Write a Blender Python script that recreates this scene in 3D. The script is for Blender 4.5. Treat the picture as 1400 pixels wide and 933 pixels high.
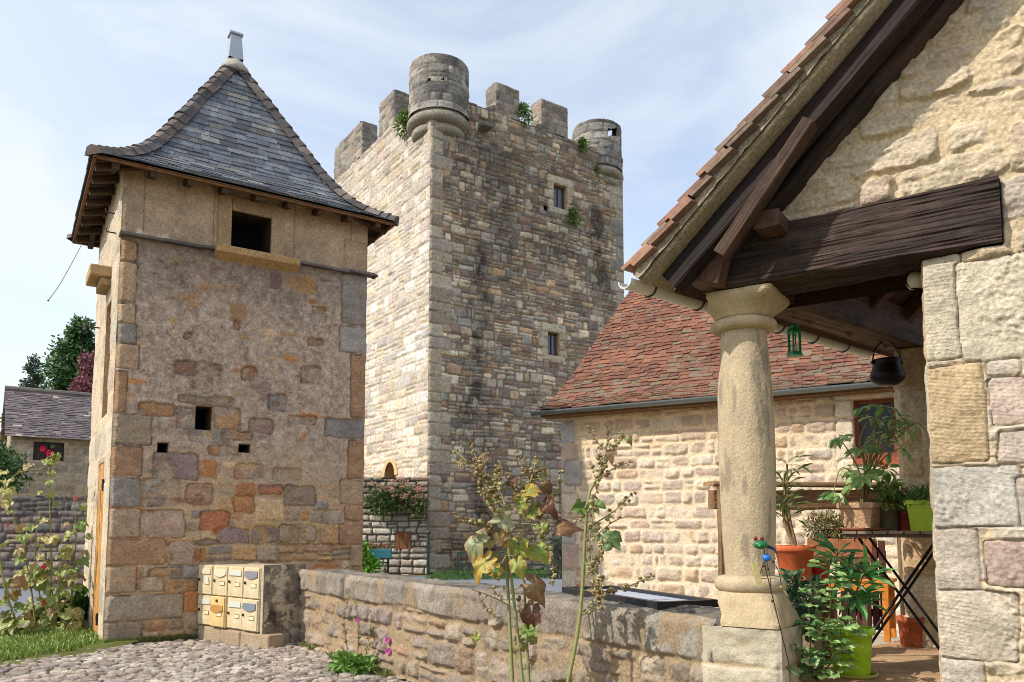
import bpy, math, random
import numpy as np
from mathutils import Vector

for o in list(bpy.data.objects):
    bpy.data.objects.remove(o, do_unlink=True)
SC = bpy.context.scene
COLL = SC.collection
R = math.radians

# ------------------------------------------------------------ camera
CAMZ, FPX, PCX, PCY, PITCH = 1.3, 1070.0, 700.0, 630.0, R(5.0)
cd = bpy.data.cameras.new('camera')
cam = bpy.data.objects.new('camera', cd)
COLL.objects.link(cam)
cam.location = (0, 0, CAMZ)
cam.rotation_euler = (R(90) + PITCH, 0, 0)
cd.sensor_width = 36.0
cd.lens = 36.0 * FPX / 1400.0
cd.shift_y = (PCY - 466.5) / 1400.0
cd.clip_start = 0.05
cd.clip_end = 4000
SC.camera = cam

# ------------------------------------------------------------ world and sun
SUN_AZ = math.atan2(-0.91, -0.41)          # clockwise from +Y
SUN_EL = R(43)
w = bpy.data.worlds.new('World')
SC.world = w
w.use_nodes = True
nt = w.node_tree
nt.nodes.clear()
N = nt.nodes.new
L = nt.links.new
out = N('ShaderNodeOutputWorld')
bg = N('ShaderNodeBackground')
bg.inputs[1].default_value = 0.15
sky = N('ShaderNodeTexSky')
sky.sky_type = 'NISHITA'
sky.sun_disc = False
sky.sun_elevation = SUN_EL
sky.sun_rotation = SUN_AZ % (2 * math.pi)
sky.air_density = 1.0
sky.dust_density = 1.2
tc = N('ShaderNodeTexCoord')
mp = N('ShaderNodeMapping')
mp.inputs['Scale'].default_value = (1.0, 1.0, 1.7)
mp.inputs['Location'].default_value = (0.35, 0.1, 0.25)
L(tc.outputs['Generated'], mp.inputs['Vector'])
nz = N('ShaderNodeTexNoise')
nz.inputs['Scale'].default_value = 1.7
nz.inputs['Detail'].default_value = 9
nz.inputs['Roughness'].default_value = 0.55
nz.inputs['Distortion'].default_value = 0.7
L(mp.outputs[0], nz.inputs['Vector'])
rp = N('ShaderNodeValToRGB')
rp.color_ramp.elements[0].position = 0.42
rp.color_ramp.elements[0].color = (0.22, 0.22, 0.22, 1)
rp.color_ramp.elements[1].position = 0.63
rp.color_ramp.elements[1].color = (0.93, 0.93, 0.93, 1)
L(nz.outputs[0], rp.inputs[0])
# thin veil of cloud, thickest towards the sun side of the sky
sep = N('ShaderNodeSeparateXYZ')
L(tc.outputs['Generated'], sep.inputs[0])
mr = N('ShaderNodeMapRange')
mr.inputs[1].default_value = 0.15
mr.inputs[2].default_value = -0.62
mr.inputs[3].default_value = 0.0
mr.inputs[4].default_value = 0.7
L(sep.outputs[0], mr.inputs[0])
mx1 = N('ShaderNodeMath')
mx1.operation = 'MAXIMUM'
L(rp.outputs[0], mx1.inputs[0])
L(mr.outputs[0], mx1.inputs[1])
mix = N('ShaderNodeMix')
mix.data_type = 'RGBA'
L(mx1.outputs[0], mix.inputs[0])
hue = N('ShaderNodeHueSaturation')
hue.inputs['Saturation'].default_value = 0.8
hue.inputs['Value'].default_value = 1.35
L(sky.outputs[0], hue.inputs['Color'])
L(hue.outputs[0], mix.inputs[6])
mix.inputs[7].default_value = (4.65, 5.0, 5.3, 1)
L(mix.outputs[2], bg.inputs[0])
L(bg.outputs[0], out.inputs[0])

sd = bpy.data.lights.new('sun', 'SUN')
sd.energy = 3.4
sd.angle = R(0.5)
sd.color = (1.0, 0.94, 0.85)
so = bpy.data.objects.new('sun', sd)
COLL.objects.link(so)
SUND = Vector((math.sin(SUN_AZ) * math.cos(SUN_EL), math.cos(SUN_AZ) * math.cos(SUN_EL), math.sin(SUN_EL)))
so.rotation_euler = SUND.to_track_quat('Z', 'Y').to_euler()
so.location = (-20, -5, 30)

SC.view_settings.view_transform = 'Standard'
SC.view_settings.look = 'None'
SC.view_settings.exposure = 0.42
SC.view_settings.gamma = 1.0
SC.render.engine = 'CYCLES'
SC.cycles.max_bounces = 6
SC.cycles.filter_width = 0.95

# ------------------------------------------------------------ measuring helpers
def A3(*v):
    return np.array(v, dtype=float)

def ray(x, y):
    u = (x - PCX) / FPX
    v = (PCY - y) / FPX
    c, s = math.cos(PITCH), math.sin(PITCH)
    return A3(u, c - v * s, s + v * c)

CAM = A3(0, 0, CAMZ)

def on_z(x, y, z):
    d = ray(x, y)
    return CAM + d * ((z - CAMZ) / d[2])

def on_pl(x, y, p, n):
    d = ray(x, y)
    return CAM + d * (np.dot(p - CAM, n) / np.dot(d, n))

def at(x, y, Y):
    d = ray(x, y)
    return CAM + d * (Y / d[1])

def proj(p):
    q = np.array(p, dtype=float) - CAM
    c, s = math.cos(PITCH), math.sin(PITCH)
    f = q[1] * c + q[2] * s
    v = -q[1] * s + q[2] * c
    return (round(PCX + FPX * q[0] / f, 1), round(PCY - FPX * v / f, 1))

def unit(v):
    v = np.array(v, dtype=float)
    return v / np.linalg.norm(v)

UP = A3(0, 0, 1)

def lin(c):
    c = np.array(c, dtype=float) / 255.0
    return np.where(c <= 0.04045, c / 12.92, ((c + 0.055) / 1.055) ** 2.4)

# ------------------------------------------------------------ noise
def h01(*a):
    h = np.zeros(np.broadcast(*a).shape, dtype=np.uint32) + np.uint32(2166136261)
    for k in a:
        k = (np.asarray(k).astype(np.int64) & 0xffffffff).astype(np.uint32)
        h = (h ^ k) * np.uint32(16777619)
        h ^= h >> np.uint32(15)
        h = h * np.uint32(2246822519)
        h ^= h >> np.uint32(13)
    return (h & np.uint32(0xffffff)).astype(float) / float(0x1000000)

np.seterr(over='ignore')

def vnoise(x, y, seed):
    x = np.asarray(x, float)
    y = np.asarray(y, float)
    ix = np.floor(x).astype(np.int64)
    iy = np.floor(y).astype(np.int64)
    fx = x - ix
    fy = y - iy
    fx = fx * fx * (3 - 2 * fx)
    fy = fy * fy * (3 - 2 * fy)
    a = h01(ix, iy, seed)
    b = h01(ix + 1, iy, seed)
    c = h01(ix, iy + 1, seed)
    d = h01(ix + 1, iy + 1, seed)
    return ((a * (1 - fx) + b * fx) * (1 - fy) + (c * (1 - fx) + d * fx) * fy) * 2 - 1

def fbm(x, y, seed, octv=4, gain=0.5):
    t = 0
    a = 1.0
    s = 0
    for k in range(octv):
        t = t + a * vnoise(x * 2 ** k + 17.3 * k, y * 2 ** k - 9.1 * k, seed + k * 7)
        s += a
        a *= gain
    return t / s

def facet(x, y, seed):
    """chipped-stone relief: tilted flats that meet in sharp arrises"""
    x = x + .35 * fbm(x * .9, y * .9, seed + 90, 2); y = y + .35 * fbm(x * .9 + 7, y * .9, seed + 91, 2)
    ix = np.floor(x).astype(np.int64); iy = np.floor(y).astype(np.int64)
    best = np.full(x.shape, -9.0)
    for a in (-1, 0, 1):
        for b in (-1, 0, 1):
            cx, cy = ix + a, iy + b
            dx = x - cx - h01(cx, cy, seed); dy = y - cy - h01(cx, cy, seed + 1)
            v = .55 * h01(cx, cy, seed + 2) - .9 * np.hypot(dx, dy) + (h01(cx, cy, seed + 3) - .5) * dx + (h01(cx, cy, seed + 4) - .5) * dy
            best = np.maximum(best, v)
    return best

def sst(a, b, x):
    t = np.clip((x - a) / (b - a), 0, 1)
    return t * t * (3 - 2 * t)

# ------------------------------------------------------------ objects
def tag(o, label=None, cat=None, group=None, kind=None):
    if label: o['label'] = label
    if cat: o['category'] = cat
    if group: o['group'] = group
    if kind: o['kind'] = kind
    return o

def thing(name, loc, label, cat, group=None):
    o = bpy.data.objects.new(name, None)
    o.empty_display_size = 0.1
    o.location = tuple(float(v) for v in loc)
    COLL.objects.link(o)
    return tag(o, label, cat, group)

def root_loc(o):
    while o.parent:
        o = o.parent
    return np.array(o.location, dtype=float)

class MB:
    """collects vertices, faces and vertex colours; build() links ONE mesh"""
    def __init__(s):
        s.v = []; s.f = []; s.c = []; s.n = 0

    def add(s, v, faces, col=(0.5, 0.5, 0.5)):
        v = np.asarray(v, float).reshape(-1, 3)
        c = np.asarray(col, float)
        if c.ndim == 1:
            c = np.tile(c[:3], (len(v), 1))
        s.v.append(v); s.c.append(c)
        if isinstance(faces, np.ndarray):
            faces = [faces]
        by = {}
        for f in faces:
            f = np.asarray(f)
            if f.ndim == 1:
                f = f[None, :]
            by.setdefault(f.shape[1], []).append(f)
        for k in by:
            s.f.append(np.concatenate(by[k]).astype(np.int64) + s.n)
        s.n += len(v)

    def box(s, c, ax, ay, az, col=(0.5, 0.5, 0.5)):
        c, ax, ay, az = (np.asarray(q, float) for q in (c, ax, ay, az))
        if np.dot(np.cross(ax, ay), az) < 0:
            ax = -ax
        v = [c + i * ax + j * ay + k * az for k in (-1, 1) for j in (-1, 1) for i in (-1, 1)]
        f = np.array([[0, 2, 3, 1], [4, 5, 7, 6], [0, 1, 5, 4], [2, 6, 7, 3], [0, 4, 6, 2], [1, 3, 7, 5]])
        s.add(v, f, col)

    def bar(s, p0, p1, up, w, h, col):
        p0 = np.asarray(p0, float); p1 = np.asarray(p1, float)
        d = p1 - p0
        u = unit(d)
        up = np.asarray(up, float)
        z = unit(up - u * np.dot(up, u))
        x = np.cross(u, z)
        s.box((p0 + p1) / 2, d / 2, x * w / 2, z * h / 2, col)

    def tube(s, path, rad, col, n=6, cap=True):
        P = np.asarray(path, float)
        m = len(P)
        rad = np.broadcast_to(np.asarray(rad, float), (m,))
        t = np.gradient(P, axis=0)
        t /= np.linalg.norm(t, axis=1)[:, None] + 1e-9
        ref = A3(0, 0, 1) if abs(t[0][2]) < 0.8 else A3(1, 0, 0)
        a = np.cross(t, ref)
        a /= np.linalg.norm(a, axis=1)[:, None] + 1e-9
        b = np.cross(t, a)
        th = np.arange(n) * 2 * math.pi / n
        v = P[:, None, :] + rad[:, None, None] * (np.cos(th)[None, :, None] * a[:, None, :] + np.sin(th)[None, :, None] * b[:, None, :])
        f = []
        i = np.arange(m - 1)[:, None] * n
        j = np.arange(n)[None, :]
        j2 = (j + 1) % n
        f.append(np.stack([i + j, i + n + j, i + n + j2, i + j2], -1).reshape(-1, 4)[:, ::-1])
        if cap:
            f.append(np.arange(n)[None, :])
            f.append((np.arange(n)[::-1] + (m - 1) * n)[None, :])
        col = np.asarray(col, float)
        if col.ndim == 2:
            col = np.repeat(col, n, axis=0)
        s.add(v.reshape(-1, 3), f, col)

    def lathe(s, base, prof, col, n=24, squash=(1, 1), axis=None, cap=True):
        """prof: list of (radius, height)"""
        base = np.asarray(base, float)
        pr = np.asarray(prof, float)
        m = len(pr)
        th = np.arange(n) * 2 * math.pi / n
        v = np.zeros((m, n, 3))
        v[:, :, 0] = pr[:, 0][:, None] * np.cos(th) * squash[0]
        v[:, :, 1] = pr[:, 0][:, None] * np.sin(th) * squash[1]
        v[:, :, 2] = pr[:, 1][:, None]
        v = v.reshape(-1, 3) + base
        i = np.arange(m - 1)[:, None] * n
        j = np.arange(n)[None, :]
        j2 = (j + 1) % n
        f = [np.stack([i + j, i + j2, i + n + j2, i + n + j], -1).reshape(-1, 4)]
        if cap:
            if pr[0, 0] > 1e-4: f.append(np.arange(n)[::-1][None, :])
            if pr[-1, 0] > 1e-4: f.append((np.arange(n) + (m - 1) * n)[None, :])
        s.add(v, f, col)

    def ball(s, c, r, col, n=8, sq=(1, 1, 1)):
        th = np.linspace(-math.pi / 2, math.pi / 2, n // 2 + 2)
        pr = [(max(1e-4, math.cos(t)) * r, math.sin(t) * r * sq[2]) for t in th]
        s.lathe(c, pr, col, n, (sq[0], sq[1]), cap=False)

    def grid(s, P, col, keep=None):
        """P: (nt, ns, 3)"""
        ntt, ns = P.shape[:2]
        i = np.arange(ntt - 1)[:, None] * ns
        j = np.arange(ns - 1)[None, :]
        f = np.stack([i + j, i + j + 1, i + ns + j + 1, i + ns + j], -1).reshape(-1, 4)
        if keep is not None:
            f = f[keep.reshape(-1)]
        col = np.asarray(col, float)
        if col.ndim == 3:
            col = col.reshape(-1, 3)
        s.add(P.reshape(-1, 3), f, col)

    def leaves(s, pos, dr, nm, ln, wd, col, fold=0.25, droop=0.15):
        pos = np.asarray(pos, float); n = len(pos)
        if n == 0: return
        dr = np.asarray(dr, float); dr = dr / (np.linalg.norm(dr, axis=1)[:, None] + 1e-9)
        nm = np.asarray(nm, float)
        sd_ = np.cross(dr, nm); sd_ /= np.linalg.norm(sd_, axis=1)[:, None] + 1e-9
        nm = np.cross(sd_, dr)
        ln = np.broadcast_to(np.asarray(ln, float), (n,))[:, None]
        wd = np.broadcast_to(np.asarray(wd, float), (n,))[:, None]
        T = [(0, 0, 0), (0.35, 0.5, fold), (0.45, 0, 0.02), (0.35, -0.5, fold), (0.75, 0.36, fold * 0.7 - droop * 0.5), (0.75, -0.36, fold * 0.7 - droop * 0.5), (1, 0, -droop)]
        v = np.stack([pos + dr * ln * a + sd_ * wd * b + nm * (wd * c if c > 0 else ln * c) for a, b, c in T], 1)
        F = np.array([[0, 2, 1], [0, 3, 2], [1, 2, 4], [2, 3, 5], [2, 6, 4], [2, 5, 6]])
        f = (np.arange(n)[:, None, None] * 7 + F[None]).reshape(-1, 3)
        col = np.asarray(col, float)
        if col.ndim == 1: col = np.tile(col, (n, 1))
        s.add(v.reshape(-1, 3), f, np.repeat(col, 7, axis=0))

    def build(s, name, mat, parent=None, smooth=False, base=None, bevel=0):
        V = np.concatenate(s.v); C = np.concatenate(s.c)
        if parent is not None:
            off = root_loc(parent)
        elif base is not None:
            off = np.asarray(base, float)
        else:
            mn, mxx = V.min(0), V.max(0)
            off = A3((mn[0] + mxx[0]) / 2, (mn[1] + mxx[1]) / 2, mn[2])
        V = V - off
        me = bpy.data.meshes.new(name)
        me.vertices.add(len(V))
        me.vertices.foreach_set('co', V.astype(np.float32).ravel())
        loops = np.concatenate([f.ravel() for f in s.f])
        tot = np.concatenate([np.full(len(f), f.shape[1]) for f in s.f])
        st = np.concatenate([[0], np.cumsum(tot)[:-1]])
        me.loops.add(len(loops))
        me.loops.foreach_set('vertex_index', loops.astype(np.int32))
        me.polygons.add(len(tot))
        me.polygons.foreach_set('loop_start', st.astype(np.int32))
        at_ = me.attributes.new('Col', 'FLOAT_COLOR', 'POINT')
        at_.data.foreach_set('color', np.concatenate([C, np.ones((len(C), 1))], 1).astype(np.float32).ravel())
        me.update(calc_edges=True)
        me.polygons.foreach_set('use_smooth', np.full(len(tot), bool(smooth)))
        me.validate()
        me.materials.append(mat)
        o = bpy.data.objects.new(name, me)
        COLL.objects.link(o)
        if parent is not None:
            o.parent = parent
        else:
            o.location = off
        if bevel:
            b = o.modifiers.new('bevel', 'BEVEL')
            b.width = bevel; b.segments = 2; b.limit_method = 'ANGLE'
            b.harden_normals = False
        return o

# ------------------------------------------------------------ materials
def material(name, rough=0.9, nscale=30, namt=0.25, bump=0.3, bdist=0.01, spec=0.3, metal=0.0, stretch=(1, 1, 1), nscale2=4, namt2=0.15, trans=0.0, emis=None):
    m = bpy.data.materials.new(name)
    m.use_nodes = True
    t = m.node_tree
    t.nodes.clear()
    o = t.nodes.new('ShaderNodeOutputMaterial')
    p = t.nodes.new('ShaderNodeBsdfPrincipled')
    a = t.nodes.new('ShaderNodeAttribute'); a.attribute_name = 'Col'
    tcn = t.nodes.new('ShaderNodeTexCoord')
    mpn = t.nodes.new('ShaderNodeMapping'); mpn.inputs['Scale'].default_value = stretch
    t.links.new(tcn.outputs['Object'], mpn.inputs['Vector'])
    cur = a.outputs['Color']
    last = None
    for sc, am in ((nscale, namt), (nscale2, namt2)):
        if am <= 0: continue
        n = t.nodes.new('ShaderNodeTexNoise')
        n.inputs['Scale'].default_value = sc; n.inputs['Detail'].default_value = 6; n.inputs['Roughness'].default_value = 0.65
        t.links.new(mpn.outputs[0], n.inputs['Vector'])
        r = t.nodes.new('ShaderNodeMapRange')
        r.inputs[1].default_value = 0.25; r.inputs[2].default_value = 0.75
        r.inputs[3].default_value = 1 - am; r.inputs[4].default_value = 1 + am
        r.clamp = False
        t.links.new(n.outputs[0], r.inputs[0])
        x = t.nodes.new('ShaderNodeVectorMath'); x.operation = 'SCALE'
        t.links.new(cur, x.inputs[0]); t.links.new(r.outputs[0], x.inputs['Scale'])
        cur = x.outputs[0]
        if last is None: last = n
    t.links.new(cur, p.inputs['Base Color'])
    p.inputs['Roughness'].default_value = rough
    p.inputs['Metallic'].default_value = metal
    p.inputs['Specular IOR Level'].default_value = spec
    if bump > 0 and last is not None:
        b = t.nodes.new('ShaderNodeBump')
        b.inputs['Strength'].default_value = bump; b.inputs['Distance'].default_value = bdist
        t.links.new(last.outputs[0], b.inputs['Height'])
        t.links.new(b.outputs[0], p.inputs['Normal'])
    sh = p.outputs[0]
    if trans > 0:
        tr = t.nodes.new('ShaderNodeBsdfTranslucent')
        t.links.new(cur, tr.inputs['Color'])
        ms = t.nodes.new('ShaderNodeMixShader'); ms.inputs[0].default_value = trans
        t.links.new(sh, ms.inputs[1]); t.links.new(tr.outputs[0], ms.inputs[2])
        sh = ms.outputs[0]
    t.links.new(sh, o.inputs['Surface'])
    return m

M_STONE = material('rough stone', 0.95, 55, 0.42, 0.9, 0.012, 0.15, nscale2=5, namt2=0.12)
M_TOWER = material('tower stone', 0.95, 13, 0.42, 0.8, 0.04, 0.15, nscale2=1.2, namt2=0.12)
M_PLAST = material('stone and render', 0.95, 42, 0.48, 0.9, 0.015, 0.12, nscale2=7, namt2=0.16)
M_FINE = material('smooth stone', 0.92, 110, 0.26, 0.9, 0.006, 0.15, nscale2=9, namt2=0.12)
M_WOOD = material('old wood', 0.75, 14, 0.4, 0.4, 0.006, 0.25, nscale2=60, namt2=0.2)
M_TILE = material('clay tile', 0.88, 26, 0.35, 0.3, 0.006, 0.25, nscale2=1.6, namt2=0.3)
M_SLATE = material('slate', 0.6, 22, 0.4, 0.35, 0.006, 0.4, nscale2=2.2, namt2=0.3)
M_METAL = material('metal', 0.45, 20, 0.12, 0.1, 0.002, 0.5, 0.7, nscale2=3, namt2=0.1)
M_PAINT = material('painted metal', 0.4, 25, 0.07, 0.05, 0.001, 0.5, 0.0, nscale2=3, namt2=0.06)
M_BOX = material('enamelled box', 0.45, 60, 0.10, 0.08, 0.001, 0.45, nscale2=7, namt2=0.22)
M_PLASTIC = material('plastic', 0.42, 40, 0.10, 0.05, 0.001, 0.45, nscale2=7, namt2=0.16)
M_CLAY = material('terracotta', 0.85, 22, 0.26, 0.2, 0.002, 0.25, nscale2=6, namt2=0.26)
M_LEAF = material('leaf', 0.45, 25, 0.2, 0.0, 0, 0.5, nscale2=3, namt2=0.12, trans=0.28)
M_DRY = material('dry stalk', 0.85, 60, 0.25, 0.2, 0.002, 0.2, nscale2=4, namt2=0.1, trans=0.1)
M_GROUND = material('earth', 0.97, 22, 0.3, 0.6, 0.02, 0.1, nscale2=2, namt2=0.2)
M_ROAD = material('asphalt', 0.9, 80, 0.25, 0.4, 0.006, 0.25, nscale2=0.8, namt2=0.12)
M_GLASS = material('dark glass', 0.06, 3, 0.2, 0.0, 0, 0.8, nscale2=1, namt2=0.1)
M_PANE = material('window pane', 0.22, 3, 0.2, 0.0, 0, 0.25, nscale2=1, namt2=0.1)
M_DARK = material('dark interior', 0.95, 8, 0.2, 0.0, 0, 0.05)

# ------------------------------------------------------------ masonry
def masonry(S, T, W, H, seed, band=(.25, .4), cw=(.25, .6), p2=.4, p3=.1, pv=.3, warp=.04, wf=1.5, cr=.03, irr=.012, irf=9):
    rng = np.random.RandomState(seed)
    S2 = S + warp * fbm(S * wf, T * wf, seed + 11, 3)
    T2 = T + warp * 0.7 * fbm(S * wf + 40, T * wf, seed + 12, 3)
    ed = [-0.6]
    while ed[-1] < H + 0.6:
        ed.append(ed[-1] + rng.uniform(*band))
    ed = np.array(ed)
    bi = np.clip(np.searchsorted(ed, T2) - 1, 0, len(ed) - 2)
    x0 = np.zeros(S.shape); x1 = np.ones(S.shape); cell = np.zeros(S.shape, np.int64)
    for b in range(len(ed) - 1):
        ce = [-0.8 - rng.uniform(0, cw[1])]
        while ce[-1] < W + 0.8:
            ce.append(ce[-1] + rng.uniform(*cw))
        ce = np.array(ce)
        m = bi == b
        if not m.any(): continue
        j = np.clip(np.searchsorted(ce, S2[m]) - 1, 0, len(ce) - 2)
        x0[m] = ce[j]; x1[m] = ce[j + 1]; cell[m] = b * 1000 + j
    y0 = ed[bi]; y1 = ed[bi + 1]
    f = (T2 - y0) / (y1 - y0)
    r = h01(cell, seed, 1)
    a = 0.36 + 0.28 * h01(cell, seed, 2)
    a1 = 0.27 + 0.12 * h01(cell, seed, 3)
    a2 = 0.6 + 0.12 * h01(cell, seed, 4)
    is3 = r < p3
    is2 = (r < p3 + p2) & ~is3
    k = np.where(is3, (f > a1).astype(int) + (f > a2), np.where(is2, (f > a).astype(int), 0))
    lo = np.where(is3, np.choose(k, [0 * f, a1, a2]), np.where(is2, np.where(k == 1, a, 0), 0))
    hi = np.where(is3, np.choose(k, [a1, a2, 0 * f + 1]), np.where(is2, np.where(k == 1, 1, a), 1))
    ny0 = y0 + lo * (y1 - y0); ny1 = y0 + hi * (y1 - y0)
    sub = cell * 8 + k
    sv = h01(sub, seed, 5) < pv
    bp = x0 + (x1 - x0) * (0.34 + 0.32 * h01(sub, seed, 6))
    kk = (S2 > bp) & sv
    nx0 = np.where(kk, bp, x0); nx1 = np.where(sv & ~kk, bp, x1)
    sid = sub * 2 + kk
    hx = (nx1 - nx0) / 2; hy = (ny1 - ny0) / 2
    px = S2 - (nx0 + hx); py = T2 - (ny0 + hy)
    rr = np.minimum(np.minimum(hx, hy) * 0.8, cr * (0.6 + 0.9 * h01(sid, seed, 7)))
    qx = np.abs(px) - (hx - rr); qy = np.abs(py) - (hy - rr)
    d = -(np.hypot(np.maximum(qx, 0), np.maximum(qy, 0)) + np.minimum(np.maximum(qx, qy), 0) - rr)
    d = d + irr * fbm(S * irf, T * irf, seed + 21, 3)
    return sid, d, px / hx, py / hy

def pal_pick(sid, seed, pal, wts=None, jit=0.13, ds=.28):
    pal = np.array([lin(c) for c in pal])
    wts = np.ones(len(pal)) if wts is None else np.array(wts, float)
    cum = np.cumsum(wts) / wts.sum()
    idx = np.clip(np.searchsorted(cum, h01(sid, seed, 31)), 0, len(pal) - 1)
    c = pal[idx]
    j = 1 + jit * (h01(sid, seed, 32) * 2 - 1)
    t = 0.05 * (h01(sid, seed, 33) * 2 - 1)
    c = c * j[..., None]
    c[..., 0] *= 1 + t
    c[..., 2] *= 1 - t
    return desat(c, ds)

def desat(c, k):
    l = (c * A3(.25, .6, .15)).sum(-1)[..., None]
    return c + (l - c) * k

def mixc(a, b, m):
    return a + (b - a) * np.asarray(m)[..., None]

def rect_d(S, T, x0, x1, y0, y1, r, seed, irr):
    hx, hy = (x1 - x0) / 2, (y1 - y0) / 2
    r = min(r, hx * .8, hy * .8)
    qx = np.abs(S - (x0 + hx)) - (hx - r); qy = np.abs(T - (y0 + hy)) - (hy - r)
    d = -(np.hypot(np.maximum(qx, 0), np.maximum(qy, 0)) + np.minimum(np.maximum(qx, qy), 0) - r)
    return d + irr * fbm(S * 9, T * 9, seed, 3)

def rubble(S, T, W, H, seed, pal, wts, mortar, joint=.012, relief=.03, rough=.008, tilt=.01, flush=None, jit=.13, hew=0.0, hf=9, blend=0.0, bl=.03, ds=.28, **kw):
    """heights and colours of a rubble face; flush = height of the pointing (may vary)"""
    sid, d, lx, ly = masonry(S, T, W, H, seed, **kw)
    m = sst(joint * 0.3, joint * 1.6, d)
    top = relief * (0.45 + 0.75 * h01(sid, seed, 41))
    bulge = 1 - np.exp(-np.maximum(d, 0) / bl)
    hs = top * (0.55 + 0.45 * bulge) + tilt * (lx * (h01(sid, seed, 42) * 2 - 1) + ly * (h01(sid, seed, 43) * 2 - 1)) + rough * fbm(S * 14, T * 14, seed + 51, 4, .6)
    if hew: hs = hs + hew * (facet(S * hf * .55, T * hf * 1.5, seed + 60) + .35 * facet(S * hf * 1.3, T * hf * 3.2, seed + 65) + .35)
    mo = 0.3 * rough * fbm(S * 25, T * 25, seed + 52, 3)
    if flush is not None:
        mo = mo + flush
    c = pal_pick(sid, seed, pal, wts, jit, ds)
    c = c * (1 + 0.22 * fbm(S * 22, T * 22, seed + 53, 4, .6))[..., None]
    mc = lin(mortar) * (1 + 0.12 * fbm(S * 12, T * 12, seed + 54, 4))[..., None]
    if blend: c = mixc(c, mc, blend)
    h = mo * (1 - m) + hs * m
    if flush is not None:
        e = hs - mo
        m = m * sst(-0.002, 0.006, e)
        h = np.where(m > 0, np.maximum(h, mo), mo)
    return h, mixc(mc, c, m), m, sid

def spots(h, c, S, T, rects, seed, joint=.010, rough=.006, mute=0.0, ds=.25, rad=.06, lump=.024, over=None, hew=0.0):
    """explicit stones: (x0,x1,y0,y1,col,height)"""
    for k, (x0, x1, y0, y1, col, ht) in enumerate(rects):
        reg = (S > x0 - .05) & (S < x1 + .05) & (T > y0 - .05) & (T < y1 + .05)
        if not reg.any(): continue
        s_, t_ = S[reg], T[reg]
        q_ = x0 < -.02 or x1 > S.max() + .02
        d = rect_d(s_, t_, x0, x1, y0, y1, .03 if q_ else rad, seed + k, .012 if rad > .04 else .006)
        d = d + (min(.010, lump) if q_ else lump) * fbm(s_ * 4 + k, t_ * 4, seed + k + 2, 3)
        m = sst(0, joint, d)
        if over is not None and not q_:
            ov = over + (.18 if t_.mean() < 1.75 else -.12)
            m = m * (1 - .92 * sst(ov, ov + .16, fbm(s_ * 5 + k, t_ * 5, seed + 77, 5, .6)))
        hs = ht * (0.7 + 0.3 * (1 - np.exp(-np.maximum(d, 0) / .02))) + rough * fbm(s_ * 13, t_ * 13, seed + k + 5, 4, .6)
        if hew: hs = hs + hew * (facet(s_ * 9, t_ * 13, seed + 60 + k) + .35)
        cc = desat(mixc(lin(col), lin((150, 132, 114)), mute), ds) * (1 + .3 * fbm(s_ * 7 + k, t_ * 7, seed + k + 9, 5, .65))[..., None]
        pre = sst(-joint * 1.2, 0, d)
        hh = h[reg] * (1 - pre * .9)
        h[reg] = hh * (1 - m) + hs * m
        c[reg] = mixc(c[reg] * (1 - .12 * pre * (1 - m))[..., None], cc, m)
    return h, c

def coords(Ln, step, cuts=()):
    n = max(2, int(round(Ln / step)) + 1)
    a = np.linspace(0, Ln, n)
    for q in cuts:
        if 0 < q < Ln:
            a[np.argmin(np.abs(a - q))] = q
    return np.unique(a)

def wall(name, parent, O, u, n, W, H, ss, st, fn, mat, holes=(), keep=None, lock=(True, True), ejit=0.0, v=UP, base=None, kind=None):
    """displaced stone face; holes = (s0,s1,t0,t1) rectangles"""
    O, u, n, v = (np.asarray(q, float) for q in (O, u, n, v))
    cs, ct = [], []
    for q in holes:
        cs += [q[0], q[1]]; ct += [q[2], q[3]]
    s = ss if isinstance(ss, np.ndarray) else coords(W, ss, cs)
    t = st if isinstance(st, np.ndarray) else coords(H, st, ct)
    S, T = np.meshgrid(s, t)
    h, c = fn(S, T)[:2]
    if lock[0]: h = h * sst(-0.001, .05, S)
    if lock[1]: h = h * sst(-0.001, .05, W - S)
    for q in holes:
        inside = (S >= q[0] - 1e-6) & (S <= q[1] + 1e-6) & (T >= q[2] - 1e-6) & (T <= q[3] + 1e-6)
        h = np.where(inside, 0, h)
    P = O + S[..., None] * u + T[..., None] * v + h[..., None] * n
    if ejit:
        e = ejit * fbm(T * 3, T * 0 + 3, 77, 3)
        P = P - (e * np.exp(-S / .06))[..., None] * n * .7 + (e * np.exp(-S / .06))[..., None] * u * .7
    Sc = (S[1:, 1:] + S[:-1, :-1]) / 2; Tc = (T[1:, 1:] + T[:-1, :-1]) / 2
    K = np.ones(Sc.shape, bool)
    for q in holes:
        K &= ~((Sc > q[0]) & (Sc < q[1]) & (Tc > q[2]) & (Tc < q[3]))
    if keep is not None: K &= keep(Sc, Tc)
    mb = MB()
    mb.grid(P, np.clip(c, 0.005, 0.95), K)
    o = mb.build(name, mat, parent, True, base)
    if kind: o['kind'] = kind
    return o

def reveal(mb, O, u, n, rect, depth, col, back=(0.01, 0.01, 0.01)):
    """the inside of an opening, sides and back"""
    s0, s1, t0, t1 = rect
    p = lambda s, t, k: O + u * s + UP * t - n * k
    q = [(s0, t0), (s1, t0), (s1, t1), (s0, t1)]
    for i in range(4):
        a, b = q[i], q[(i + 1) % 4]
        mb.add([p(*a, -.004), p(*b, -.004), p(*b, depth), p(*a, depth)], np.array([[0, 1, 2, 3]]), col)
    if back is not None:
        mb.add([p(s0, t0, depth), p(s1, t0, depth), p(s1, t1, depth), p(s0, t1, depth)], np.array([[0, 1, 2, 3]]), back)

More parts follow.
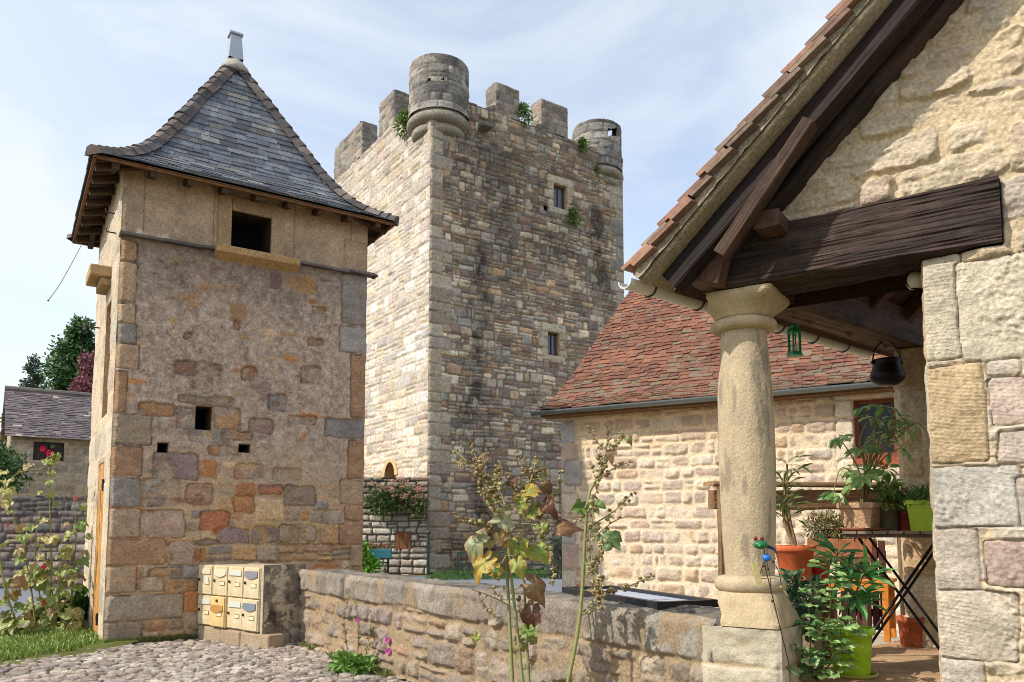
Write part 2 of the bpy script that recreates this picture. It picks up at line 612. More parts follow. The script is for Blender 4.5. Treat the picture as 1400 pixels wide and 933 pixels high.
def wood_beam(mb, p0, p1, up, w, h, seed, cols, amp=.006, step=.02, m=10):
    p0 = np.asarray(p0, float); p1 = np.asarray(p1, float)
    ln = np.linalg.norm(p1 - p0)
    u = (p1 - p0) / ln
    z = unit(np.asarray(up, float) - u * np.dot(up, u)); x = np.cross(u, z)
    per = []
    mw, mh = max(3, int(m * w / max(w, h))), max(3, int(m * h / max(w, h)))
    for i in range(mw): per.append((-w / 2 + w * i / mw, -h / 2, 0, -1))
    for i in range(mh): per.append((w / 2, -h / 2 + h * i / mh, 1, 0))
    for i in range(mw): per.append((w / 2 - w * i / mw, h / 2, 0, 1))
    for i in range(mh): per.append((-w / 2, h / 2 - h * i / mh, -1, 0))
    per = np.array(per); k = len(per)
    arc = np.arange(k) * (2 * (w + h) / k)
    nl = max(2, int(ln / step) + 1)
    tt = np.linspace(0, ln, nl)
    TT, AA = np.meshgrid(tt, arc, indexing='ij')
    g = fbm(TT * 2.2, AA * 55, seed, 3, .6)
    big = fbm(TT * 2.5, AA * 4, seed + 5, 2)
    dsp = amp * (g + 1.2 * big)
    px = per[:, 0][None] + dsp * per[:, 2][None]
    pz = per[:, 1][None] + dsp * per[:, 3][None]
    crn = (np.abs(np.abs(per[:, 0]) - w / 2) < 1e-6) & (np.abs(np.abs(per[:, 1]) - h / 2) < 1e-6)
    px[:, crn] *= 1 - .006 / w; pz[:, crn] *= 1 - .006 / h
    P = p0 + TT[..., None] * u + px[..., None] * x + pz[..., None] * z
    c0, c1 = lin(cols[0]), lin(cols[1])
    C = mixc(c0 + 0 * P, c1 + 0 * P, np.clip(.5 + .6 * fbm(TT * 3, AA * 70, seed + 9, 3, .7) + .3 * big, 0, 1))
    i = np.arange(nl - 1)[:, None] * k
    j = np.arange(k)[None, :]; j2 = (j + 1) % k
    f = [np.stack([i + j, i + k + j, i + k + j2, i + j2], -1).reshape(-1, 4), np.arange(k)[None, :], (np.arange(k)[::-1] + (nl - 1) * k)[None, :]]
    mb.add(P.reshape(-1, 3), f, C.reshape(-1, 3))

def roof_tiles(mb, E, a, inn, prof, nrows, lim, wr, th, colf, seed, over=1.7, jig=.006, gap=.004, q0=0.0, q1=1.0):
    """courses of separate tiles laid up a roof face. prof(q)->(run,z); lim(run)->(l,r) along a"""
    rng = np.random.RandomState(seed)
    E = np.asarray(E, float); a = np.asarray(a, float); inn = np.asarray(inn, float)
    V = []; C = []
    for k in range(nrows):
        qa = q0 + (q1 - q0) * k / nrows
        qb = min(q1, q0 + (q1 - q0) * (k + over) / nrows)
        r0, z0 = prof(qa); r1, z1 = prof(qb)
        l0, e0 = lim(r0); l1, e1 = lim(r1)
        sl = unit(inn * (r1 - r0) + UP * (z1 - z0))
        nn = unit(np.cross(a, sl))
        if nn[2] < 0: nn = -nn
        x = l0 - rng.uniform(0, wr[1])
        rowj = rng.uniform(-.5, .5) * jig
        while x < e0:
            wd = rng.uniform(*wr)
            xa, xb = max(x, l0), min(x + wd - gap, e0)
            ya, yb = max(x, l1), min(x + wd - gap, e1)
            x += wd
            if xb - xa < .02: continue
            if yb - ya < .004: ya = yb = min(max((xa + xb) / 2, l1), e1)
            dz = rng.uniform(0, 1) * jig; ds = rng.uniform(-1, 1) * jig * 1.5; tw = rng.uniform(-.5, .5) * jig
            lo = E + inn * r0 + UP * z0 - sl * (ds + rowj + jig)
            hi = E + inn * r1 + UP * z1
            up0 = nn * (th * 1.25 + dz); up1 = nn * .002
            V.append([lo + a * xa + up0 + nn * tw, lo + a * xb + up0 - nn * tw, hi + a * yb + up1, hi + a * ya + up1,
                      lo + a * xa + up0 - nn * th, lo + a * xb + up0 - nn * th, hi + a * yb + up1 - nn * th, hi + a * ya + up1 - nn * th])
            c = colf(rng, (xa - l0), qa)
            C += [c] * 8
    V = np.array(V); n = len(V)
    F = np.array([[0, 1, 2, 3], [4, 5, 1, 0], [5, 6, 2, 1], [7, 4, 0, 3], [7, 6, 5, 4]])
    mb.add(V.reshape(-1, 3), (np.arange(n)[:, None, None] * 8 + F[None]).reshape(-1, 4), np.array(C))

# ============================================================ GROUND
def struct(o):
    o['kind'] = 'structure'
    return o

def sheet(name, pts, z, mat, col, step=None):
    mb = MB()
    p = np.array([(x, y, z) for x, y in pts])
    mb.add(p, np.arange(len(p))[None, :], col)
    return struct(mb.build(name, mat, base=(0, 0, 0)))

sheet('ground', [(-700, -300), (700, -300), (700, 900), (-700, 900)], -0.06, M_GROUND, lin((112, 104, 78)))
sheet('road', [(-60, 10.55), (-5.2, 10.55), (-5.2, 12.4), (-2.6, 14.5), (12, 19.2), (12, 22.2), (-3, 22.0), (-3, 18.4), (-60, 18.4)], -0.006, M_ROAD, lin((118, 122, 130)))
sheet('courtyard', [(-0.9, 9.5), (1.5, 4.9), (9, 4.9), (9, 16.0), (-0.9, 16.0)], 0.0, M_GROUND, lin((160, 150, 132)))

# grass bank under the plants on the left
def bank():
    s = np.linspace(0, 1, 60); t = np.linspace(0, 1, 60)
    X = -9.5 + 5.2 * s; Y = 7.2 + 3.35 * t
    XX, YY = np.meshgrid(X, Y)
    Z = 0.01 + .03 * fbm(XX * 2, YY * 2, 3) - .05 * sst(9.9, 10.6, YY) - .12 * sst(-4.9 + .35 * (YY - 8), -4.2 + .35 * (YY - 8), XX) * (YY < 9.0)
    mb = MB(); mb.grid(np.stack([XX, YY, Z], -1), lin((96, 100, 52)) * (1 + .3 * fbm(XX * 5, YY * 5, 4))[..., None])
    return struct(mb.build('grass_bank', M_GROUND, smooth=True, base=(0, 0, 0)))
bank()

def grass_blades(n, xf, seed, ln=(.04, .11), cols=((112, 140, 50), (150, 165, 70), (85, 115, 45))):
    rng = np.random.RandomState(seed)
    p = xf(rng, n)
    n = len(p)
    d = rng.normal(0, .55, (n, 3)); d[:, 2] = 1
    d = d / np.linalg.norm(d, axis=1)[:, None]
    l = rng.uniform(ln[0], ln[1], n)
    sdv = np.cross(d, A3(0, 0, 1)); sdv /= np.linalg.norm(sdv, axis=1)[:, None] + 1e-6
    ww = rng.uniform(.003, .007, n)[:, None]
    v = np.stack([p - sdv * ww, p + sdv * ww, p + d * (l * .6)[:, None] + sdv * ww * .7, p + d * l[:, None] + A3(0, 0, -1) * (l * .15)[:, None]], 1)
    F = (np.arange(n)[:, None, None] * 4 + np.array([[0, 1, 2], [0, 2, 3]])[None]).reshape(-1, 3)
    cc = np.array([lin(c) for c in cols])[rng.randint(0, len(cols), n)] * rng.uniform(.7, 1.25, n)[:, None]
    mb = MB(); mb.add(v.reshape(-1, 3), F, np.repeat(cc, 4, 0))
    return mb

def gp(rng, n):
    x = rng.uniform(-8.6, -4.35, n); y = rng.uniform(7.3, 10.5, n)
    edge = -4.62 + .45 * (y - 8.6) * 0 - .35 * np.maximum(0, 8.7 - y) + .12 * fbm(y * 3, y * 0, 5)
    k = (x < edge) & (fbm(x * 1.4, y * 1.4, 8, 3) > -.45)
    x, y = x[k], y[k]
    return np.stack([x, y, .01 + .03 * fbm(x * 2, y * 2, 3) - .05 * sst(9.9, 10.6, y)], 1)
tag(grass_blades(26000, gp, 1).build('grass', M_LEAF, base=(0, 0, 0)), 'rough green grass on the bank beside the dovecote', 'grass', kind='stuff')
def gp3(rng, n):
    f = rng.uniform(0, 1, n); k = rng.randint(0, 3, n)
    a = np.where(k[:, None] == 0, D0 + uR * (f * 1.0)[:, None] + nF * (.03 + .05 * rng.uniform(0, 1, n))[:, None], np.where(k[:, None] == 1, FW0 + FWU * (f * 3.4)[:, None] + FWN_ * (.05 + .07 * rng.uniform(0, 1, n) ** 2)[:, None], D0 - uR * .04 + (-nF) * (f * 2.4)[:, None] - uR * (.1 * rng.uniform(0, 1, n))[:, None]))
    keep = fbm(a[:, 0] * 2.5, a[:, 1] * 2.5, 97, 3) > .12
    a = a[keep]; a[:, 2] = -.01
    return a
def gp2(rng, n):
    x = rng.uniform(-2.2, 7, n); y = rng.uniform(20.6, 23.9, n) + .3 * x
    return np.stack([x, y, 0 * x - .03], 1)
tag(grass_blades(14000, gp2, 2, (.1, .25), ((70, 105, 45), (90, 125, 50), (60, 90, 40))).build('verge_grass', M_LEAF, base=(0, 0, 0)), 'strip of green grass at the foot of the tall tower', 'grass', kind='stuff')

# cobbles: long stones set on edge, running up to the dovecote
def cobbles():
    nx, ny = 620, 430
    X, Y = np.meshgrid(np.linspace(-5.6, 1.6, nx), np.linspace(5.6, 9.7, ny))
    ang = R(24)
    wx = X + .10 * fbm(X * 1.2, Y * 1.2, 61, 3); wy = Y + .10 * fbm(X * 1.2 + 9, Y * 1.2, 62, 3)
    U = (wx * math.cos(ang) + wy * math.sin(ang)) / .155
    Vv = (-wx * math.sin(ang) + wy * math.cos(ang)) / .088
    iu, iv = np.floor(U).astype(int), np.floor(Vv).astype(int)
    best = np.full(X.shape, 9.0); sec = np.full(X.shape, 9.0); idb = np.zeros(X.shape, np.int64)
    for a in (-1, 0, 1):
        for b in (-1, 0, 1):
            cu, cv = iu + a, iv + b
            jx = cu + .5 + .75 * (h01(cu, cv, 5) - .5) + .5 * (cv % 2); jy = cv + .5 + .7 * (h01(cu, cv, 6) - .5)
            dd = np.hypot(U - jx, Vv - jy)
            sec = np.where(dd < best, best, np.minimum(sec, dd))
            idb = np.where(dd < best, cu * 5000 + cv, idb)
            best = np.minimum(best, dd)
    e = sec - best
    m = sst(.03, .22, e)
    Z = -.035 + m * (.026 + .016 * h01(idb, 7, 7)) + .02 * m * fbm(X * 16, Y * 16, 9, 3) + .02 * fbm(X * .8, Y * .8, 10)
    c = pal_pick(idb, 70, [(190, 172, 150), (176, 154, 136), (198, 182, 158), (160, 142, 128), (182, 158, 144)], None, .2)
    c = c * (1 + .2 * fbm(X * 20, Y * 20, 71, 3))[..., None]
    c = mixc(lin((98, 88, 66)) + 0 * c, c, sst(.03, .2, e))
    c = c * (.86 + .2 * fbm(X * 2, Y * 2, 73, 4))[..., None]
    edge = X < (-4.55 - .35 * np.maximum(0, 8.7 - Y) + .15 * fbm(Y * 3, Y * 0, 5))
    mb = MB()
    K = ~edge[1:, 1:]
    mb.grid(np.stack([X, Y, Z], -1), c, K)
    return struct(mb.build('cobbles', M_STONE, smooth=True, base=(0, 0, 0)))
cobbles()

# ============================================================ DOVECOTE
uR = A3(math.sin(R(57)), math.cos(R(57)), 0); nF = A3(uR[1], -uR[0], 0); uB = -nF
D0 = on_z(140, 880, 0.0) - A3(0, 0, .02)
DW, DP, DH = 3.13, 2.6, 5.72
dove = thing('dovecote', D0, 'square stone dovecote with a steep curved slate roof and small dark openings', 'dovecote')

def dpx(x, y):
    q = on_pl(x, y, D0, nF)
    return float((q - D0) @ uR), float(q[2] - D0[2])

def drect(x0, y0, x1, y1):
    xm, ym = (x0 + x1) / 2, (y0 + y1) / 2
    return dpx(x0, ym)[0], dpx(x1, ym)[0], dpx(xm, y1)[1], dpx(xm, y0)[1]

WIN = drect(316, 294, 370, 346)
SLIT = drect(267, 556, 289, 588)
PUT = [drect(215, 606, 229, 619), drect(326, 608, 341, 619)]
TAN = (172, 140, 104); BRN = (158, 116, 76); GRY = (128, 122, 114); OCH = (176, 118, 58); MAU = (138, 112, 112); CRM = (184, 156, 120)

def dove_front(S, T):
    pal = [(166, 132, 98), (170, 118, 76), (146, 118, 106), (156, 136, 114), (188, 160, 124), (136, 124, 114), (156, 116, 90), (178, 142, 100)]
    fl = .006 + .042 * sst(.8, 2.5, T + .35 * fbm(S * 1.1, T * 1.1, 5, 3)) + .012 * fbm(S * 2.2, T * 2.2, 6, 4)
    h, c, m, sid = rubble(S, T, DW, DH, 101, pal, [3, 1.6, 2, 2, 2, 1.4, 1.2, 2], (176, 150, 120), joint=.016, relief=.045, rough=.010, flush=fl,
                          band=(.17, .34), cw=(.2, .52), p2=.4, p3=.08, pv=.12, warp=.08, cr=.06, irr=.022, hew=.018, ds=.05)
    pl = sst(1.5, 2.6, T + .5 * fbm(S * 1.6, T * 1.6, 15, 3)) * (1 - m)
    n1 = fbm(S * 16, T * 16, 16, 5, .65); n2 = fbm(S * 42, T * 42, 17, 3)
    pc = mixc(lin((182, 162, 148)) + 0 * c, lin((116, 99, 86)) + 0 * c, np.clip(.42 + .9 * n1, 0, 1))
    pc = mixc(pc, lin((196, 172, 148)) + 0 * c, sst(.1, .6, n2) * .6)
    c = mixc(c, pc, pl * .9)
    h = h + pl * (.006 * n1 + .004 * n2)
    # uneven darker band under the ledge, and the smooth tan render above it
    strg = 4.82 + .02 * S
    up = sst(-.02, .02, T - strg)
    darker = sst(1.0, .0, strg - T + .35 * fbm(S * 3, T * .7, 18, 4)) * (1 - up)
    c = c * (1 - .38 * darker)[..., None]
    n3 = fbm(S * 3, T * 3, 19, 5, .6)
    uc = mixc(lin((180, 154, 126)) + 0 * c, lin((134, 114, 96)) + 0 * c, np.clip(.35 + .8 * n3, 0, 1))
    wh = sst(.25, .5, fbm(S * 4.5, T * 4.5, 20, 5, .6) - .35 * sst(.1, .7, T - strg))
    uc = mixc(uc, lin((205, 188, 168)) + 0 * c, wh * .8)
    groove = np.minimum(np.minimum(np.abs(S - .24), np.abs(S - 1.05)), np.minimum(np.abs(S - 2.08), np.abs(S - 2.88)))
    uh = .012 + .006 * n3 - .010 * sst(.012, .0, groove)
    c = mixc(c, uc * (1 - .35 * sst(.016, 0, groove))[..., None], up)
    h = h * (1 - up) + uh * up
    rc = []
    ys = [(327, 356, 188, BRN), (358, 413, 187, TAN), (415, 441, 186, CRM), (443, 469, 186, GRY), (471, 505, 190, TAN), (507, 564, 173, BRN), (567, 608, 207, (150, 130, 104)), (611, 651, 194, BRN),
          (654, 693, 192, GRY), (696, 736, 192, (164, 136, 108)), (738, 773, 227, BRN), (775, 811, 186, TAN), (814, 848, 250, (150, 134, 116)), (851, 884, 194, (150, 130, 108))]
    for y0, y1, x1, cc in ys:
        a = drect(146, y0, x1, y1)
        rc.append((-.06, a[1], a[2], a[3], cc, .034))
    for x0, y0, x1, y1, cc in [(194, 654, 247, 693, (140, 132, 120)), (229, 741, 272, 773, (164, 134, 112)), (193, 697, 252, 735, (172, 140, 116))]:
        a = drect(x0, y0, x1, y1); rc.append((*a, cc, .03))
    for x0, y0, y1, cc in [(470, 330, 372, TAN), (466, 376, 445, GRY), (463, 447, 483, (150, 146, 142)), (478, 486, 572, BRN), (442, 574, 599, (122, 118, 118)), (474, 602, 655, BRN), (464, 657, 690, TAN), (470, 692, 712, BRN), (462, 714, 745, (165, 120, 84)), (478, 746, 775, TAN), (470, 777, 800, BRN)]:
        a = drect(x0, y0, 497, y1); rc.append((a[0], DW + .06, a[2], a[3], cc, .034))
    for x0, y0, x1, y1, cc in [(238, 497, 303, 514, (132, 92, 70)), (264, 518, 289, 538, OCH), (409, 501, 437, 527, (148, 118, 88)), (363, 540, 389, 563, (112, 112, 118)), (241, 543, 320, 555, (140, 120, 100)),
                               (239, 556, 265, 588, (150, 142, 130)), (291, 557, 328, 588, (170, 128, 80)), (256, 589, 311, 607, (132, 122, 108)), (190, 553, 238, 569, (160, 112, 62)), (208, 619, 270, 655, MAU),
                               (372, 640, 412, 660, (176, 150, 130)), (388, 665, 430, 692, (140, 118, 100)), (272, 700, 312, 726, (182, 96, 44)), (318, 678, 348, 703, (176, 112, 42)), (352, 664, 386, 678, (172, 100, 48)),
                               (255, 662, 290, 688, (170, 128, 96)), (296, 722, 342, 744, MAU), (345, 722, 380, 742, (136, 112, 108)), (382, 718, 430, 742, (168, 142, 112)), (262, 738, 300, 746, (120, 96, 86)),
                               (285, 612, 330, 622, (164, 112, 66)), (320, 635, 360, 655, (186, 134, 96)), (440, 700, 470, 716, (170, 150, 130)), (402, 745, 455, 757, (180, 140, 98)), (200, 776, 250, 790, (170, 130, 84)), (190, 790, 222, 810, (184, 160, 128)), (224, 790, 272, 810, (166, 122, 74)), (250, 455, 262, 465, (160, 112, 72)), (420, 463, 442, 475, (170, 104, 66)), (318, 440, 326, 452, (160, 86, 56)), (425, 420, 445, 442, (196, 190, 184)), (330, 505, 350, 520, (164, 132, 98)), (395, 570, 430, 580, (176, 140, 104)), (340, 575, 372, 592, (150, 116, 104)), (300, 590, 345, 604, (158, 120, 84))]:
        a = drect(x0, y0, x1, y1); rc.append((*a, cc, .03))
    h, c = spots(h, c, S, T, rc, 300, rough=.010, mute=.30, ds=.10, over=.0, hew=.012, rad=.045, lump=.038)
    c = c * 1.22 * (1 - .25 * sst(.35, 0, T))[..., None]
    return h, c
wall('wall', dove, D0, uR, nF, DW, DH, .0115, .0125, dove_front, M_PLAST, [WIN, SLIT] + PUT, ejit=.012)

uL = -uB
nL = -uR
DB = D0 + uB * DP
def dove_left(S, T):
    h, c, m, sid = rubble(S, T, DP, DH, 131, [(200, 180, 150), (184, 166, 140), (206, 186, 156)], None, (202, 182, 152), joint=.014, relief=.022, rough=.008, flush=.012 + .008 * fbm(S * 2, T * 2, 7),
                          band=(.3, .5), cw=(.4, .8), p2=.1, p3=0, pv=.1)
    return h, c
LD = (DP - 1.25, DP - .45, -.1, 2.15)
LW = (DP - 1.2, DP - .5, 2.75, 4.2)
wall('wall', dove, DB, uL, nL, DP, DH, .03, .03, dove_left, M_PLAST, [LD, LW], ejit=0)
plain = lambda S, T: rubble(S, T, 3, DH, 171, [(166, 138, 110), (150, 130, 115)], None, (165, 145, 125), relief=.03)
wall('wall', dove, DB + uR * DW, -uR, uB, DW, DH, .06, .06, plain, M_PLAST)
wall('wall', dove, D0 + uR * DW, uB, uR, DP, DH, .06, .06, plain, M_PLAST)
# openings
mb = MB()
reveal(mb, D0, uR, nF, WIN, .45, lin((70, 58, 46)))
mb.build('window_recess', M_DARK, dove)
for k, q in enumerate([SLIT] + PUT):
    mb = MB(); reveal(mb, D0, uR, nF, q, .4, lin((104, 86, 68))); mb.build('slit_recess' if k == 0 else 'putlog_hole', M_DARK, dove)
for q in (LW,):
    mb = MB(); reveal(mb, DB, uL, nL, q, .18, lin((176, 154, 124)), back=lin((170, 132, 92))); mb.build('blocked_window', M_PLAST, dove)
# loft window surround and sill
F3 = lambda s, t, k: D0 + uR * s + UP * t + nF * k
def fbox(mb, s0, s1, t0, t1, k0, k1, col):
    mb.box(F3((s0 + s1) / 2, (t0 + t1) / 2, (k0 + k1) / 2), uR * (s1 - s0) / 2, UP * (t1 - t0) / 2, nF * (k1 - k0) / 2, col)
mb = MB()
fbox(mb, WIN[0] - .17, WIN[0] - .003, WIN[2], WIN[3] + .19, -.02, .036, lin((172, 142, 108)))
fbox(mb, WIN[1] + .003, WIN[1] + .17, WIN[2], WIN[3] + .19, -.02, .036, lin((176, 150, 118)))
fbox(mb, WIN[0] - .0, WIN[1] + .0, WIN[3] + .002, WIN[3] + .188, -.02, .034, lin((166, 138, 106)))
mb.build('window_surround', M_PLAST, dove, bevel=.008)
mb = MB()
sl = drect(291, 347, 405, 369)
v = []
for s in (sl[0], sl[1]):
    for (k, t) in ((-.02, WIN[2] - .004), (.19, WIN[2] - .02), (.19, WIN[2] - .11), (.03, WIN[2] - .19), (-.02, WIN[2] - .19)):
        v.append(F3(s, t, k))
mb.add(v, [np.array([[0, 1, 2, 3, 4]]), np.array([[9, 8, 7, 6, 5]])] + [np.array([[i, i + 5, (i + 1) % 5 + 5, (i + 1) % 5]]) for i in range(5)], lin((178, 146, 102)))
mb.build('sill', M_PLAST, dove, bevel=.01)
# slate ledge round the wall, broken into slabs
mb = MB(); rng = np.random.RandomState(4)
def ledge(s0, s1):
    s = s0
    while s < s1:
        e = min(s1, s + rng.uniform(.25, .5))
        t = 4.82 + .02 * s + rng.uniform(-.01, .01)
        fbox(mb, s, e - .004, t - .02, t + .012, -.02, .10 + rng.uniform(0, .035), lin((98, 90, 88)) * rng.uniform(.7, 1.2))
        s = e
ledge(-.02, sl[0] - .01); mb.build('slate_ledge', M_SLATE, dove)
mb = MB(); ledge(sl[1] + .01, DW + .12); mb.build('slate_ledge', M_SLATE, dove)
mb = MB()
q = DB + uL * (DP - .95) + UP * 4.55
mb.box(q + nL * .12, uL * .3, nL * .14, UP * .07, lin((178, 150, 112)))
mb.box(q + nL * .06 - UP * .12, uL * .26, nL * .08, UP * .05, lin((170, 142, 104)))
mb.build('pigeon_shelf', M_PLAST, dove, bevel=.02)
# left door: plank leaf with hinges
mb = MB()
q = DB + uL * ((LD[0] + LD[1]) / 2) + UP * 1.02 - nL * .02
for k in range(5):
    mb.box(q + uL * (-.32 + .16 * k), uL * .077, nL * .02, UP * 1.12, lin((192, 138, 74)) * (.85 + .08 * (k % 3)))
dr = mb.build('door', M_WOOD, dove)
for z in (.25, 1.85):
    mb = MB()
    mb.box(DB + uL * (LD[1] - .12) + UP * z + nL * .008, uL * .12, nL * .012, UP * .03, lin((40, 34, 32)))
    mb.tube([DB + uL * (LD[1] - .0) + UP * (z - .07) + nL * .02, DB + uL * (LD[1]) + UP * (z + .07) + nL * .02], .018, lin((40, 34, 32)), 8)
    mb.build('hinge', M_METAL, dr)
mb = MB()
reveal(mb, DB, uL, nL, LD, .3, lin((170, 150, 120)), back=lin((40, 32, 26)))
mb.build('doorway', M_PLAST, dove)
# iron brackets with insulators on the left face
for z, s in ((5.25, .5), (4.95, .35)):
    mb = MB()
    q = DB + uL * (DP - s) + UP * z
    mb.tube([q, q + nL * .12, q + nL * .13 + UP * .05], .009, lin((70, 60, 55)), 6)
    mb.build('iron_bracket', M_METAL, dove)
mb = MB()
q = DB + uL * (DP - 1.9) + UP * 4.1
mb.tube([q, q + nL * .24], .010, lin((70, 66, 62)), 6)
mb.tube([q + nL * .2, q + nL * .2 + UP * .05, q + nL * .2 - UP * .05], [.012, .012, .022], lin((80, 84, 80)), 8)
mb.build('cable_bracket', M_METAL, dove)

# roof
EZ = 5.60
RS0, RS1, RB0, RB1 = -.36, 3.42, -.34, 2.94
APS, APB, APZ = (RS0 + RS1) / 2, (RB0 + RB1) / 2, 8.16
PRQ = np.array([0, .10, .20, .30, .40, .50, .62, .75, .88, 1.0])
PRZ = np.array([0, .035, .08, .145, .24, .36, .515, .685, .85, 1.0])
def pz(q): return float(np.interp(q, PRQ, PRZ)) * (APZ - EZ)
roofcol = [lin(c) for c in ((100, 104, 112), (92, 96, 104), (112, 115, 120), (84, 87, 93), (106, 101, 97), (134, 133, 131))]
def slatecol(rng, x, q):
    c = roofcol[rng.choice(6, p=[.27, .24, .2, .15, .06, .08])] * rng.uniform(.65, 1.3)
    if q < .25: c = c * .9
    return c
roof = None
mb = MB()
P2 = lambda s, b, z: D0 + uR * s + uB * b + UP * (z - D0[2])
hw, hd = (RS1 - RS0) / 2, (RB1 - RB0) / 2
sides = [(P2(RS0, RB0, EZ), uR, uB, 2 * hw, hd, hw), (P2(RS1, RB0, EZ), uB, -uR, 2 * hd, hw, hd), (P2(RS1, RB1, EZ), -uR, -uB, 2 * hw, hd, hw), (P2(RS0, RB1, EZ), -uB, uR, 2 * hd, hw, hd)]
for k, (E, a, inn, ln, run, half) in enumerate(sides):
    def prof(q, run=run): return q * run * .985, pz(q)
    def lim(r, run=run, half=half): return r / run * half, 2 * half - r / run * half
    roof_tiles(mb, E, a, inn, prof, 34 if k in (0, 3) else 24, lim, (.13, .34), .011, slatecol, 40 + k, over=1.8, jig=.007)
    # boarding under the slates
    qs = np.linspace(0, 1, 14)
    pts = [];
    for q in qs:
        r = q * run; h_ = half * (1 - q)
        c0 = E + a * half + inn * r + UP * (pz(q) - .03)
        pts.append([c0 - a * h_, c0 + a * h_])
    mb.grid(np.array(pts), lin((70, 56, 46)))
roof = mb.build('roof', M_SLATE, dove)
# hips
rng = np.random.RandomState(9)
mb = MB()
corners = [(RS0, RB0), (RS1, RB0), (RS1, RB1), (RS0, RB1)]
for cs_, cb_ in corners:
    npc = 22
    qs = np.linspace(0.0, .965, npc + 1)
    f3 = lambda q: P2(cs_ + (APS - cs_) * q, cb_ + (APB - cb_) * q, EZ + pz(q))
    odir = unit(uR * np.sign(cs_ - APS) + uB * np.sign(cb_ - APB))
    for i in range(npc):
        p0, p1 = f3(qs[i]), f3(min(.99, qs[i + 1] + .018))
        d = p1 - p0
        sd_ = np.cross(unit(d), UP); sd_ = unit(sd_)
        up = np.cross(sd_, unit(d)); up = up if up[2] > 0 else -up
        c = lin([(108, 98, 94), (96, 90, 90), (118, 106, 100), (88, 82, 82)][rng.randint(4)]) * rng.uniform(.8, 1.15)
        wv = .125 + rng.uniform(-.015, .015)
        lo = up * (.045 + rng.uniform(0, .012)); hi = up * .022
        V = []
        for (p, l) in ((p0, lo), (p1, hi)):
            V += [p - sd_ * wv - up * .045 + l * .3, p - sd_ * wv * .55 + l + up * .01, p + l + up * .035, p + sd_ * wv * .55 + l + up * .01, p + sd_ * wv - up * .045 + l * .3]
        F = [np.array([[j, j + 1, j + 6, j + 5] for j in range(4)])[:, ::-1], np.array([[0, 1, 2, 3, 4]]), np.array([[9, 8, 7, 6, 5]])]
        mb.add(V, F, c)
mb.build('hip_tiles', M_TILE, roof)
# mortar cap and zinc finial
mb = MB()
top = P2(APS, APB, APZ)
mb.lathe(top - UP * .2, [(.24, 0), (.2, .1), (.13, .18), (.10, .24)], lin((176, 170, 160)), 12)
mb.build('mortar_cap', M_PLAST, roof, True)
mb = MB()
fz = []
for k, (r, z) in enumerate(((.105, .02), (.072, .40), (.095, .40), (.095, .43), (.03, .45))):
    fz.append([top + UP * z + uR * (r * a) + uB * (r * b) for a, b in ((-1, -1), (1, -1), (1, 1), (-1, 1))])
V = np.array(fz).reshape(-1, 3)
F = np.array([[4 * i + j, 4 * i + (j + 1) % 4, 4 * i + 4 + (j + 1) % 4, 4 * i + 4 + j] for i in range(4) for j in range(4)])
mb.add(V, [F, np.array([[16, 17, 18, 19]])], lin((176, 180, 186)))
mb.build('finial', M_METAL, roof)
# eaves: fascia strips, soffit boards and rafter ends
mb = MB()
for k, (E, a, inn, ln, run, half) in enumerate(sides):
    mb.bar(E + a * .02 + inn * .03 - UP * .035, E + a * (ln - .02) + inn * .03 - UP * .035, UP, .035, .04, lin((124, 88, 58)))
mb.build('fascia', M_WOOD, roof)
for k, (E, a, inn, ln, run, half) in enumerate(sides):
    nr = 9 if k in (0, 2) else 8
    for i in range(nr):
        mb = MB()
        s = .25 + (ln - .5) * i / (nr - 1)
        wood_beam(mb, E + a * s + inn * .05 - UP * .075, E + a * s + inn * .55 + UP * .06, UP, .075, .085, 50 + i, ((92, 70, 52), (56, 44, 36)), .004, .05, 6)
        mb.build('rafter_tail', M_WOOD, roof)

# ============================================================ MAILBOXES
M0 = on_z(358, 886, 0.0)
_q = on_pl(271, 841, D0 + nF * .06, nF); _q[2] = 0
ML = float(np.linalg.norm(M0 - _q)); uM = (M0 - _q) / ML; nM = A3(uM[1], -uM[0], 0)
print('mailbox', ML, uM)
def mpt(s, t, k): return M0 - uM * ML + uM * s + UP * t + nM * k
plinth = thing('mailbox_plinth', mpt(ML / 2, -.03, -.28), 'low mossy stone and concrete base that holds the cream mailboxes', 'plinth')
def conc(S, T):
    n1 = fbm(S * 9, T * 9, 201, 5, .65); n2 = fbm(S * 3, T * 3, 202, 3)
    c = mixc(lin((172, 158, 138)) + 0 * np.stack([S] * 3, -1), lin((72, 64, 56)) + 0 * np.stack([S] * 3, -1), np.clip(.35 + .8 * n1 + .4 * n2 + .25 * np.exp(-((T - .36) / .12) ** 2), 0, 1))
    h = .012 * n1 + .006 * fbm(S * 30, T * 30, 203, 3)
    h, c = spots(h, c, S, T, [(-.05, .36, -.05, .16, (170, 148, 122), .018), (.37, .62, .0, .15, (160, 140, 116), .018)], 210)
    return h, c
wall('cheek', plinth, mpt(ML, -.03, 0), -nM, uM, .56, .93, .011, .011, conc, M_STONE)
mb = MB()
def mbox(mb, s0, s1, t0, t1, k0, k1, col):
    mb.box(mpt((s0 + s1) / 2, (t0 + t1) / 2, (k0 + k1) / 2), uM * (s1 - s0) / 2, UP * (t1 - t0) / 2, nM * (k1 - k0) / 2, col)
mbox(mb, ML - .05, ML - .001, -.03, .898, -.56, .002, lin((188, 172, 148)))
mbox(mb, .0, ML - .051, -.03, .155, -.55, -.01, lin((150, 134, 112)))
mbox(mb, .0, ML - .051, .155, .88, -.55, -.42, lin((158, 144, 122)))
mb.build('slab', M_STONE, plinth, bevel=.012)
mb = MB(); x = 0
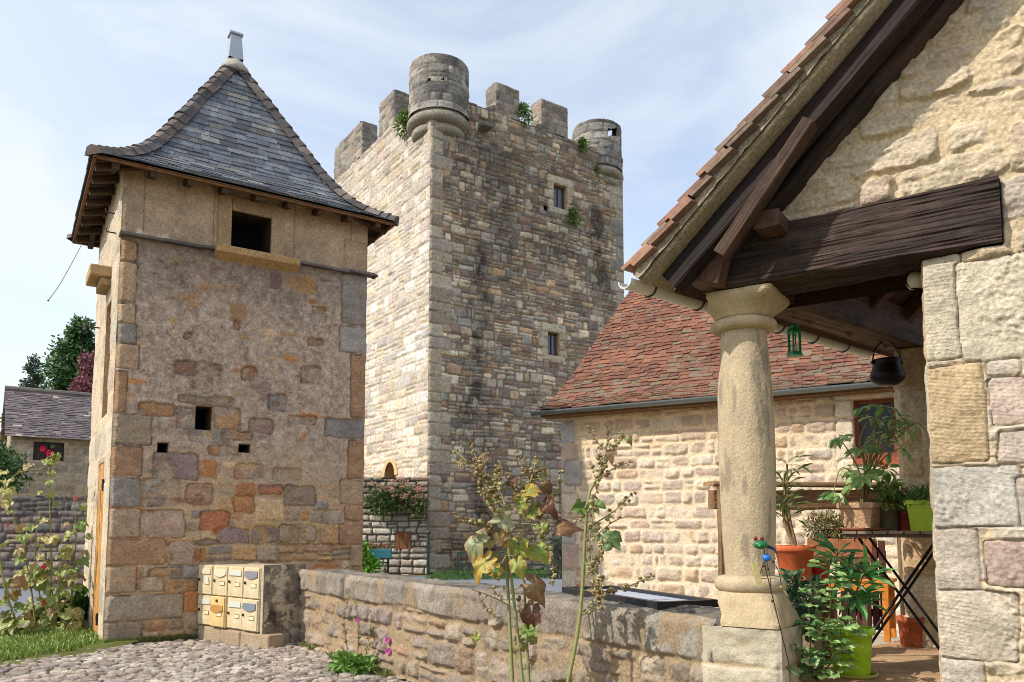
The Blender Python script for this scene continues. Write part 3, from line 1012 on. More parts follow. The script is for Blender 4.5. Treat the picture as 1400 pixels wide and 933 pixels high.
for wdt in (.5, .42, .56):
    mbox(mb, x, x + wdt - .012, -.03, .145, -.2, .0 + .012 * (x > .4), lin((168, 148, 122)) * (1 - .06 * (x > .4))); x += wdt
mb.build('kerb_stone', M_STONE, plinth, bevel=.02)
LB = {
 (0, 1): 'upper cream mailbox beside the dovecote wall with a torn pale sticker on its door',
 (1, 1): 'top row cream mailbox with a pale curved flap, second from the dovecote',
 (2, 1): 'cream mailbox in the top row with a straight pale flap, third from the dovecote',
 (3, 1): 'top row cream mailbox with a dark grey curved flap, beside the stone end',
 (0, 0): 'lower cream mailbox beside the dovecote wall with a framed name plate',
 (1, 0): 'ochre yellow mailbox with a brown curved flap that sticks out of the bottom row',
 (2, 0): 'cream mailbox in the bottom row with a straight pale flap, right of the ochre one',
 (3, 0): 'bottom row cream mailbox with a blue grey curved flap, beside the stone end',
}
bw = (ML - .06) / 4; bh = .357
CREAM = lin((222, 203, 164))
for (i, j), lab in LB.items():
    s0 = .005 + i * bw; t0 = .16 + j * bh
    pr = {(1, 0): .03, (0, 0): .0, (3, 0): .015, (0, 1): .008}.get((i, j), .0)
    body = CREAM * (.84 if (i, j) != (1, 0) else A3(.92, .8, .55))
    mbx = thing('mailbox', mpt(s0 + bw / 2, t0, -.2), lab, 'mailbox', 'mailboxes on the stone base')
    mb = MB(); mbox(mb, s0 + .004, s0 + bw - .004, t0 + .003, t0 + bh - .003, -.41, .004 + pr, body)
    mb.build('body', M_BOX, mbx, bevel=.005)
    mb = MB(); mbox(mb, s0 + .014, s0 + bw - .014, t0 + .014, t0 + bh - .014, .004 + pr, .016 + pr, body * 1.02)
    door = mb.build('door', M_BOX, mbx, bevel=.003)
    a0, a1 = s0 + .035, s0 + bw - .035
    kf = .016 + pr
    flc = {(3, 1): (128, 126, 134), (3, 0): (116, 124, 134), (1, 0): (176, 132, 70), (0, 1): (206, 194, 164), (1, 1): (208, 202, 176)}.get((i, j), (196, 196, 182))
    mb = MB()
    curved = (i, j) in ((3, 1), (3, 0), (1, 0), (1, 1))
    yb, yt = (t0 + bh - .105, t0 + bh - .045) if (i, j) != (1, 0) else (t0 + bh - .16, t0 + bh - .10)
    m = 10
    V = []
    for k in range(m + 1):
        f = k / m; x = a0 + (a1 - a0) * f
        yy = yb - (.028 * math.sin(math.pi * f) if curved else 0)
        V += [mpt(x, yt, kf + .006), mpt(x, yy, kf + .014), mpt(x, yy, kf), mpt(x, yt, kf)]
    F = [[4 * k + q, 4 * k + 4 + q, 4 * k + 4 + (q + 1) % 4, 4 * k + (q + 1) % 4] for k in range(m) for q in range(4)]
    F += [[0, 1, 2, 3], [4 * m + 3, 4 * m + 2, 4 * m + 1, 4 * m]]
    mb.add(V, np.array(F)[:, ::-1], lin(flc))
    mb.build('letter_flap', M_PAINT, door)
    mb = MB()
    nx = s0 + bw * .66; ny = t0 + bh * .42
    mbox(mb, nx - .05, nx + .05, ny - .024, ny + .024, kf, kf + .004, lin((120, 96, 60)))
    mbox(mb, nx - .043, nx + .043, ny - .018, ny + .018, kf + .004, kf + .006, lin((226, 214, 178)))
    mb.build('name_plate', M_PAINT, door)
    mb = MB()
    lk = mpt(s0 + (.045 if (i, j) != (1, 0) else bw / 2), t0 + bh * (.5 if (i, j) != (1, 0) else .86), kf)
    mb.tube([lk, lk + nM * .012], .016, lin((70, 60, 48)), 10)
    mb.build('lock', M_METAL, door)
    if (i, j) == (0, 1):
        mb = MB()
        mbox(mb, s0 + bw * .5, s0 + bw * .78, t0 + bh * .42, t0 + bh * .62, kf + .0062, kf + .007, lin((214, 206, 200)))
        mb.build('sticker', M_PAINT, door)

# ============================================================ LOW GARDEN WALL
GA = 56.0
g = A3(math.sin(R(GA)), -math.cos(R(GA)), 0); nG = A3(g[1], -g[0], 0)
ev = A3(math.sin(R(50.5)), math.cos(R(50.5)), 0)
CC = at(1012, 723, 4.2); CC[2] = 0
WA = on_z(414, 880, 0.0)
WB = CC - g * .07 + nG * .16; WB[2] = 0
WLn = np.linalg.norm(WB - WA); uW = (WB - WA) / WLn; nW = A3(uW[1], -uW[0], 0)
WHT = .84
lw = thing('garden_wall', (WA + WB) / 2, 'low rough stone wall running from the mailboxes to the round column', 'wall')
LWP = [(184, 160, 130), (172, 150, 124), (172, 150, 136), (190, 168, 138), (158, 138, 118), (184, 146, 108), (150, 138, 122)]
def low_face(S, T):
    h, c, m, sid = rubble(S, T, WLn, WHT, 401, LWP, [3, 3, 2, 3, 2, .7, 1.5], (180, 156, 124), joint=.022, relief=.062, rough=.020, tilt=.02, hew=.040, hf=8, flush=.030 + .022 * fbm(S * 3, T * 3, 402, 3),
                          band=(.15, .26), cw=(.17, .48), p2=.25, p3=.03, pv=.1, warp=.05, cr=.05, irr=.02)
    cop = sst(-.02, .02, T - (.62 + .03 * fbm(S * 2, S * 0, 403)))
    # big coping stones along the top
    h2, c2, m2, s2 = rubble(S, T * .5, WLn, 1, 421, [(174, 158, 136), (160, 146, 128), (180, 162, 138), (168, 146, 124)], None, (172, 150, 122), joint=.02, relief=.045, rough=.02, tilt=.02, hew=.045, hf=7, flush=.035,
                            band=(.6, .7), cw=(.3, .6), p2=0, p3=0, pv=0, warp=.04, cr=.06, irr=.02)
    h = h * (1 - cop) + (h2 + .012) * cop
    c = mixc(c, c2, cop)
    h = h - .05 * sst(WHT - .06, WHT, T) ** 2
    li = sst(.15, .55, fbm(S * 5, T * 5, 404, 5, .65))
    c = mixc(c, lin((118, 112, 104)) + 0 * c, li * .45)
    c = c * (.70 + .12 * fbm(S * 1.5, T * 2, 409, 3))[..., None]
    return h * .8, c
wall('face', lw, WA, uW, nW, WLn, WHT, .0085, .0095, low_face, M_STONE, lock=(False, False))
def low_top(S, T):
    n1 = fbm(S * 3.5, T * 6, 431, 5, .6); n2 = fbm(S * 14, T * 14, 432, 4, .6)
    h = .03 * n1 + .012 * n2 - .04 * sst(.06, 0, T)
    j = np.abs(((S + .12 * fbm(S, T * 3, 433)) / .5) % 1 - .5) * .5
    h = h - .02 * sst(.02, 0, j)
    c = mixc(lin((140, 130, 116)) + 0 * np.stack([S] * 3, -1), lin((76, 74, 74)) + 0 * np.stack([S] * 3, -1), np.clip(.45 + 1.1 * fbm(S * 6, T * 6, 434, 5, .65), 0, 1))
    return h, c
wall('coping', lw, WA + UP * (WHT - .012) - nW * .0, uW, UP, WLn, .46, .02, .02, low_top, M_STONE, lock=(False, False), v=-nW)
mb = MB()
c = (WA + WB) / 2
mb.box(c - nW * .24 + UP * (WHT / 2 - .03), uW * WLn / 2, nW * .21, UP * (WHT / 2 - .02), lin((150, 132, 110)))
mb.build('core', M_STONE, lw)

FW0, FWU, FWN_ = WA, uW, nW
tag(grass_blades(5200, gp3, 3, (.03, .10), ((104, 128, 58), (130, 140, 70), (140, 128, 84))).build('wall_foot_weeds', M_LEAF, base=(0, 0, 0)), 'thin weeds and dry grass along the feet of the walls', 'weeds', kind='stuff')
# ============================================================ TOWER
tR = A3(math.sin(R(55.5)), math.cos(R(55.5)), 0); nTR = A3(tR[1], -tR[0], 0); tB = -nTR; nTL = -tR
T0 = on_z(583, 783, 0.0)
TW = float((on_pl(852, 300, T0, nTR) - T0) @ tR)
TL = float((on_pl(458, 250, T0, nTL) - T0) @ tB)
TZ = 15.2
tower = thing('stone_tower', T0, 'tall square medieval stone tower with battlements and two round corner turrets', 'tower')
def tpx(x, y):
    q = on_pl(x, y, T0, nTR); return float((q - T0) @ tR), float(q[2])
def trect(x0, y0, x1, y1):
    xm, ym = (x0 + x1) / 2, (y0 + y1) / 2
    return tpx(x0, ym)[0], tpx(x1, ym)[0], tpx(xm, y1)[1], tpx(xm, y0)[1]
def lpx(x, y):
    q = on_pl(x, y, T0, nTL); return float(TL - (q - T0) @ tB), float(q[2])
TPAL = [(182, 170, 152), (162, 154, 144), (160, 136, 126), (162, 136, 110), (206, 192, 168), (130, 122, 114), (146, 120, 114), (190, 164, 134), (176, 168, 158)]
TWT = [3, 3, 1.3, 1.5, 2.2, 1.7, .8, 1.8, 2]
TW1 = trect(757, 254, 774, 285); TW2 = trect(749, 455, 764, 486); TGH = trect(653, 163, 664, 174)
TPH = [trect(743, 282, 748, 288)]
def tower_right(S, T):
    h, c, m, sid = rubble(S, T, TW, TZ, 501, TPAL, TWT, (128, 118, 104), joint=.020, relief=.065, rough=.018, tilt=.014, flush=.004, jit=.22, ds=.05, hew=.02, hf=4,
                          band=(.20, .36), cw=(.22, .64), p2=.48, p3=.12, pv=.25, warp=.10, wf=.7, cr=.05, irr=.024, irf=5)
    fine = fbm(S * 3.2, T * 3.2, 503, 5, .65)
    c = c * (1 + .34 * fine)[..., None]
    # black lichen runs below the spouts and a weathered head
    def run(s0, wd, t0, t1, amt, sd):
        e = np.abs(S - s0 - .25 * fbm(T * .4, T * 0, sd, 3)) / (wd * (1 + .5 * fbm(T * .8, T * 0 + 5, sd + 1, 3)))
        k = np.exp(-e ** 2) * (.62 + .5 * sst(-.25, .3, fbm(S * 1.2, T * .55, sd + 4, 4))) * sst(t0 - .5, t0 + .8, T) * sst(t1 + .5, t1 - .8, T)
        return amt * np.clip(k * (.72 + 1.7 * fbm(S * 3, T * 3.2, sd + 2, 5, .7) + .2), 0, 1)
    st = run(tpx(655, 500)[0], .42, .2, 10.4, .85, 510) + run(tpx(818, 330)[0], .5, 9.3, 13.0, .85, 520) + run(tpx(690, 230)[0], .9, 9.5, 14.4, .55, 530) + run(tpx(760, 220)[0], 1.0, 10.2, 14.2, .5, 540) + run(tpx(640, 175)[0], .8, 12.5, 15.2, .6, 550) + run(2.0, 1.8, -.5, 1.6, .55, 560)
    c = mixc(c, lin((58, 54, 52)) + 0 * c, np.clip(st, 0, .9))
    wt = sst(12.4, 15.2, T + .8 * fbm(S, T, 504, 3)) * np.clip(.45 + .9 * fbm(S * 2, T * 2, 505, 5, .65), 0, 1)
    c = mixc(c, lin((112, 108, 104)) + 0 * c, wt * .7)
    low = sst(4.6, 1.5, T) * np.clip(.4 + .5 * fbm(S * .7, T * .7, 506, 3), 0, 1)
    c = mixc(c, c * A3(1.0, .92, .84), low * .5)
    rc = []
    for q in (TW1, TW2):
        for (a, b, cc, dd) in ((-.42, -.02, (196, 176, 142), q), (.02, .36, (186, 164, 128), q)):
            z0 = q[2] - .1
            for k in range(3):
                hh = (q[3] - q[2] + .2) / 3
                if a < 0: rc.append((q[0] + a * (.7 + .3 * (k % 2)), q[0] - .005, z0 + k * hh, z0 + k * hh + hh - .02, cc, .045))
                else: rc.append((q[1] + .005, q[1] + b * (.7 + .3 * ((k + 1) % 2)), z0 + k * hh, z0 + k * hh + hh - .02, cc, .045))
        rc.append((q[0] - .3, q[1] + .3, q[3] + .01, q[3] + .3, (198, 182, 150), .05))
        rc.append((q[0] - .25, q[1] + .25, q[2] - .22, q[2] - .01, (186, 168, 138), .05))
    rng = np.random.RandomState(8); z = .1
    while z < TZ - 1.3:
        hh = rng.uniform(.3, .5)
        rc.append((-.08, rng.choice([.45, .8]), z, z + hh - .02, [(188, 172, 144), (170, 154, 134), (180, 160, 130), (160, 138, 116)][rng.randint(4)], .05))
        rc.append((TW - rng.choice([.4, .7]), TW + .08, z, z + hh - .02, [(176, 162, 140), (160, 146, 128), (140, 132, 122)][rng.randint(3)], .05))
        z += hh
    c = c * A3(1.14, 1.09, 1.03)
    h, c = spots(h, c, S, T, rc, 560, joint=.02, rough=.012)
    return h, c
wall('wall', tower, T0, tR, nTR, TW, TZ, .036, .034, tower_right, M_TOWER, [TW1, TW2, TGH] + TPH, ejit=.02)
T1 = T0 + tB * TL
gx0, gz0 = lpx(528, 652); gx1, gz1 = lpx(542, 652); gzt = lpx(535, 632)[1]
def tower_left(S, T):
    pal = [(212, 200, 182), (200, 186, 172), (202, 180, 170), (212, 190, 158), (222, 212, 194), (184, 170, 162), (208, 190, 168)]  # paler stones and mortar here: this side's sunlight is put into the colour
    h, c, m, sid = rubble(S, T, TL, TZ, 601, pal, [3, 2, 1.8, 2, 2.5, 1.2, 2], (196, 180, 156), joint=.022, relief=.05, rough=.014, tilt=.012, flush=.012, jit=.2, hew=.015, hf=4,
                          band=(.28, .42), cw=(.34, .8), p2=.3, p3=.06, pv=.15, warp=.06, wf=.8, cr=.05, irr=.018, irf=5)
    low = sst(6.5, 3.0, T)
    c = mixc(c, c * A3(1.08, 1.03, .95), low)
    c = c * (1 + .10 * fbm(S * 3, T * 3, 603, 4, .6))[..., None]
    c = c * .92
    up = sst(11, 14, T + fbm(S, T, 604, 3)) * .3
    c = mixc(c, lin((150, 134, 118)) + 0 * c, up)
    return h, c
def arch_keep(Sc, Tc):
    f = np.clip((Tc - gz0) / (gzt - gz0), 0, 1)
    hw_ = (gx1 - gx0) / 2 * np.sqrt(np.clip(1 - f ** 1.7, 0, 1))
    return ~((np.abs(Sc - (gx0 + gx1) / 2) < hw_) & (Tc > gz0 - .6) & (Tc < gzt))
wall('wall', tower, T1, -tB, nTL, TL, TZ, .062, .036, tower_left, M_TOWER, keep=arch_keep)
mb = MB()
cx, hw2 = (gx0 + gx1) / 2, (gx1 - gx0) / 2
outl = [(cx - hw2, gz0 - .6)] + [(cx - hw2 * math.sqrt(max(0, 1 - f ** 1.7)), gz0 + f * (gzt - gz0)) for f in np.linspace(0, 1, 9)] + [(cx + hw2 * math.sqrt(max(0, 1 - f ** 1.7)), gz0 + f * (gzt - gz0)) for f in np.linspace(1, 0, 9)[1:]] + [(cx + hw2, gz0 - .6)]
V = [T1 - tB * s + UP * t + nTL * k for k in (.06, -.4) for s, t in outl]; m = len(outl)
mb.add(V, [np.array([[i, (i + 1) % m, (i + 1) % m + m, i + m] for i in range(m)]), (np.arange(m) + m)[None, :]], lin((172, 140, 102)))
mb.build('arched_niche', M_TOWER, tower)
mb = MB()
ring = []
for s, t in outl[1:-1]:
    ring.append((s, t, cx + (s - cx) * 1.55, gz0 + (t - gz0) * 1.22 + .02))
V = []
for s, t, s2, t2 in ring:
    V += [T1 - tB * s + UP * t + nTL * .075, T1 - tB * s2 + UP * t2 + nTL * .075, T1 - tB * s2 + UP * t2 - nTL * .02, T1 - tB * s + UP * t - nTL * .02]
F = [[4 * k + q, 4 * k + 4 + q, 4 * k + 4 + (q + 1) % 4, 4 * k + (q + 1) % 4] for k in range(len(ring) - 1) for q in range(4)]
mb.add(V, np.array(F), lin((206, 178, 134)))
mb.build('niche_surround', M_TOWER, tower)
pt = lambda S, T: rubble(S, T, 9, TZ, 641, TPAL, TWT, (150, 138, 122), relief=.05, band=(.26, .42), cw=(.3, .8))
wall('wall', tower, T0 + tR * TW, tB, tR, TL, TZ, .12, .12, pt, M_TOWER)
wall('wall', tower, T1 + tR * TW, -tR, tB, TW, TZ, .12, .12, pt, M_TOWER)
mb = MB()
mb.add([T0 + UP * (TZ - .9), T0 + tR * TW + UP * (TZ - .9), T0 + tR * TW + tB * TL + UP * (TZ - .9), T1 + UP * (TZ - .9)], np.array([[0, 1, 2, 3]]), lin((130, 122, 112)))
# inner faces and tops of the parapet
th = .62
for a, b, nn, ln in ((T0, tR, nTR, TW), (T1, -tB, nTL, TL), (T0 + tR * TW, tB, tR, TL), (T1 + tR * TW, -tR, tB, TW)):
    mb.box(a + b * ln / 2 - nn * (th / 2 + .01) + UP * (TZ - .46), b * (ln / 2 - .01), nn * th / 2, UP * .45, lin((140, 132, 122)))
mb.build('parapet', M_TOWER, tower)
for q, nm in ((TW1, 1), (TW2, 2)):
    mb = MB(); reveal(mb, T0, tR, nTR, q, .22, lin((178, 156, 122)), back=lin((40, 34, 30))); fr = mb.build('window', M_TOWER, tower)
    mb = MB()
    w_ = q[1] - q[0]; h_ = q[3] - q[2]
    fx = lambda s, t, k: T0 + tR * s + UP * t + nTR * k
    for (s0, s1, t0, t1) in ((q[0], q[0] + .06, q[2], q[3]), (q[1] - .06, q[1], q[2], q[3]), (q[0], q[1], q[2], q[2] + .06), (q[0], q[1], q[3] - .06, q[3]), (q[0] + w_ * .5 - .02, q[0] + w_ * .5 + .02, q[2], q[3])):
        mb.box(fx((s0 + s1) / 2, (t0 + t1) / 2, -.15), tR * (s1 - s0) / 2, UP * (t1 - t0) / 2, nTR * .03, lin((92, 66, 48)))
    mb.build('frame', M_WOOD, fr)
    mb = MB(); mb.box(fx((q[0] + q[1]) / 2, (q[2] + q[3]) / 2, -.16), tR * (w_ / 2 - .03), UP * (h_ / 2 - .03), nTR * .008, lin((70, 84, 100)))
    mb.build('pane', M_GLASS, fr)
for q in [TGH] + TPH:
    mb = MB(); reveal(mb, T0, tR, nTR, q, .4, lin((70, 62, 56))); mb.build('drain_hole', M_DARK, tower)
mb = MB()
q = T0 + tR * ((TGH[0] + TGH[1]) / 2) + UP * TGH[2]
mb.box(q + nTR * .18 - UP * .08, tR * .2, nTR * .25, UP * .07, lin((120, 112, 104)))
mb.build('spout', M_TOWER, tower, bevel=.03)

def stone_block(parent, name, O, u, n, W, H, D, seed, pal, cope=None):
    """free-standing block of masonry: four displaced faces joined, plus a top"""
    mb = MB()
    for (o, a, b, ln) in ((O, u, n, W), (O + u * W, -n, u, D), (O + u * W - n * D, -u, -n, W), (O - n * D, n, -u, D)):
        s = coords(ln, .045); t = coords(H, .045)
        S, T = np.meshgrid(s, t)
        h, c, m, sid = rubble(S, T, ln, H, seed, pal, None, (140, 130, 116), joint=.02, relief=.05, rough=.015, flush=.01, jit=.2, band=(.22, .36), cw=(.3, .7), p2=.4, pv=.2, cr=.05, irr=.018, irf=5)
        h = h * sst(-.001, .05, S) * sst(-.001, .05, ln - S)
        c = c * (1 + .15 * fbm(S * 3, T * 3, seed + 3, 4))[..., None]
        mb.grid(o + S[..., None] * a + T[..., None] * UP + h[..., None] * b, c)
        seed += 1
    s = coords(W, .06); t = coords(D, .06); S, T = np.meshgrid(s, t)
    e = np.minimum(np.minimum(S, W - S), np.minimum(T, D - T))
    mb.grid(O + S[..., None] * u - T[..., None] * n + (H + (.04 * fbm(S * 3, T * 3, seed, 3) + .03) * sst(-.001, .08, e))[..., None] * UP, lin((128, 122, 112)) + 0 * np.stack([S] * 3, -1))
    return mb.build(name, M_TOWER, parent, True)

MP = [(150, 142, 132), (136, 128, 120), (168, 156, 138), (124, 114, 108), (152, 130, 112)]
for k, (x0, x1, yt) in enumerate(((678, 710, 118), (740, 776, 141))):
    a = tpx(x0, 150)[0]; b = tpx(x1, 160)[0]; zt = (tpx(x0, yt - 4)[1] + tpx(x1, yt + 4)[1]) / 2
    stone_block(tower, 'merlon', T0 + tR * a + UP * (TZ - .02), tR, nTR, b - a, zt - TZ, th, 700 + 10 * k, MP)
for k, (x0, x1, y0, y1) in enumerate(((519, 539, 143, 122), (458, 495, 203, 166))):
    a = lpx(x0, y0)[0]; b = lpx(x1, y1)[0]; zt = (lpx(x0, y0)[1] + lpx(x1, y1)[1]) / 2
    stone_block(tower, 'merlon', T1 - tB * a + UP * (TZ - .02), -tB, nTL, b - a, zt - TZ, th, 740 + 10 * k, MP)

def turret(cxp, ztop, zdrum, r, seed, holes):
    c = np.array(cxp, float)
    nth, nz_ = 130, int((ztop - zdrum) / .035)
    TH, Z = np.meshgrid(np.linspace(0, 2 * math.pi, nth), np.linspace(zdrum, ztop, nz_))
    S = TH * r; T = Z - zdrum
    h, cc, m, sid = rubble(S, T, 2 * math.pi * r, ztop - zdrum, seed, [(150, 144, 134), (132, 127, 120), (164, 156, 142), (116, 112, 106)], None, (118, 110, 100), joint=.018, relief=.03, rough=.016, flush=.004, jit=.22, hew=.02, hf=4, band=(.24, .34), cw=(.35, .7), p2=.1, p3=0, pv=.1, warp=.02, cr=.04)
    li = np.clip(fbm(S * 3.5, T * 3.5, seed + 8, 5, .65) * 1.8, -1, 1)
    cc = cc * (1 + .32 * li)[..., None]
    cc = mixc(cc, lin((164, 150, 122)) + 0 * cc, sst(.25, .6, fbm(S * 1.5, T * 1.5, seed + 9, 4)) * .45)
    h[:, -1] = h[:, 0]; cc[:, -1] = cc[:, 0]
    rr = r + h + .03 * np.exp(-T / .08)
    P = np.stack([c[0] + rr * np.cos(TH), c[1] + rr * np.sin(TH), Z], -1)
    keep = np.ones((nz_ - 1, nth - 1), bool)
    Pm = (P[1:, 1:] + P[:-1, :-1]) / 2
    for (x0, y0, x1, y1) in holes:
        v = Pm - CAM; cs, sn = math.cos(PITCH), math.sin(PITCH)
        f = v[..., 1] * cs + v[..., 2] * sn
        X = PCX + FPX * v[..., 0] / f; Y = PCY - FPX * (-v[..., 1] * sn + v[..., 2] * cs) / f
        front = ((Pm[..., :2] - c[:2]) * (CAM[:2] - c[:2])).sum(-1) > 0
        keep &= ~((X > x0) & (X < x1) & (Y > y0) & (Y < y1) & front)
    mb = MB(); mb.grid(P, cc, keep)
    ri = r - .2
    Pi = np.stack([c[0] + ri * np.cos(TH), c[1] + ri * np.sin(TH), Z], -1)
    mb.grid(Pi[:, ::-1], lin((126, 120, 112)), keep[:, ::-1])
    # top ring
    mb.grid(np.stack([P[-1], Pi[-1]], 0), lin((140, 132, 120)))
    o = mb.build('turret', M_TOWER, tower, True)
    # moulded corbel rings
    pr = [(.05, -1.45 * r), (r * .42, -1.12 * r)]
    for k in range(3):
        r0 = r * (.63 + .165 * k); z0 = -1.08 * r + k * .34 * r
        for a in np.linspace(-80, 85, 8):
            pr.append((r0 + .145 * r * math.cos(R(a)), z0 + .165 * r * (1 + math.sin(R(a)))))
    pr += [(r * .98, .0), (r * .98, .04)]
    mb = MB()
    q = np.array(pr); n_ = 60
    mb.lathe((c[0], c[1], zdrum), pr, lin((150, 142, 128)), n_)
    V = mb.v[0]; mb.c[0] = mb.c[0] * (1 + .35 * fbm(V[:, 0] * 5 + V[:, 1] * 3, V[:, 2] * 6, seed + 20, 4))[:, None]
    mb.build('corbel_rings', M_TOWER, o, True)
    return o
dg = unit(tR + tB)
ctl = T0 + dg * .92
zt1 = T0 @ A3(0, 0, 0)
r1 = 41 / FPX * np.linalg.norm(ctl[:2] - CAM[:2]) * 1.0
def zfor(c, y):
    d = np.linalg.norm(ray(PCX + (c[0] / c[1]) * FPX, y)[:2])
    return float(at(700 + c[0] / c[1] * 1070, y, c[1])[2])
near = lambda c, r: c + unit(A3(-c[0], -c[1], 0)) * r
turret(ctl, zfor(near(ctl, r1), 73), zfor(near(ctl, r1), 147), r1, 801, [(585, 107, 588, 111), (604, 106, 607, 110)])
ctr = T0 + tR * TW + unit(-tR + tB) * .95
turret(ctr, zfor(near(ctr, .9), 163), zfor(near(ctr, .9), 224), 33.5 / FPX * ctr[1], 841, [(831, 176, 843, 186)])
print('tower', TW, TL, proj(ctl + UP * 15), proj(ctr + UP * 14))

# ============================================================ BARN
bU = A3(math.sin(R(59.5)), -math.cos(R(59.5)), 0); nB = A3(bU[1], -bU[0], 0)
BO = at(768, 723, 12.0); BO[2] = 0
BWD, BHT = 6.2, 3.06
barn = thing('barn', BO, 'pale rubble stone barn with a brown clay tile roof and a grey gutter', 'barn')
def bpx(x, y):
    q = on_pl(x, y, BO, nB); return float((q - BO) @ bU), float(q[2])
b0, b1 = bpx(1166, 547), bpx(1229, 625)
BW = (b0[0], b1[0], b1[1], b0[1])
def barn_face(S, T):
    pal = [(206, 186, 158), (196, 168, 142), (190, 152, 108), (180, 158, 142), (206, 190, 166), (186, 154, 128), (176, 150, 134)]
    h, c, m, sid = rubble(S, T, BWD, BHT, 901, pal, [3, 2, 1.3, 2, 2, 1.5, 1.5], (222, 202, 172), joint=.024, relief=.052, rough=.016, tilt=.008, flush=.024, jit=.12, hew=.016, blend=.22,
                          band=(.15, .22), cw=(.14, .42), p2=.16, p3=0, pv=.12, warp=.035, wf=1.2, cr=.06, irr=.024, irf=8)
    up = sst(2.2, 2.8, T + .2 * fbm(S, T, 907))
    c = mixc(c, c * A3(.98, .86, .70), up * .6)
    rc = [(-.1, .24 + .05 * (k % 2), .32 + .38 * k, .32 + .38 * k + .36, [(206, 190, 164), (190, 160, 138), (176, 170, 162), (204, 180, 150)][k % 4], .035) for k in range(7)]
    rc += [(.06, .34, 1.95, 2.35, (168, 160, 150), .05)]
    rc += [(BW[0] - .22, BW[0] - .005, BW[2] - .05 + .29 * k, BW[2] - .05 + .29 * k + .28, (214, 194, 158), .04) for k in range(3)]
    rc += [(BW[1] + .005, BW[1] + .22, BW[2] - .05 + .29 * k, BW[2] - .05 + .29 * k + .28, (214, 194, 158), .04) for k in range(3)]
    rc += [(BW[0] - .24, BW[1] + .24, BW[3] + .005, BW[3] + .2, (210, 190, 154), .04), (BW[0] - .2, BW[1] + .2, BW[2] - .22, BW[2] - .005, (218, 198, 162), .05)]
    h, c = spots(h, c, S, T, rc, 920, joint=.012, rough=.006)
    return h, c
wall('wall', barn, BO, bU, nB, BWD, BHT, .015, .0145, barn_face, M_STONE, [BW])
bpl = lambda S, T: rubble(S, T, 6, 6, 951, [(206, 182, 152), (190, 160, 130)], None, (206, 184, 152), relief=.04)
BRUN, BPEAK = 4.0, 3.01
wall('wall', barn, BO - nB * 7.4, nB, -bU, 7.4, 6.3, .1, .1, bpl, M_STONE, keep=lambda s, t: t < BHT - .12 + np.minimum(s, 7.4 - s) / 3.7 * BPEAK * .98)
wall('wall', barn, BO + bU * BWD, -nB, bU, 7.4, 6.3, .1, .1, bpl, M_STONE, keep=lambda s, t: t < BHT - .12 + np.minimum(s, 7.4 - s) / 3.7 * BPEAK * .98)
wall('wall', barn, BO + bU * BWD - nB * 7.4, -bU, -nB, BWD, BHT, .1, .1, bpl, M_STONE)
mb = MB(); reveal(mb, BO, bU, nB, BW, .2, lin((200, 178, 144)), back=lin((34, 28, 24)))
bwn = mb.build('window', M_FINE, barn)
bx = lambda s, t, k: BO + bU * s + UP * t + nB * k
def bbox(mb, s0, s1, t0, t1, k0, k1, col):
    mb.box(bx((s0 + s1) / 2, (t0 + t1) / 2, (k0 + k1) / 2), bU * (s1 - s0) / 2, UP * (t1 - t0) / 2, nB * (k1 - k0) / 2, col)
mb = MB(); fw = .055; fc = lin((116, 66, 46))
sm = (BW[0] + BW[1]) / 2
for q in ((BW[0], BW[0] + fw, BW[2], BW[3]), (BW[1] - fw, BW[1], BW[2], BW[3]), (BW[0] + fw, BW[1] - fw, BW[2], BW[2] + fw * 1.3), (BW[0] + fw, BW[1] - fw, BW[3] - fw, BW[3])):
    bbox(mb, *q, -.16, -.09, fc)
mb.build('frame', M_WOOD, bwn)
mb = MB(); bbox(mb, BW[0] + .03, BW[1] - .03, BW[2] + .03, BW[3] - .03, -.15, -.14, lin((30, 32, 36))); mb.build('pane', M_PANE, bwn)
mb = MB(); bbox(mb, BW[0] - .02, BW[1] + .02, BW[2] - .09, BW[2] - .003, -.1, .07, lin((150, 84, 54))); mb.build('sill', M_WOOD, bwn)
# roof
EB = BO + nB * .30 - bU * .27 + UP * 3.10
def bprof(q):
    r = q * 4.0
    return r, float(np.interp(q, [0, .14, .3, 1], [0, .085, .235, 1])) * BPEAK
tcol = [lin(c) for c in ((138, 90, 70), (126, 84, 68), (148, 100, 78), (112, 78, 64), (136, 104, 86), (158, 108, 80), (100, 74, 64))]
def tilecol(rng, x, q):
    c = tcol[rng.choice(7, p=[.24, .2, .16, .13, .12, .07, .08])] * rng.uniform(.72, 1.02)
    c = mixc(c, lin((116, 80, 64)), .45)
    if rng.uniform() < .45 * (1 - q) ** 2 + .06: c = mixc(c, lin((116, 106, 88)), rng.uniform(.3, .9))
    return c
mb = MB()
roof_tiles(mb, EB, bU, -nB, bprof, 40, lambda r: (0, BWD + .5), (.145, .175), .015, tilecol, 60, over=1.9, jig=.017, gap=.004)
for k in range(12):
    q0, q1 = k / 12, (k + 1) / 12
    a, b = bprof(q0), bprof(q1)
    p = [EB - nB * a[0] + UP * (a[1] - .03), EB + bU * (BWD + .5) - nB * a[0] + UP * (a[1] - .03), EB + bU * (BWD + .5) - nB * b[0] + UP * (b[1] - .03), EB - nB * b[0] + UP * (b[1] - .03)]
    mb.add(p, np.array([[0, 1, 2, 3]]), lin((96, 70, 54)))
EB2 = EB - nB * (7.4 + .6)
roof_tiles(mb, EB2, bU, nB, bprof, 26, lambda r: (0, BWD + .5), (.3, .4), .014, tilecol, 61, over=1.7)
broof = mb.build('roof', M_TILE, barn)
mb = MB()
pk = EB - nB * 4.03 + UP * (BPEAK + .02)
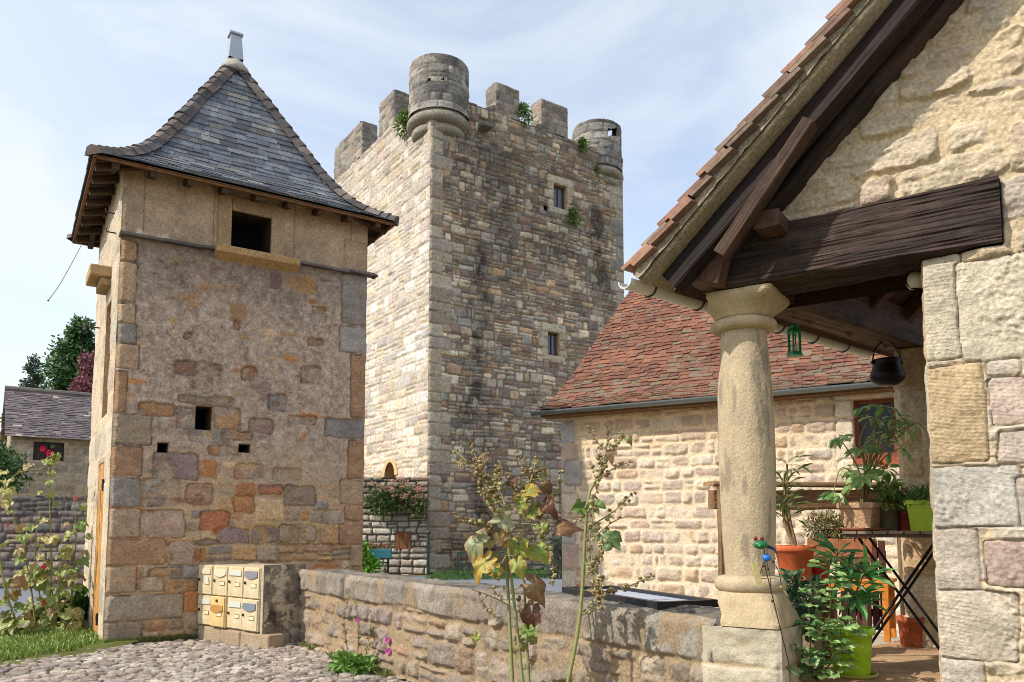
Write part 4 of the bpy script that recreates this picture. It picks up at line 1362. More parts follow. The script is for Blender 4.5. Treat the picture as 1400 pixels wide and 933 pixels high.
for k in range(18): mb.tube([pk + bU * (.38 * k - .02), pk + bU * (.38 * k + .38)], [.13, .11], tcol[k % 5] * .9, 10)
mb.build('ridge_tiles', M_TILE, broof)
def gutter(mb, p0, p1, r, outv, col, th=.006):
    a = np.linspace(math.pi, 2 * math.pi, 11)
    prof = [(r * math.cos(t), r * math.sin(t)) for t in a] + [((r - th) * math.cos(t), (r - th) * math.sin(t)) for t in a[::-1]]
    V = []
    for p in (p0, p1):
        for x, z in prof: V.append(np.asarray(p) + outv * x + UP * z)
    m = len(prof)
    mb.add(V, [np.array([[i, (i + 1) % m, (i + 1) % m + m, i + m] for i in range(m)])] + [np.array([[i, i + 1, m - 2 - i, m - 1 - i], [m + i, m + m - 1 - i, m + m - 2 - i, m + i + 1]]) for i in range(10)], col)
mb = MB()
g0 = EB + nB * .03 - UP * .015 - bU * .06
for k in range(4):
    gutter(mb, g0 + bU * 1.75 * k, g0 + bU * (1.75 * k + 1.75), .062 + .003 * (k % 2), nB, lin((120, 128, 130)))
gt = mb.build('gutter', M_METAL, barn)
mb = MB()
bbox(mb, -.22, BWD, 3.0, 3.06, .02, .26, lin((120, 88, 60)))
mb.build('soffit', M_WOOD, barn)

# ============================================================ PORCH HOUSE
PF = .5                                      # porch floor
PO = CC + nG * .16                            # gable plane origin
house = thing('gabled_house', CC + UP * 0, 'stone gabled house with an open porch on a round stone column and heavy dark timbers', 'house')
def gpx(x, y):
    q = on_pl(x, y, PO, nG); return float((q - PO) @ g), float(q[2])
PS = .94; BB, BT = 2.555, 2.845
GWD, GHT = 5.4, 6.6
GS0 = -.75
RAKE_S0, RAKE_Z0, RSL = -.404, 2.666, (3.731 - 2.666) / (.73 + .404)
APX_S = 2.35
def roofz(s): return RAKE_Z0 + RSL * (np.minimum(s, 2 * APX_S - s) - RAKE_S0)
def gable(S, T):
    s = S + GS0
    pal = [(198, 174, 136), (188, 160, 136), (204, 182, 148), (178, 158, 144), (196, 168, 122), (184, 168, 146), (190, 174, 148)]
    h, c, m, sid = rubble(S, T, 2.6, GHT, 1001, pal, [3, 1.6, 3, 1.5, 1.8, 2, 2], (202, 182, 150), joint=.012, bl=.012, relief=.024, rough=.010, tilt=.012, hew=.030, hf=10, ds=.34, blend=.32, flush=.018 + .010 * fbm(S * 2.5, T * 2.5, 1002, 3), jit=.12,
                          band=(.11, .22), cw=(.16, .5), p2=.25, p3=.04, pv=.1, warp=.05, cr=.035, irr=.035, irf=12)
    c = c * (1 + .10 * fbm(S * 40, T * 40, 1003, 3))[..., None]
    h = h + .003 * fbm(S * 60, T * 60, 1004, 3, .6)
    rc = []
    def q(x0, y0, x1, y1, col, ht=.024):
        a = gpx((x0), (y0 + y1) / 2)[0]; b = gpx(x1, (y0 + y1) / 2)[0]
        z1 = gpx((x0 + x1) / 2, y0)[1]; z0 = gpx((x0 + x1) / 2, y1)[1]
        rc.append((a - GS0 - .008, b - GS0 + .008, z0 - .008, z1 + .008, col, ht))
    PSs = PS - GS0
    for (x1, y0, y1, col) in ((1312, 356, 492, (198, 182, 152)), (1346, 500, 630, (190, 160, 112)), (1394, 642, 718, (186, 176, 160)), (1338, 724, 808, (184, 166, 146)), (1390, 812, 900, (190, 172, 146)), (1345, 904, 960, (184, 168, 146))):
        q(1262, y0, x1, y1, col)
        rc[-1] = (PSs - .1, rc[-1][1], rc[-1][2], rc[-1][3], col, .026)
    for a in ((1314, 352, 1470, 488, (202, 186, 156)), (1352, 496, 1392, 512, (194, 176, 154)), (1356, 520, 1430, 580, (190, 166, 146)), (1366, 590, 1420, 630, (184, 164, 146)), (1350, 742, 1430, 800, (182, 154, 136)), (1394, 655, 1450, 720, (186, 170, 148))):
        q(*a)
    h, c = spots(h, c, S, T, rc, 1010, joint=.005, rough=.008, rad=.018, lump=.016, hew=.010)
    s_ = s
    inb = sst(-.02, .005, s_) * sst(1.262, 1.25, s_) * sst(BB - .015, BB + .005, T) * sst(BT + .012, BT - .005, T)
    h = h * (1 - inb) - .05 * inb
    # tooling marks on the dressed stones of the pier
    pier = (T < BB - .02) & (S > PSs)
    tl = np.abs(np.sin(T * 190 + 6 * fbm(S * 3, T * 3, 1020, 2) + S * 22)) * sst(-.1, .35, fbm(S * 3.5, T * 2.2, 1021, 3))
    pk_ = vnoise(S * 75 + T * 60, T * 55 - S * 30, 1022) * sst(.05, .4, -fbm(S * 3.5, T * 2.2, 1021, 3))
    h = h + np.where(pier, .0045 * tl + .009 * pk_, 0)
    return h, c
sg = np.concatenate([np.linspace(0, 2.15, 380), np.linspace(2.15, GWD, 60)[1:]])
sg[np.argmin(np.abs(sg - (PS - GS0)))] = PS - GS0
tg = np.concatenate([np.linspace(-.05, BB - .02, 470), np.linspace(BB - .02, 4.1, 300)[1:], np.linspace(4.1, GHT, 60)[1:]])
wall('gable_wall', house, PO + g * GS0, g, nG, GWD, GHT, sg, tg, gable, M_STONE, lock=(False, False), keep=lambda s, t: (t < roofz(s + GS0) - .05) & ((s + GS0 > PS) | (t > BB + .1)) & ((s + GS0 > -.10)))
# jamb of the pier, inner back of the gable
mb = MB()
p = lambda s, k, z: PO + g * s - nG * k + UP * z
S, T = np.meshgrid(np.linspace(0, .5, 40), np.linspace(-.05, BB, 160))
jh = rubble(S, T, .5, BB, 1031, [(200, 180, 148), (186, 160, 124)], None, (200, 178, 142), relief=.02, rough=.008, flush=.01, band=(.2, .4), cw=(.3, .5))
mb.grid((p(PS, .5, 0) + S[..., None] * nG + T[..., None] * UP + (jh[0] * sst(-.001, .04, .5 - S))[..., None] * (-g)), jh[1])
mb.box(p(PS + .9, .52, 1.27), g * .88, nG * .008, UP * 1.28, lin((176, 158, 130)))
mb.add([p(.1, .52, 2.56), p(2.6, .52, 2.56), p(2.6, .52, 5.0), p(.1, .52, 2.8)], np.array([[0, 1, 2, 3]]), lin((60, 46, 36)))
mb.build('pier_reveal', M_STONE, house)
DKW = ((78, 62, 54), (17, 13, 12)); MDW = ((112, 80, 60), (58, 42, 34))
# lintel beam
mb = MB()
wood_beam(mb, PO + g * .0 + UP * ((BB + BT) / 2) - nG * .085, PO + g * 1.255 + UP * ((BB + BT) / 2) - nG * .085, UP, .30, BT - BB, 3, DKW, .014, .006, 100)
lint = mb.build('lintel_beam', M_WOOD, house)
# wall plate along the eaves, over the column and the back pillar
EL = 2.15
mb = MB()
wood_beam(mb, CC + ev * -.14 + UP * 2.70, CC + ev * (EL + .3) + UP * 2.70, UP, .24, .24, 5, MDW, .007, .015, 24)
mb.build('eaves_beam', M_WOOD, house)
mb = MB()
q = CC + g * .02 + nG * .22
wood_beam(mb, q + UP * 2.58 - g * .09, q + UP * 2.80 - g * .03, g, .22, .19, 6, MDW, .006, .015, 20)
mb.build('beam_end', M_WOOD, house)
# roof: skewed slab of tiles, boards, rafters
th_ = math.atan(RSL)
RO = PO + nG * .30 + g * RAKE_S0 + UP * RAKE_Z0     # eave corner at the verge
RO[:] = on_pl(862, 372, PO + nG * .30, nG)
run_e = lambda s: None
ptc = [lin(c) * .78 for c in ((160, 108, 88), (144, 96, 80), (176, 126, 102), (126, 92, 80), (160, 138, 116), (120, 100, 90))]
def ptile(rng, x, q):
    c = ptc[rng.choice(6, p=[.26, .24, .16, .14, .1, .1])] * rng.uniform(.8, 1.2)
    c = mixc(c, lin((112, 94, 80)), .35)
    if rng.uniform() < .25: c = mixc(c, lin((132, 120, 100)), rng.uniform(.3, .8))
    return c
SRUN = APX_S - RAKE_S0
mb = MB()
roof_tiles(mb, RO - ev * .02, ev, g, lambda q: (q * SRUN, q * SRUN * RSL), 44, lambda r: (0, EL + 1.2), (.15, .18), .016, ptile, 70, over=2.0, jig=.016, gap=.004)
RO2 = RO + g * (2 * SRUN)
roof_tiles(mb, RO2, ev, -g, lambda q: (q * SRUN, q * SRUN * RSL), 30, lambda r: (0, EL + 1.2), (.3, .4), .016, ptile, 71, over=1.7)
hroof = mb.build('roof', M_TILE, house)
sld = unit(g + UP * RSL); snn = unit(np.cross(ev, sld)); snn = snn if snn[2] > 0 else -snn
Lr = SRUN * math.hypot(1, RSL)
# verge undertiles: extra clay ends sticking out and a mortar bed
mb = MB(); rng = np.random.RandomState(31)
nv = 26
for k in range(nv):
    a = Lr * k / nv
    q = RO + sld * (a + .0) + ev * (.05 - rng.uniform(0, .025))
    for j in range(2):
        ee = snn * (-.026 * j + .016 + rng.uniform(-.003, .003))
        tl_ = unit(sld + snn * -.17)
        c = ptc[rng.randint(6)] * rng.uniform(.85, 1.3)
        mb.box(q + ee + tl_ * (.085 + .03 * j), ev * .09, tl_ * (.085 + rng.uniform(-.02, .02)), snn * (.011 + rng.uniform(0, .004)), mixc(c, lin((118, 102, 88)), .25 + .5 * rng.uniform()))
mb.build('verge_tiles', M_TILE, hroof)
mb = MB()
S, T = np.meshgrid(np.linspace(0, Lr, 200), np.linspace(0, .052, 8))
nzv = fbm(S * 18, T * 20, 1040, 4)
vn = nG
mb.grid(RO - ev * .005 + S[..., None] * sld - (T + .03 - .012 * np.abs(nzv))[..., None] * snn + (.012 * nzv)[..., None] * vn, lin((150, 138, 118)) * (1 + .25 * nzv)[..., None])
mb.box(RO + ev * .13 + sld * Lr / 2 - snn * .07, ev * .12, sld * Lr / 2, snn * .036, lin((160, 146, 122)))
mb.build('verge_mortar', M_STONE, hroof, True)
# boards
mb = MB()
mb.box(RO + ev * (EL + 1.2) / 2 + ev * .13 + sld * Lr / 2 - snn * .10, ev * (EL + .9) / 2, sld * Lr / 2, snn * .012, lin((84, 60, 46)))
mb.build('roof_boards', M_WOOD, house)
def rafter(off, w, h, drop, cols, seed, s0=.02, s1=None, name='rafter', cover=24):
    s1 = Lr - .05 if s1 is None else s1
    m_ = MB()
    q = RO + ev * off - snn * (.115 + h / 2 + drop)
    wood_beam(m_, q + sld * s0, q + sld * s1, snn, w, h, seed, cols, .005, .012, cover)
    return m_.build(name, M_WOOD, house)
rafter(.14, .10, .115, -.006, ((50, 33, 29), (20, 15, 14)), 21, .06, 2.6)
rafter(.30, .13, .12, .01, DKW, 22, .30, 2.6)
for k, o in enumerate((.85, 1.35, 1.85, 2.35)):
    rafter(o, .09, .11, .0, MDW, 23 + k, .1, 2.6, cover=10)
# sloping strut under the verge and the purlin ends
a0 = on_pl(986, 350, PO + nG * .285, nG); a1 = on_pl(1108, 168, PO + nG * .25, nG)
mb = MB(); wood_beam(mb, a0, a1, nG, .06, .085, 33, ((88, 64, 50), (48, 36, 30)), .004, .01, 24); mb.build('strut', M_WOOD, house)
for k, (x, y, w_, h_) in enumerate(((975, 328, .075, .06), (1049, 301, .13, .085))):
    q = on_pl(x, y, PO + nG * .20, nG)
    mb = MB(); wood_beam(mb, q + nG * .02, q - nG * .45, UP, w_, h_, 35 + k, ((94, 70, 56), (50, 38, 32)), .004, .015, 14); mb.build('purlin_end', M_WOOD, house)
# gutter with hooks
mb = MB()
GE = RO - ev * .02 - UP * .045 - g * .02
gutter(mb, GE, GE + ev * (EL + .5), .047, nG if False else unit(A3(-ev[1], ev[0], 0)), lin((206, 204, 196)))
mb.build('gutter', M_PAINT, house)
gd = unit(A3(-ev[1], ev[0], 0))
for k in range(6):
    mb = MB()
    c0 = GE + ev * (.2 + .42 * k)
    mb.tube([c0 + gd * .049 * math.cos(t) + UP * .051 * math.sin(t) for t in np.linspace(math.pi, 2 * math.pi, 9)], .006, lin((70, 66, 60)), 5)
    mb.build('gutter_hook', M_METAL, house)
# column
col_r = np.array([(.172, .00), (.176, .015), (.182, .04), (.176, .07), (.158, .085)])
CB = float(at(1012, 800, 4.15)[2]); CT = float(at(1012, 455, 4.2)[2]); AB = float(at(1012, 437, 4.2)[2]); ATOP = BB
nth = 150
HC = CC.copy(); CC = CC + g * .045
zs = np.linspace(CB, CT, 200); f = (zs - CB) / (CT - CB)
rad = np.interp(f, [0, .04, .2, .5, .75, .95, 1], [.122, .124, .138, .148, .143, .122, .119])
TH, Z = np.meshgrid(np.linspace(0, 2 * math.pi, nth), zs)
def col_tex(TH, Z, sc=1):
    a, b = np.cos(TH), np.sin(TH)
    n1 = fbm(a * 9 + b * 23 + 40, Z * 60, 1101, 4, .6) * .0
    tri = sum(vnoise(a * 1.0 * k + 5 * k, b * k + Z * k * 6.0, 1110 + k) * w_ for k, w_ in ((6, .08), (13, .2), (24, .35), (40, .4)))
    return tri
tx = .6 * col_tex(TH, Z) + .5 * vnoise(np.cos(TH) * 22 + Z * 31, np.sin(TH) * 22 + Z * 47, 1130) * vnoise(TH * 14, Z * 55, 1131)
rr = rad[:, None] + .0035 * tx + .004 * fbm(TH * 2, Z * 3, 1103, 2) * np.sin(TH / 2)
P = np.stack([CC[0] + rr * np.cos(TH), CC[1] + rr * np.sin(TH), Z], -1)
ccol = lin((186, 168, 138)) * (1 + .12 * tx + .16 * fbm(TH * 1.3, Z * 2.4, 1104, 4) + .10 * fbm(TH * 7, Z * 9, 1102, 4))[..., None]
ccol = mixc(ccol, lin((122, 112, 98)) + 0 * ccol, sst(.22, .42, fbm(TH * 3, Z * 5, 1105, 4)) * .55)
for (x, y, r_) in ((1012, 535, 5), (1000, 455, 4), (1040, 483, 8)):
    pass
mb = MB(); mb.grid(P, ccol)
colm = mb.build('column', M_FINE, house, True)
def ringm(name, prof, seed, n=90, colr=(186, 168, 138)):
    m_ = MB(); m_.lathe((CC[0], CC[1], 0), prof, lin(colr), n)
    V = m_.v[0]
    ang = np.arctan2(V[:, 1] - CC[1], V[:, 0] - CC[0])
    nn_ = fbm(np.cos(ang) * 5 + 9, np.sin(ang) * 5 + V[:, 2] * 22, seed, 4, .6)
    d = V - A3(CC[0], CC[1], 0); d[:, 2] = 0
    m_.v[0] = V + d * (.035 * nn_)[:, None]
    m_.c[0] = m_.c[0] * (1 + .18 * nn_)[:, None]
    return m_.build(name, M_FINE, colm, True)
tor = lambda r0, dr, z0, z1: [(r0 + dr * math.cos(a), (z0 + z1) / 2 + (z1 - z0) / 2 * math.sin(a)) for a in np.linspace(-math.pi / 2, math.pi / 2, 10)]
ringm('base_ring', [(.14, CB - .05)] + tor(.148, .034, CB - .035, CB + .045) + [(.13, CB + .05)], 1105)
ringm('neck_ring', [(.125, CT - .012)] + tor(.138, .036, CT - .008, CT + .055) + [(.12, CT + .06)], 1106)
# capital: round neck growing into a square abacus with sloped corners
def loft(name, levels, colr, seed, n=96):
    V = []
    for (z, hw_, e, r_) in levels:
        for k in range(n):
            a = 2 * math.pi * k / n
            ca, sa = math.cos(a), math.sin(a)
            den = (abs(ca) ** e + abs(sa) ** e) ** (1 / e)
            x, y = hw_ * ca / den, hw_ * sa / den
            nn_ = float(fbm(np.array(x * 20 + z * 9), np.array(y * 20 + z * 25), seed, 3)) * .006
            wq = min(1, max(0, (e - 2) / 6))
            if x < 0: x *= 1 - (1 - LEFTK) * wq
            V.append(A3(CC[0], CC[1], z) + (g * x - nG * y) * (1 + nn_ / .2))
    m = len(levels)
    i = np.arange(m - 1)[:, None] * n; j = np.arange(n)[None, :]; j2 = (j + 1) % n
    m_ = MB()
    cc = lin(colr) * (1 + .3 * fbm(np.array(V)[:, 0] * 14 + np.array(V)[:, 1] * 9, np.array(V)[:, 2] * 14, seed + 3, 4))[:, None]
    m_.add(V, [np.stack([i + j, i + j2, i + n + j2, i + n + j], -1).reshape(-1, 4), np.arange(n)[::-1][None, :], (np.arange(n) + (m - 1) * n)[None, :]], cc)
    return m_.build(name, M_FINE, colm)
cz0 = CT + .05
LEFTK = .68
loft('capital', [(cz0, .125, 2.0, 0), (cz0 + .01, .145, 2.1, 0), (cz0 + .04, .165, 2.5, 0), (cz0 + .07, .186, 4, 0), (cz0 + .095, .20, 9, 0), (cz0 + .11, .205, 16, 0), (ATOP - .004, .206, 16, 0)], (188, 168, 134), 1107)
pb = CB - .04
LEFTK = .5
zb = float(at(1010, 856, 4.05)[2])
loft('plinth', [(zb, .205, 16, 0), (zb + .02, .205, 16, 0), (zb + (pb - zb) * .35, .197, 10, 0), (zb + (pb - zb) * .7, .18, 5, 0), (pb, .168, 2.6, 0), (pb + .02, .15, 2, 0)], (184, 164, 132), 1108)
mb = MB()
S, T = np.meshgrid(np.linspace(0, .40, 70), np.linspace(-.05, zb - .004, 100))
for (o, a, nn_) in ((CC - g * .19 + nG * .205, g, nG), (CC + g * .21 + nG * .205, -nG, g), (CC - g * .19 - nG * .195, nG, -g), (CC + g * .21 - nG * .195, -g, -nG)):
    h, c, m, sid = rubble(S, T, .40, zb, 1120, [(194, 174, 140), (184, 164, 132)], None, (176, 156, 126), hew=.012, joint=.008, relief=.012, rough=.010, flush=.002, band=(.26, .34), cw=(.5, .8), p2=0, p3=0, pv=0, warp=.02)
    h = h * sst(-.001, .03, S) * sst(-.001, .03, .40 - S)
    mb.grid(o + S[..., None] * a + T[..., None] * UP + h[..., None] * nn_, c)
mb.box(CC + g * .01 + UP * (zb - .012), g * .19, nG * .19, UP * .006, lin((196, 172, 134)))
mb.build('column_pier', M_FINE, colm, True)
CC = HC
# back pillar
BPc = CC + ev * 2.18 + g * .09
mb = MB()
S, T = np.meshgrid(np.linspace(0, .36, 60), np.linspace(PF, 2.57, 240))
BPd = ((BPc - g * .18 + nG * .18, g, nG), (BPc + g * .18 + nG * .18, -nG, g), (BPc - g * .18 - nG * .18, nG, -g), (BPc + g * .18 - nG * .18, -g, -nG))
for (o, a, nn_) in BPd:
    h, c, m, sid = rubble(S, T, .36, 2.57, 1140, [(206, 182, 142), (200, 160, 104), (190, 168, 132)], None, (202, 182, 150), joint=.012, relief=.02, rough=.010, flush=.008, band=(.26, .4), cw=(.4, .7), p2=.1, p3=0, pv=0)
    h = h * sst(-.001, .03, S) * sst(-.001, .03, .36 - S)
    mb.grid(o + S[..., None] * a + (T - 0)[..., None] * UP + h[..., None] * nn_, c)
mb.build('back_pillar', M_STONE, house, True)
# bulkhead lamp under the lintel
lq = on_pl(1251, 386, PO - nG * .22, nG)
mb = MB(); mb.lathe(lq - UP * .03, [(.028, 0), (.04, .02), (.042, .05), (.03, .075)], lin((200, 196, 180)), 12); lo_ = mb.build('porch_lamp', M_PLASTIC, house, True)
mb = MB(); mb.tube([lq + A3(.045 * math.cos(t), 0, .045 * math.sin(t) + .01) for t in np.linspace(.6, 2 * math.pi - .6 + 1.2, 16)], .005, lin((40, 38, 36)), 5); mb.tube([lq + UP * .05, lq + UP * .11], .03, lin((44, 42, 40)), 8); mb.build('lamp_cage', M_METAL, lo_)
# porch floor
mb = MB()
fl = [CC - g * .22 + nG * .2, CC + g * 3 + nG * .2, CC + g * 3 + ev * 4.5, CC - g * .22 + ev * 4.5]
def floorgrid():
    S, T = np.meshgrid(np.linspace(0, 1, 160), np.linspace(0, 1, 200))
    P = fl[0] + S[..., None] * (fl[1] - fl[0]) + T[..., None] * (fl[3] - fl[0])
    n1 = fbm(S * 12, T * 16, 1160, 5, .6)
    P[..., 2] = PF + .006 * n1
    m_ = MB(); m_.grid(P, mixc(lin((184, 152, 116)) + 0 * P, lin((140, 108, 82)) + 0 * P, np.clip(.4 + .9 * n1, 0, 1)))
    cen = (fl[0] + fl[2]) / 2
    m_.add([np.append(q[:2], z) for z in (PF - .01, -.05) for q in (fl[0], fl[1], fl[2], fl[3])], np.array([[0, 4, 5, 1], [1, 5, 6, 2], [2, 6, 7, 3], [3, 7, 4, 0]]), lin((150, 130, 104)))
    return struct(m_.build('porch_floor', M_GROUND, smooth=True, base=(0, 0, 0)))
floorgrid()

# ============================================================ FAR LEFT: house, retaining wall, trees
HY = 23.5
fh0 = at(12, 640, HY); fh0[2] = 0
fU, fN = tR, nTR
fhx = lambda x, y: (float((on_pl(x, y, fh0, fN) - fh0) @ fU), float(on_pl(x, y, fh0, fN)[2]))
fp = lambda x, y, z: fh0 + fU * x - fN * y + UP * z
fhouse = thing('stone_cottage', fh0, 'distant stone cottage with a dark slate roof and one dark shuttered window', 'house')
FW_, FZ = 5.6, fhx(60, 598)[1]
fw0 = fhx(45, 629); fw1 = fhx(88, 606); FWN = (fw0[0], fw1[0], fw0[1], fw1[1])
def fh_face(S, T):
    return rubble(S, T, FW_, FZ, 1201, [(186, 160, 136), (172, 150, 130), (196, 172, 140), (160, 140, 128)], None, (184, 164, 140), joint=.02, relief=.03, flush=.012, band=(.22, .36), cw=(.3, .8), p2=.3, pv=.1)
wall('wall', fhouse, fh0, fU, fN, FW_, FZ, .05, .05, fh_face, M_TOWER, [FWN])
mb = MB()
mb.box(fp(.05, 3, FZ / 2), fU * .04, fN * 2.97, A3(0, 0, FZ / 2), lin((170, 150, 130)))
mb.box(fp(FW_ - .05, 3, FZ / 2), fU * .04, fN * 2.97, A3(0, 0, FZ / 2), lin((170, 150, 130)))
mb.box(fp(FW_ / 2, 6, FZ / 2), fU * FW_ / 2, fN * .04, A3(0, 0, FZ / 2), lin((170, 150, 130)))
for x in (.05, FW_ - .05):
    mb.add([fp(x, 0, FZ), fp(x, 6, FZ), fp(x, 3, FZ + 1.75)], np.array([[0, 1, 2]]), lin((170, 150, 130)))
mb.build('side_walls', M_TOWER, fhouse)
RZ = float(on_pl(60, 535, fp(0, 3, 0), fN)[2])
mb = MB()
fcol = [lin(c) for c in ((104, 92, 92), (92, 84, 88), (118, 104, 100), (84, 78, 80))]
fc_ = lambda rng, x, q: fcol[rng.randint(4)] * rng.uniform(.75, 1.25) if rng.uniform() > .03 else lin((170, 160, 150))
roof_tiles(mb, fp(-.15, -.3, FZ - .05), fU, -fN, lambda q: (q * 3.3, q * (RZ - FZ)), 26, lambda r: (0, FW_ + .3), (.14, .26), .015, fc_, 80, jig=.015)
roof_tiles(mb, fp(-.15, 6.3, FZ - .05), fU, fN, lambda q: (q * 3.3, q * (RZ - FZ)), 12, lambda r: (0, FW_ + .3), (.4, .6), .015, fc_, 81)
fr = mb.build('roof', M_SLATE, fhouse)
mb = MB(); mb.tube([fp(-.15, 3, RZ - .02), fp(FW_ + .15, 3, RZ - .02)], .1, lin((112, 104, 98)), 8); mb.build('ridge', M_SLATE, fr)
mb = MB(); reveal(mb, fh0, fU, fN, FWN, .15, lin((150, 130, 110)), back=lin((30, 26, 26))); fwn = mb.build('window', M_TOWER, fhouse)
mb = MB()
for k in range(2):
    mb.box(fp(FWN[0] + (FWN[1] - FWN[0]) * (.25 + .5 * k), .08, (FWN[2] + FWN[3]) / 2), fU * ((FWN[1] - FWN[0]) * .235), fN * .02, A3(0, 0, (FWN[3] - FWN[2]) * .49), lin((66, 50, 52)))
mb.build('shutter', M_WOOD, fwn)

RY = 17.45
r0 = at(-60, 700, RY); r0[2] = -.03
rzt = float(at(60, 678, RY)[2])
rw = thing('retaining_wall', r0 + A3(2.5, 0, 0), 'old dark stone retaining wall across the road, below the distant cottage', 'wall')
def rw_face(S, T):
    h, c, m, sid = rubble(S, T, 6.6, rzt, 1241, [(150, 132, 116), (128, 114, 106), (168, 150, 128), (112, 104, 100), (140, 112, 98)], None, (98, 88, 78), joint=.022, relief=.06, rough=.02, flush=0, band=(.12, .24), cw=(.2, .6), p2=.3, pv=.1)
    up = sst(1.2, 1.9, T + .5 * fbm(S, T, 1242, 3)) * np.clip(.6 + fbm(S * 3, T * 3, 1243, 4), 0, 1)
    c = mixc(c, lin((88, 84, 84)) + 0 * c, up * .75)
    return h, c
wall('face', rw, r0, A3(1, 0, 0), A3(0, -1, 0), 6.6, rzt + .03, .035, .035, rw_face, M_TOWER, lock=(False, False))
mb = MB(); mb.box(r0 + A3(3.3, .26, rzt / 2), A3(3.3, 0, 0), A3(0, .24, 0), A3(0, 0, rzt / 2), lin((140, 128, 120)))
mb.build('core', M_TOWER, rw)
sheet('terrace', [(-60, 18.9), (-7.3, 18.9), (-7.3, 40), (-60, 40)], rzt - .25, M_GROUND, lin((110, 112, 70)))

def crown(mb, blobs, n, leaf, cols, seed, surf=.75):
    """blobs: (centre, radii). leaf clumps spread through the volume, denser near the outside"""
    rng = np.random.RandomState(seed)
    vols = np.array([b[1][0] * b[1][1] * b[1][2] for b in blobs]) ** .67
    pick = rng.choice(len(blobs), n, p=vols / vols.sum())
    cen = np.array([b[0] for b in blobs])[pick]; rad = np.array([b[1] for b in blobs])[pick]
    d = rng.normal(0, 1, (n, 3)); d /= np.linalg.norm(d, axis=1)[:, None]
    rr = rng.uniform(0, 1, n) ** .4 * (1 + .12 * rng.normal(0, 1, n))
    cl = np.array([vnoise(np.array(p[0] * 2.3 + p[1] * 1.7), np.array(p[2] * 2.3), seed) for p in (d * rad)])
    p = cen + d * rad * (rr * (1 + .12 * cl))[:, None]
    k = rng.uniform(0, 1, n) < .55 + .6 * cl + .3
    p, d = p[k], d[k]; m = len(p)
    dr = d * .6 + rng.normal(0, .7, (m, 3)); dr[:, 2] -= .2
    nm = d + rng.normal(0, .5, (m, 3)); nm[:, 2] += .5
    cc = np.array([lin(c) for c in cols])[rng.randint(0, len(cols), m)] * rng.uniform(.7, 1.3, m)[:, None]
    mb.leaves(p, dr, nm, rng.uniform(.7, 1.3, m) * leaf, rng.uniform(.4, .6, m) * leaf, cc, fold=.1)

def tree(name, base, hgt, blobs, n, leaf, cols, seed, label, tr=.25, bark=(92, 78, 64), group=None):
    t = thing(name, base, label, 'tree', group)
    mb = MB(); rng = np.random.RandomState(seed)
    base = np.asarray(base, float)
    path = [base + A3(rng.normal(0, .05) * k, rng.normal(0, .05) * k, hgt * k / 5) for k in range(6)]
    mb.tube(path, np.linspace(tr, tr * .2, 6), lin(bark), 8)
    for c, r_ in blobs[:14]:
        s = path[rng.randint(1, 4)]
        c = np.asarray(c)
        mb.tube([s, s * .5 + c * .5 + A3(0, 0, .2), c], [tr * .4, tr * .25, tr * .08], lin(bark), 5)
    mb.build('trunk', M_DRY, t)
    mb = MB(); crown(mb, blobs, n, leaf, cols, seed)
    mb.build('crown', M_LEAF, t)
    return t
GRN = [(58, 92, 44), (74, 110, 52), (44, 74, 38), (92, 124, 62)]
def blobs_for(cx, cy, z0, z1, rmax, nb, seed, shape='round'):
    rng = np.random.RandomState(seed); B = []
    for k in range(nb):
        f = (k + .5) / nb
        z = z0 + (z1 - z0) * f
        prof = math.sin(math.pi * (.12 + .8 * f)) if shape == 'round' else (1 - f) ** .8 + .08
        a = rng.uniform(0, 2 * math.pi); r_ = rmax * prof * .55
        rb = rmax * prof * rng.uniform(.45, .65) + .15
        B.append((A3(cx + r_ * math.cos(a), cy + r_ * math.sin(a), z), (rb, rb, rb * .9)))
    return B
ty = 36.0
c = at(116, 520, ty); zt = float(at(110, 424, ty)[2])
tree('broad_tree', (c[0], ty, 1.8), zt - 3, blobs_for(c[0] + .0, ty, 4.5, zt - .6, 1.55, 30, 3), 30000, .2, GRN, 11, 'tall broad green tree rising behind the cottage beside the dovecote', .3)
ty = 33.0
c = at(116, 500, ty); zt = float(at(112, 468, ty)[2])
tree('purple_tree', (c[0], ty, 1.8), zt - 2.5, blobs_for(c[0], ty, 4.6, zt - .5, .62, 10, 4), 3600, .16, [(128, 70, 84), (108, 60, 74), (150, 96, 100)], 12, 'small purple leaved tree half hidden by the dovecote', .12)
ty = 44.0
c = at(45, 520, ty); zt = float(at(45, 484, ty)[2])
tree('conifer', (c[0], ty, 1.8), zt - 2, blobs_for(c[0], ty, 4.5, zt - .1, .95, 22, 5, 'cone'), 14000, .16, [(52, 76, 52), (64, 88, 58), (40, 62, 44)], 13, 'narrow pointed conifer standing behind the cottage roof', .15)
ty = 30.0
for k, (x, yt, y0, rm, cols, lab) in enumerate(((-8, 598, 660, .8, GRN, 'dark green bush left of the cottage at the photo edge'), (8, 560, 640, .55, [(140, 150, 110), (120, 130, 90), (160, 140, 130)], 'pale grey green shrub peeking out beside the cottage gable'))):
    c = at(x, 640, ty - 8.5 * (k == 0)); yy = c[1]; zt = float(at(x, yt, yy)[2]); z0 = float(at(x, y0, yy)[2])
    t = thing('bush', (c[0], yy, 1.8), lab, 'bush')
    mb = MB(); crown(mb, blobs_for(c[0], yy, max(1.9, z0), zt - .3, rm, 8, 20 + k), 2600, .13, cols, 21 + k); mb.build('foliage', M_LEAF, t)
    mb = MB(); mb.tube([(c[0], yy, 1.75), (c[0], yy, zt - .6)], [.06, .02], lin((90, 76, 60)), 6); mb.build('stem', M_DRY, t)

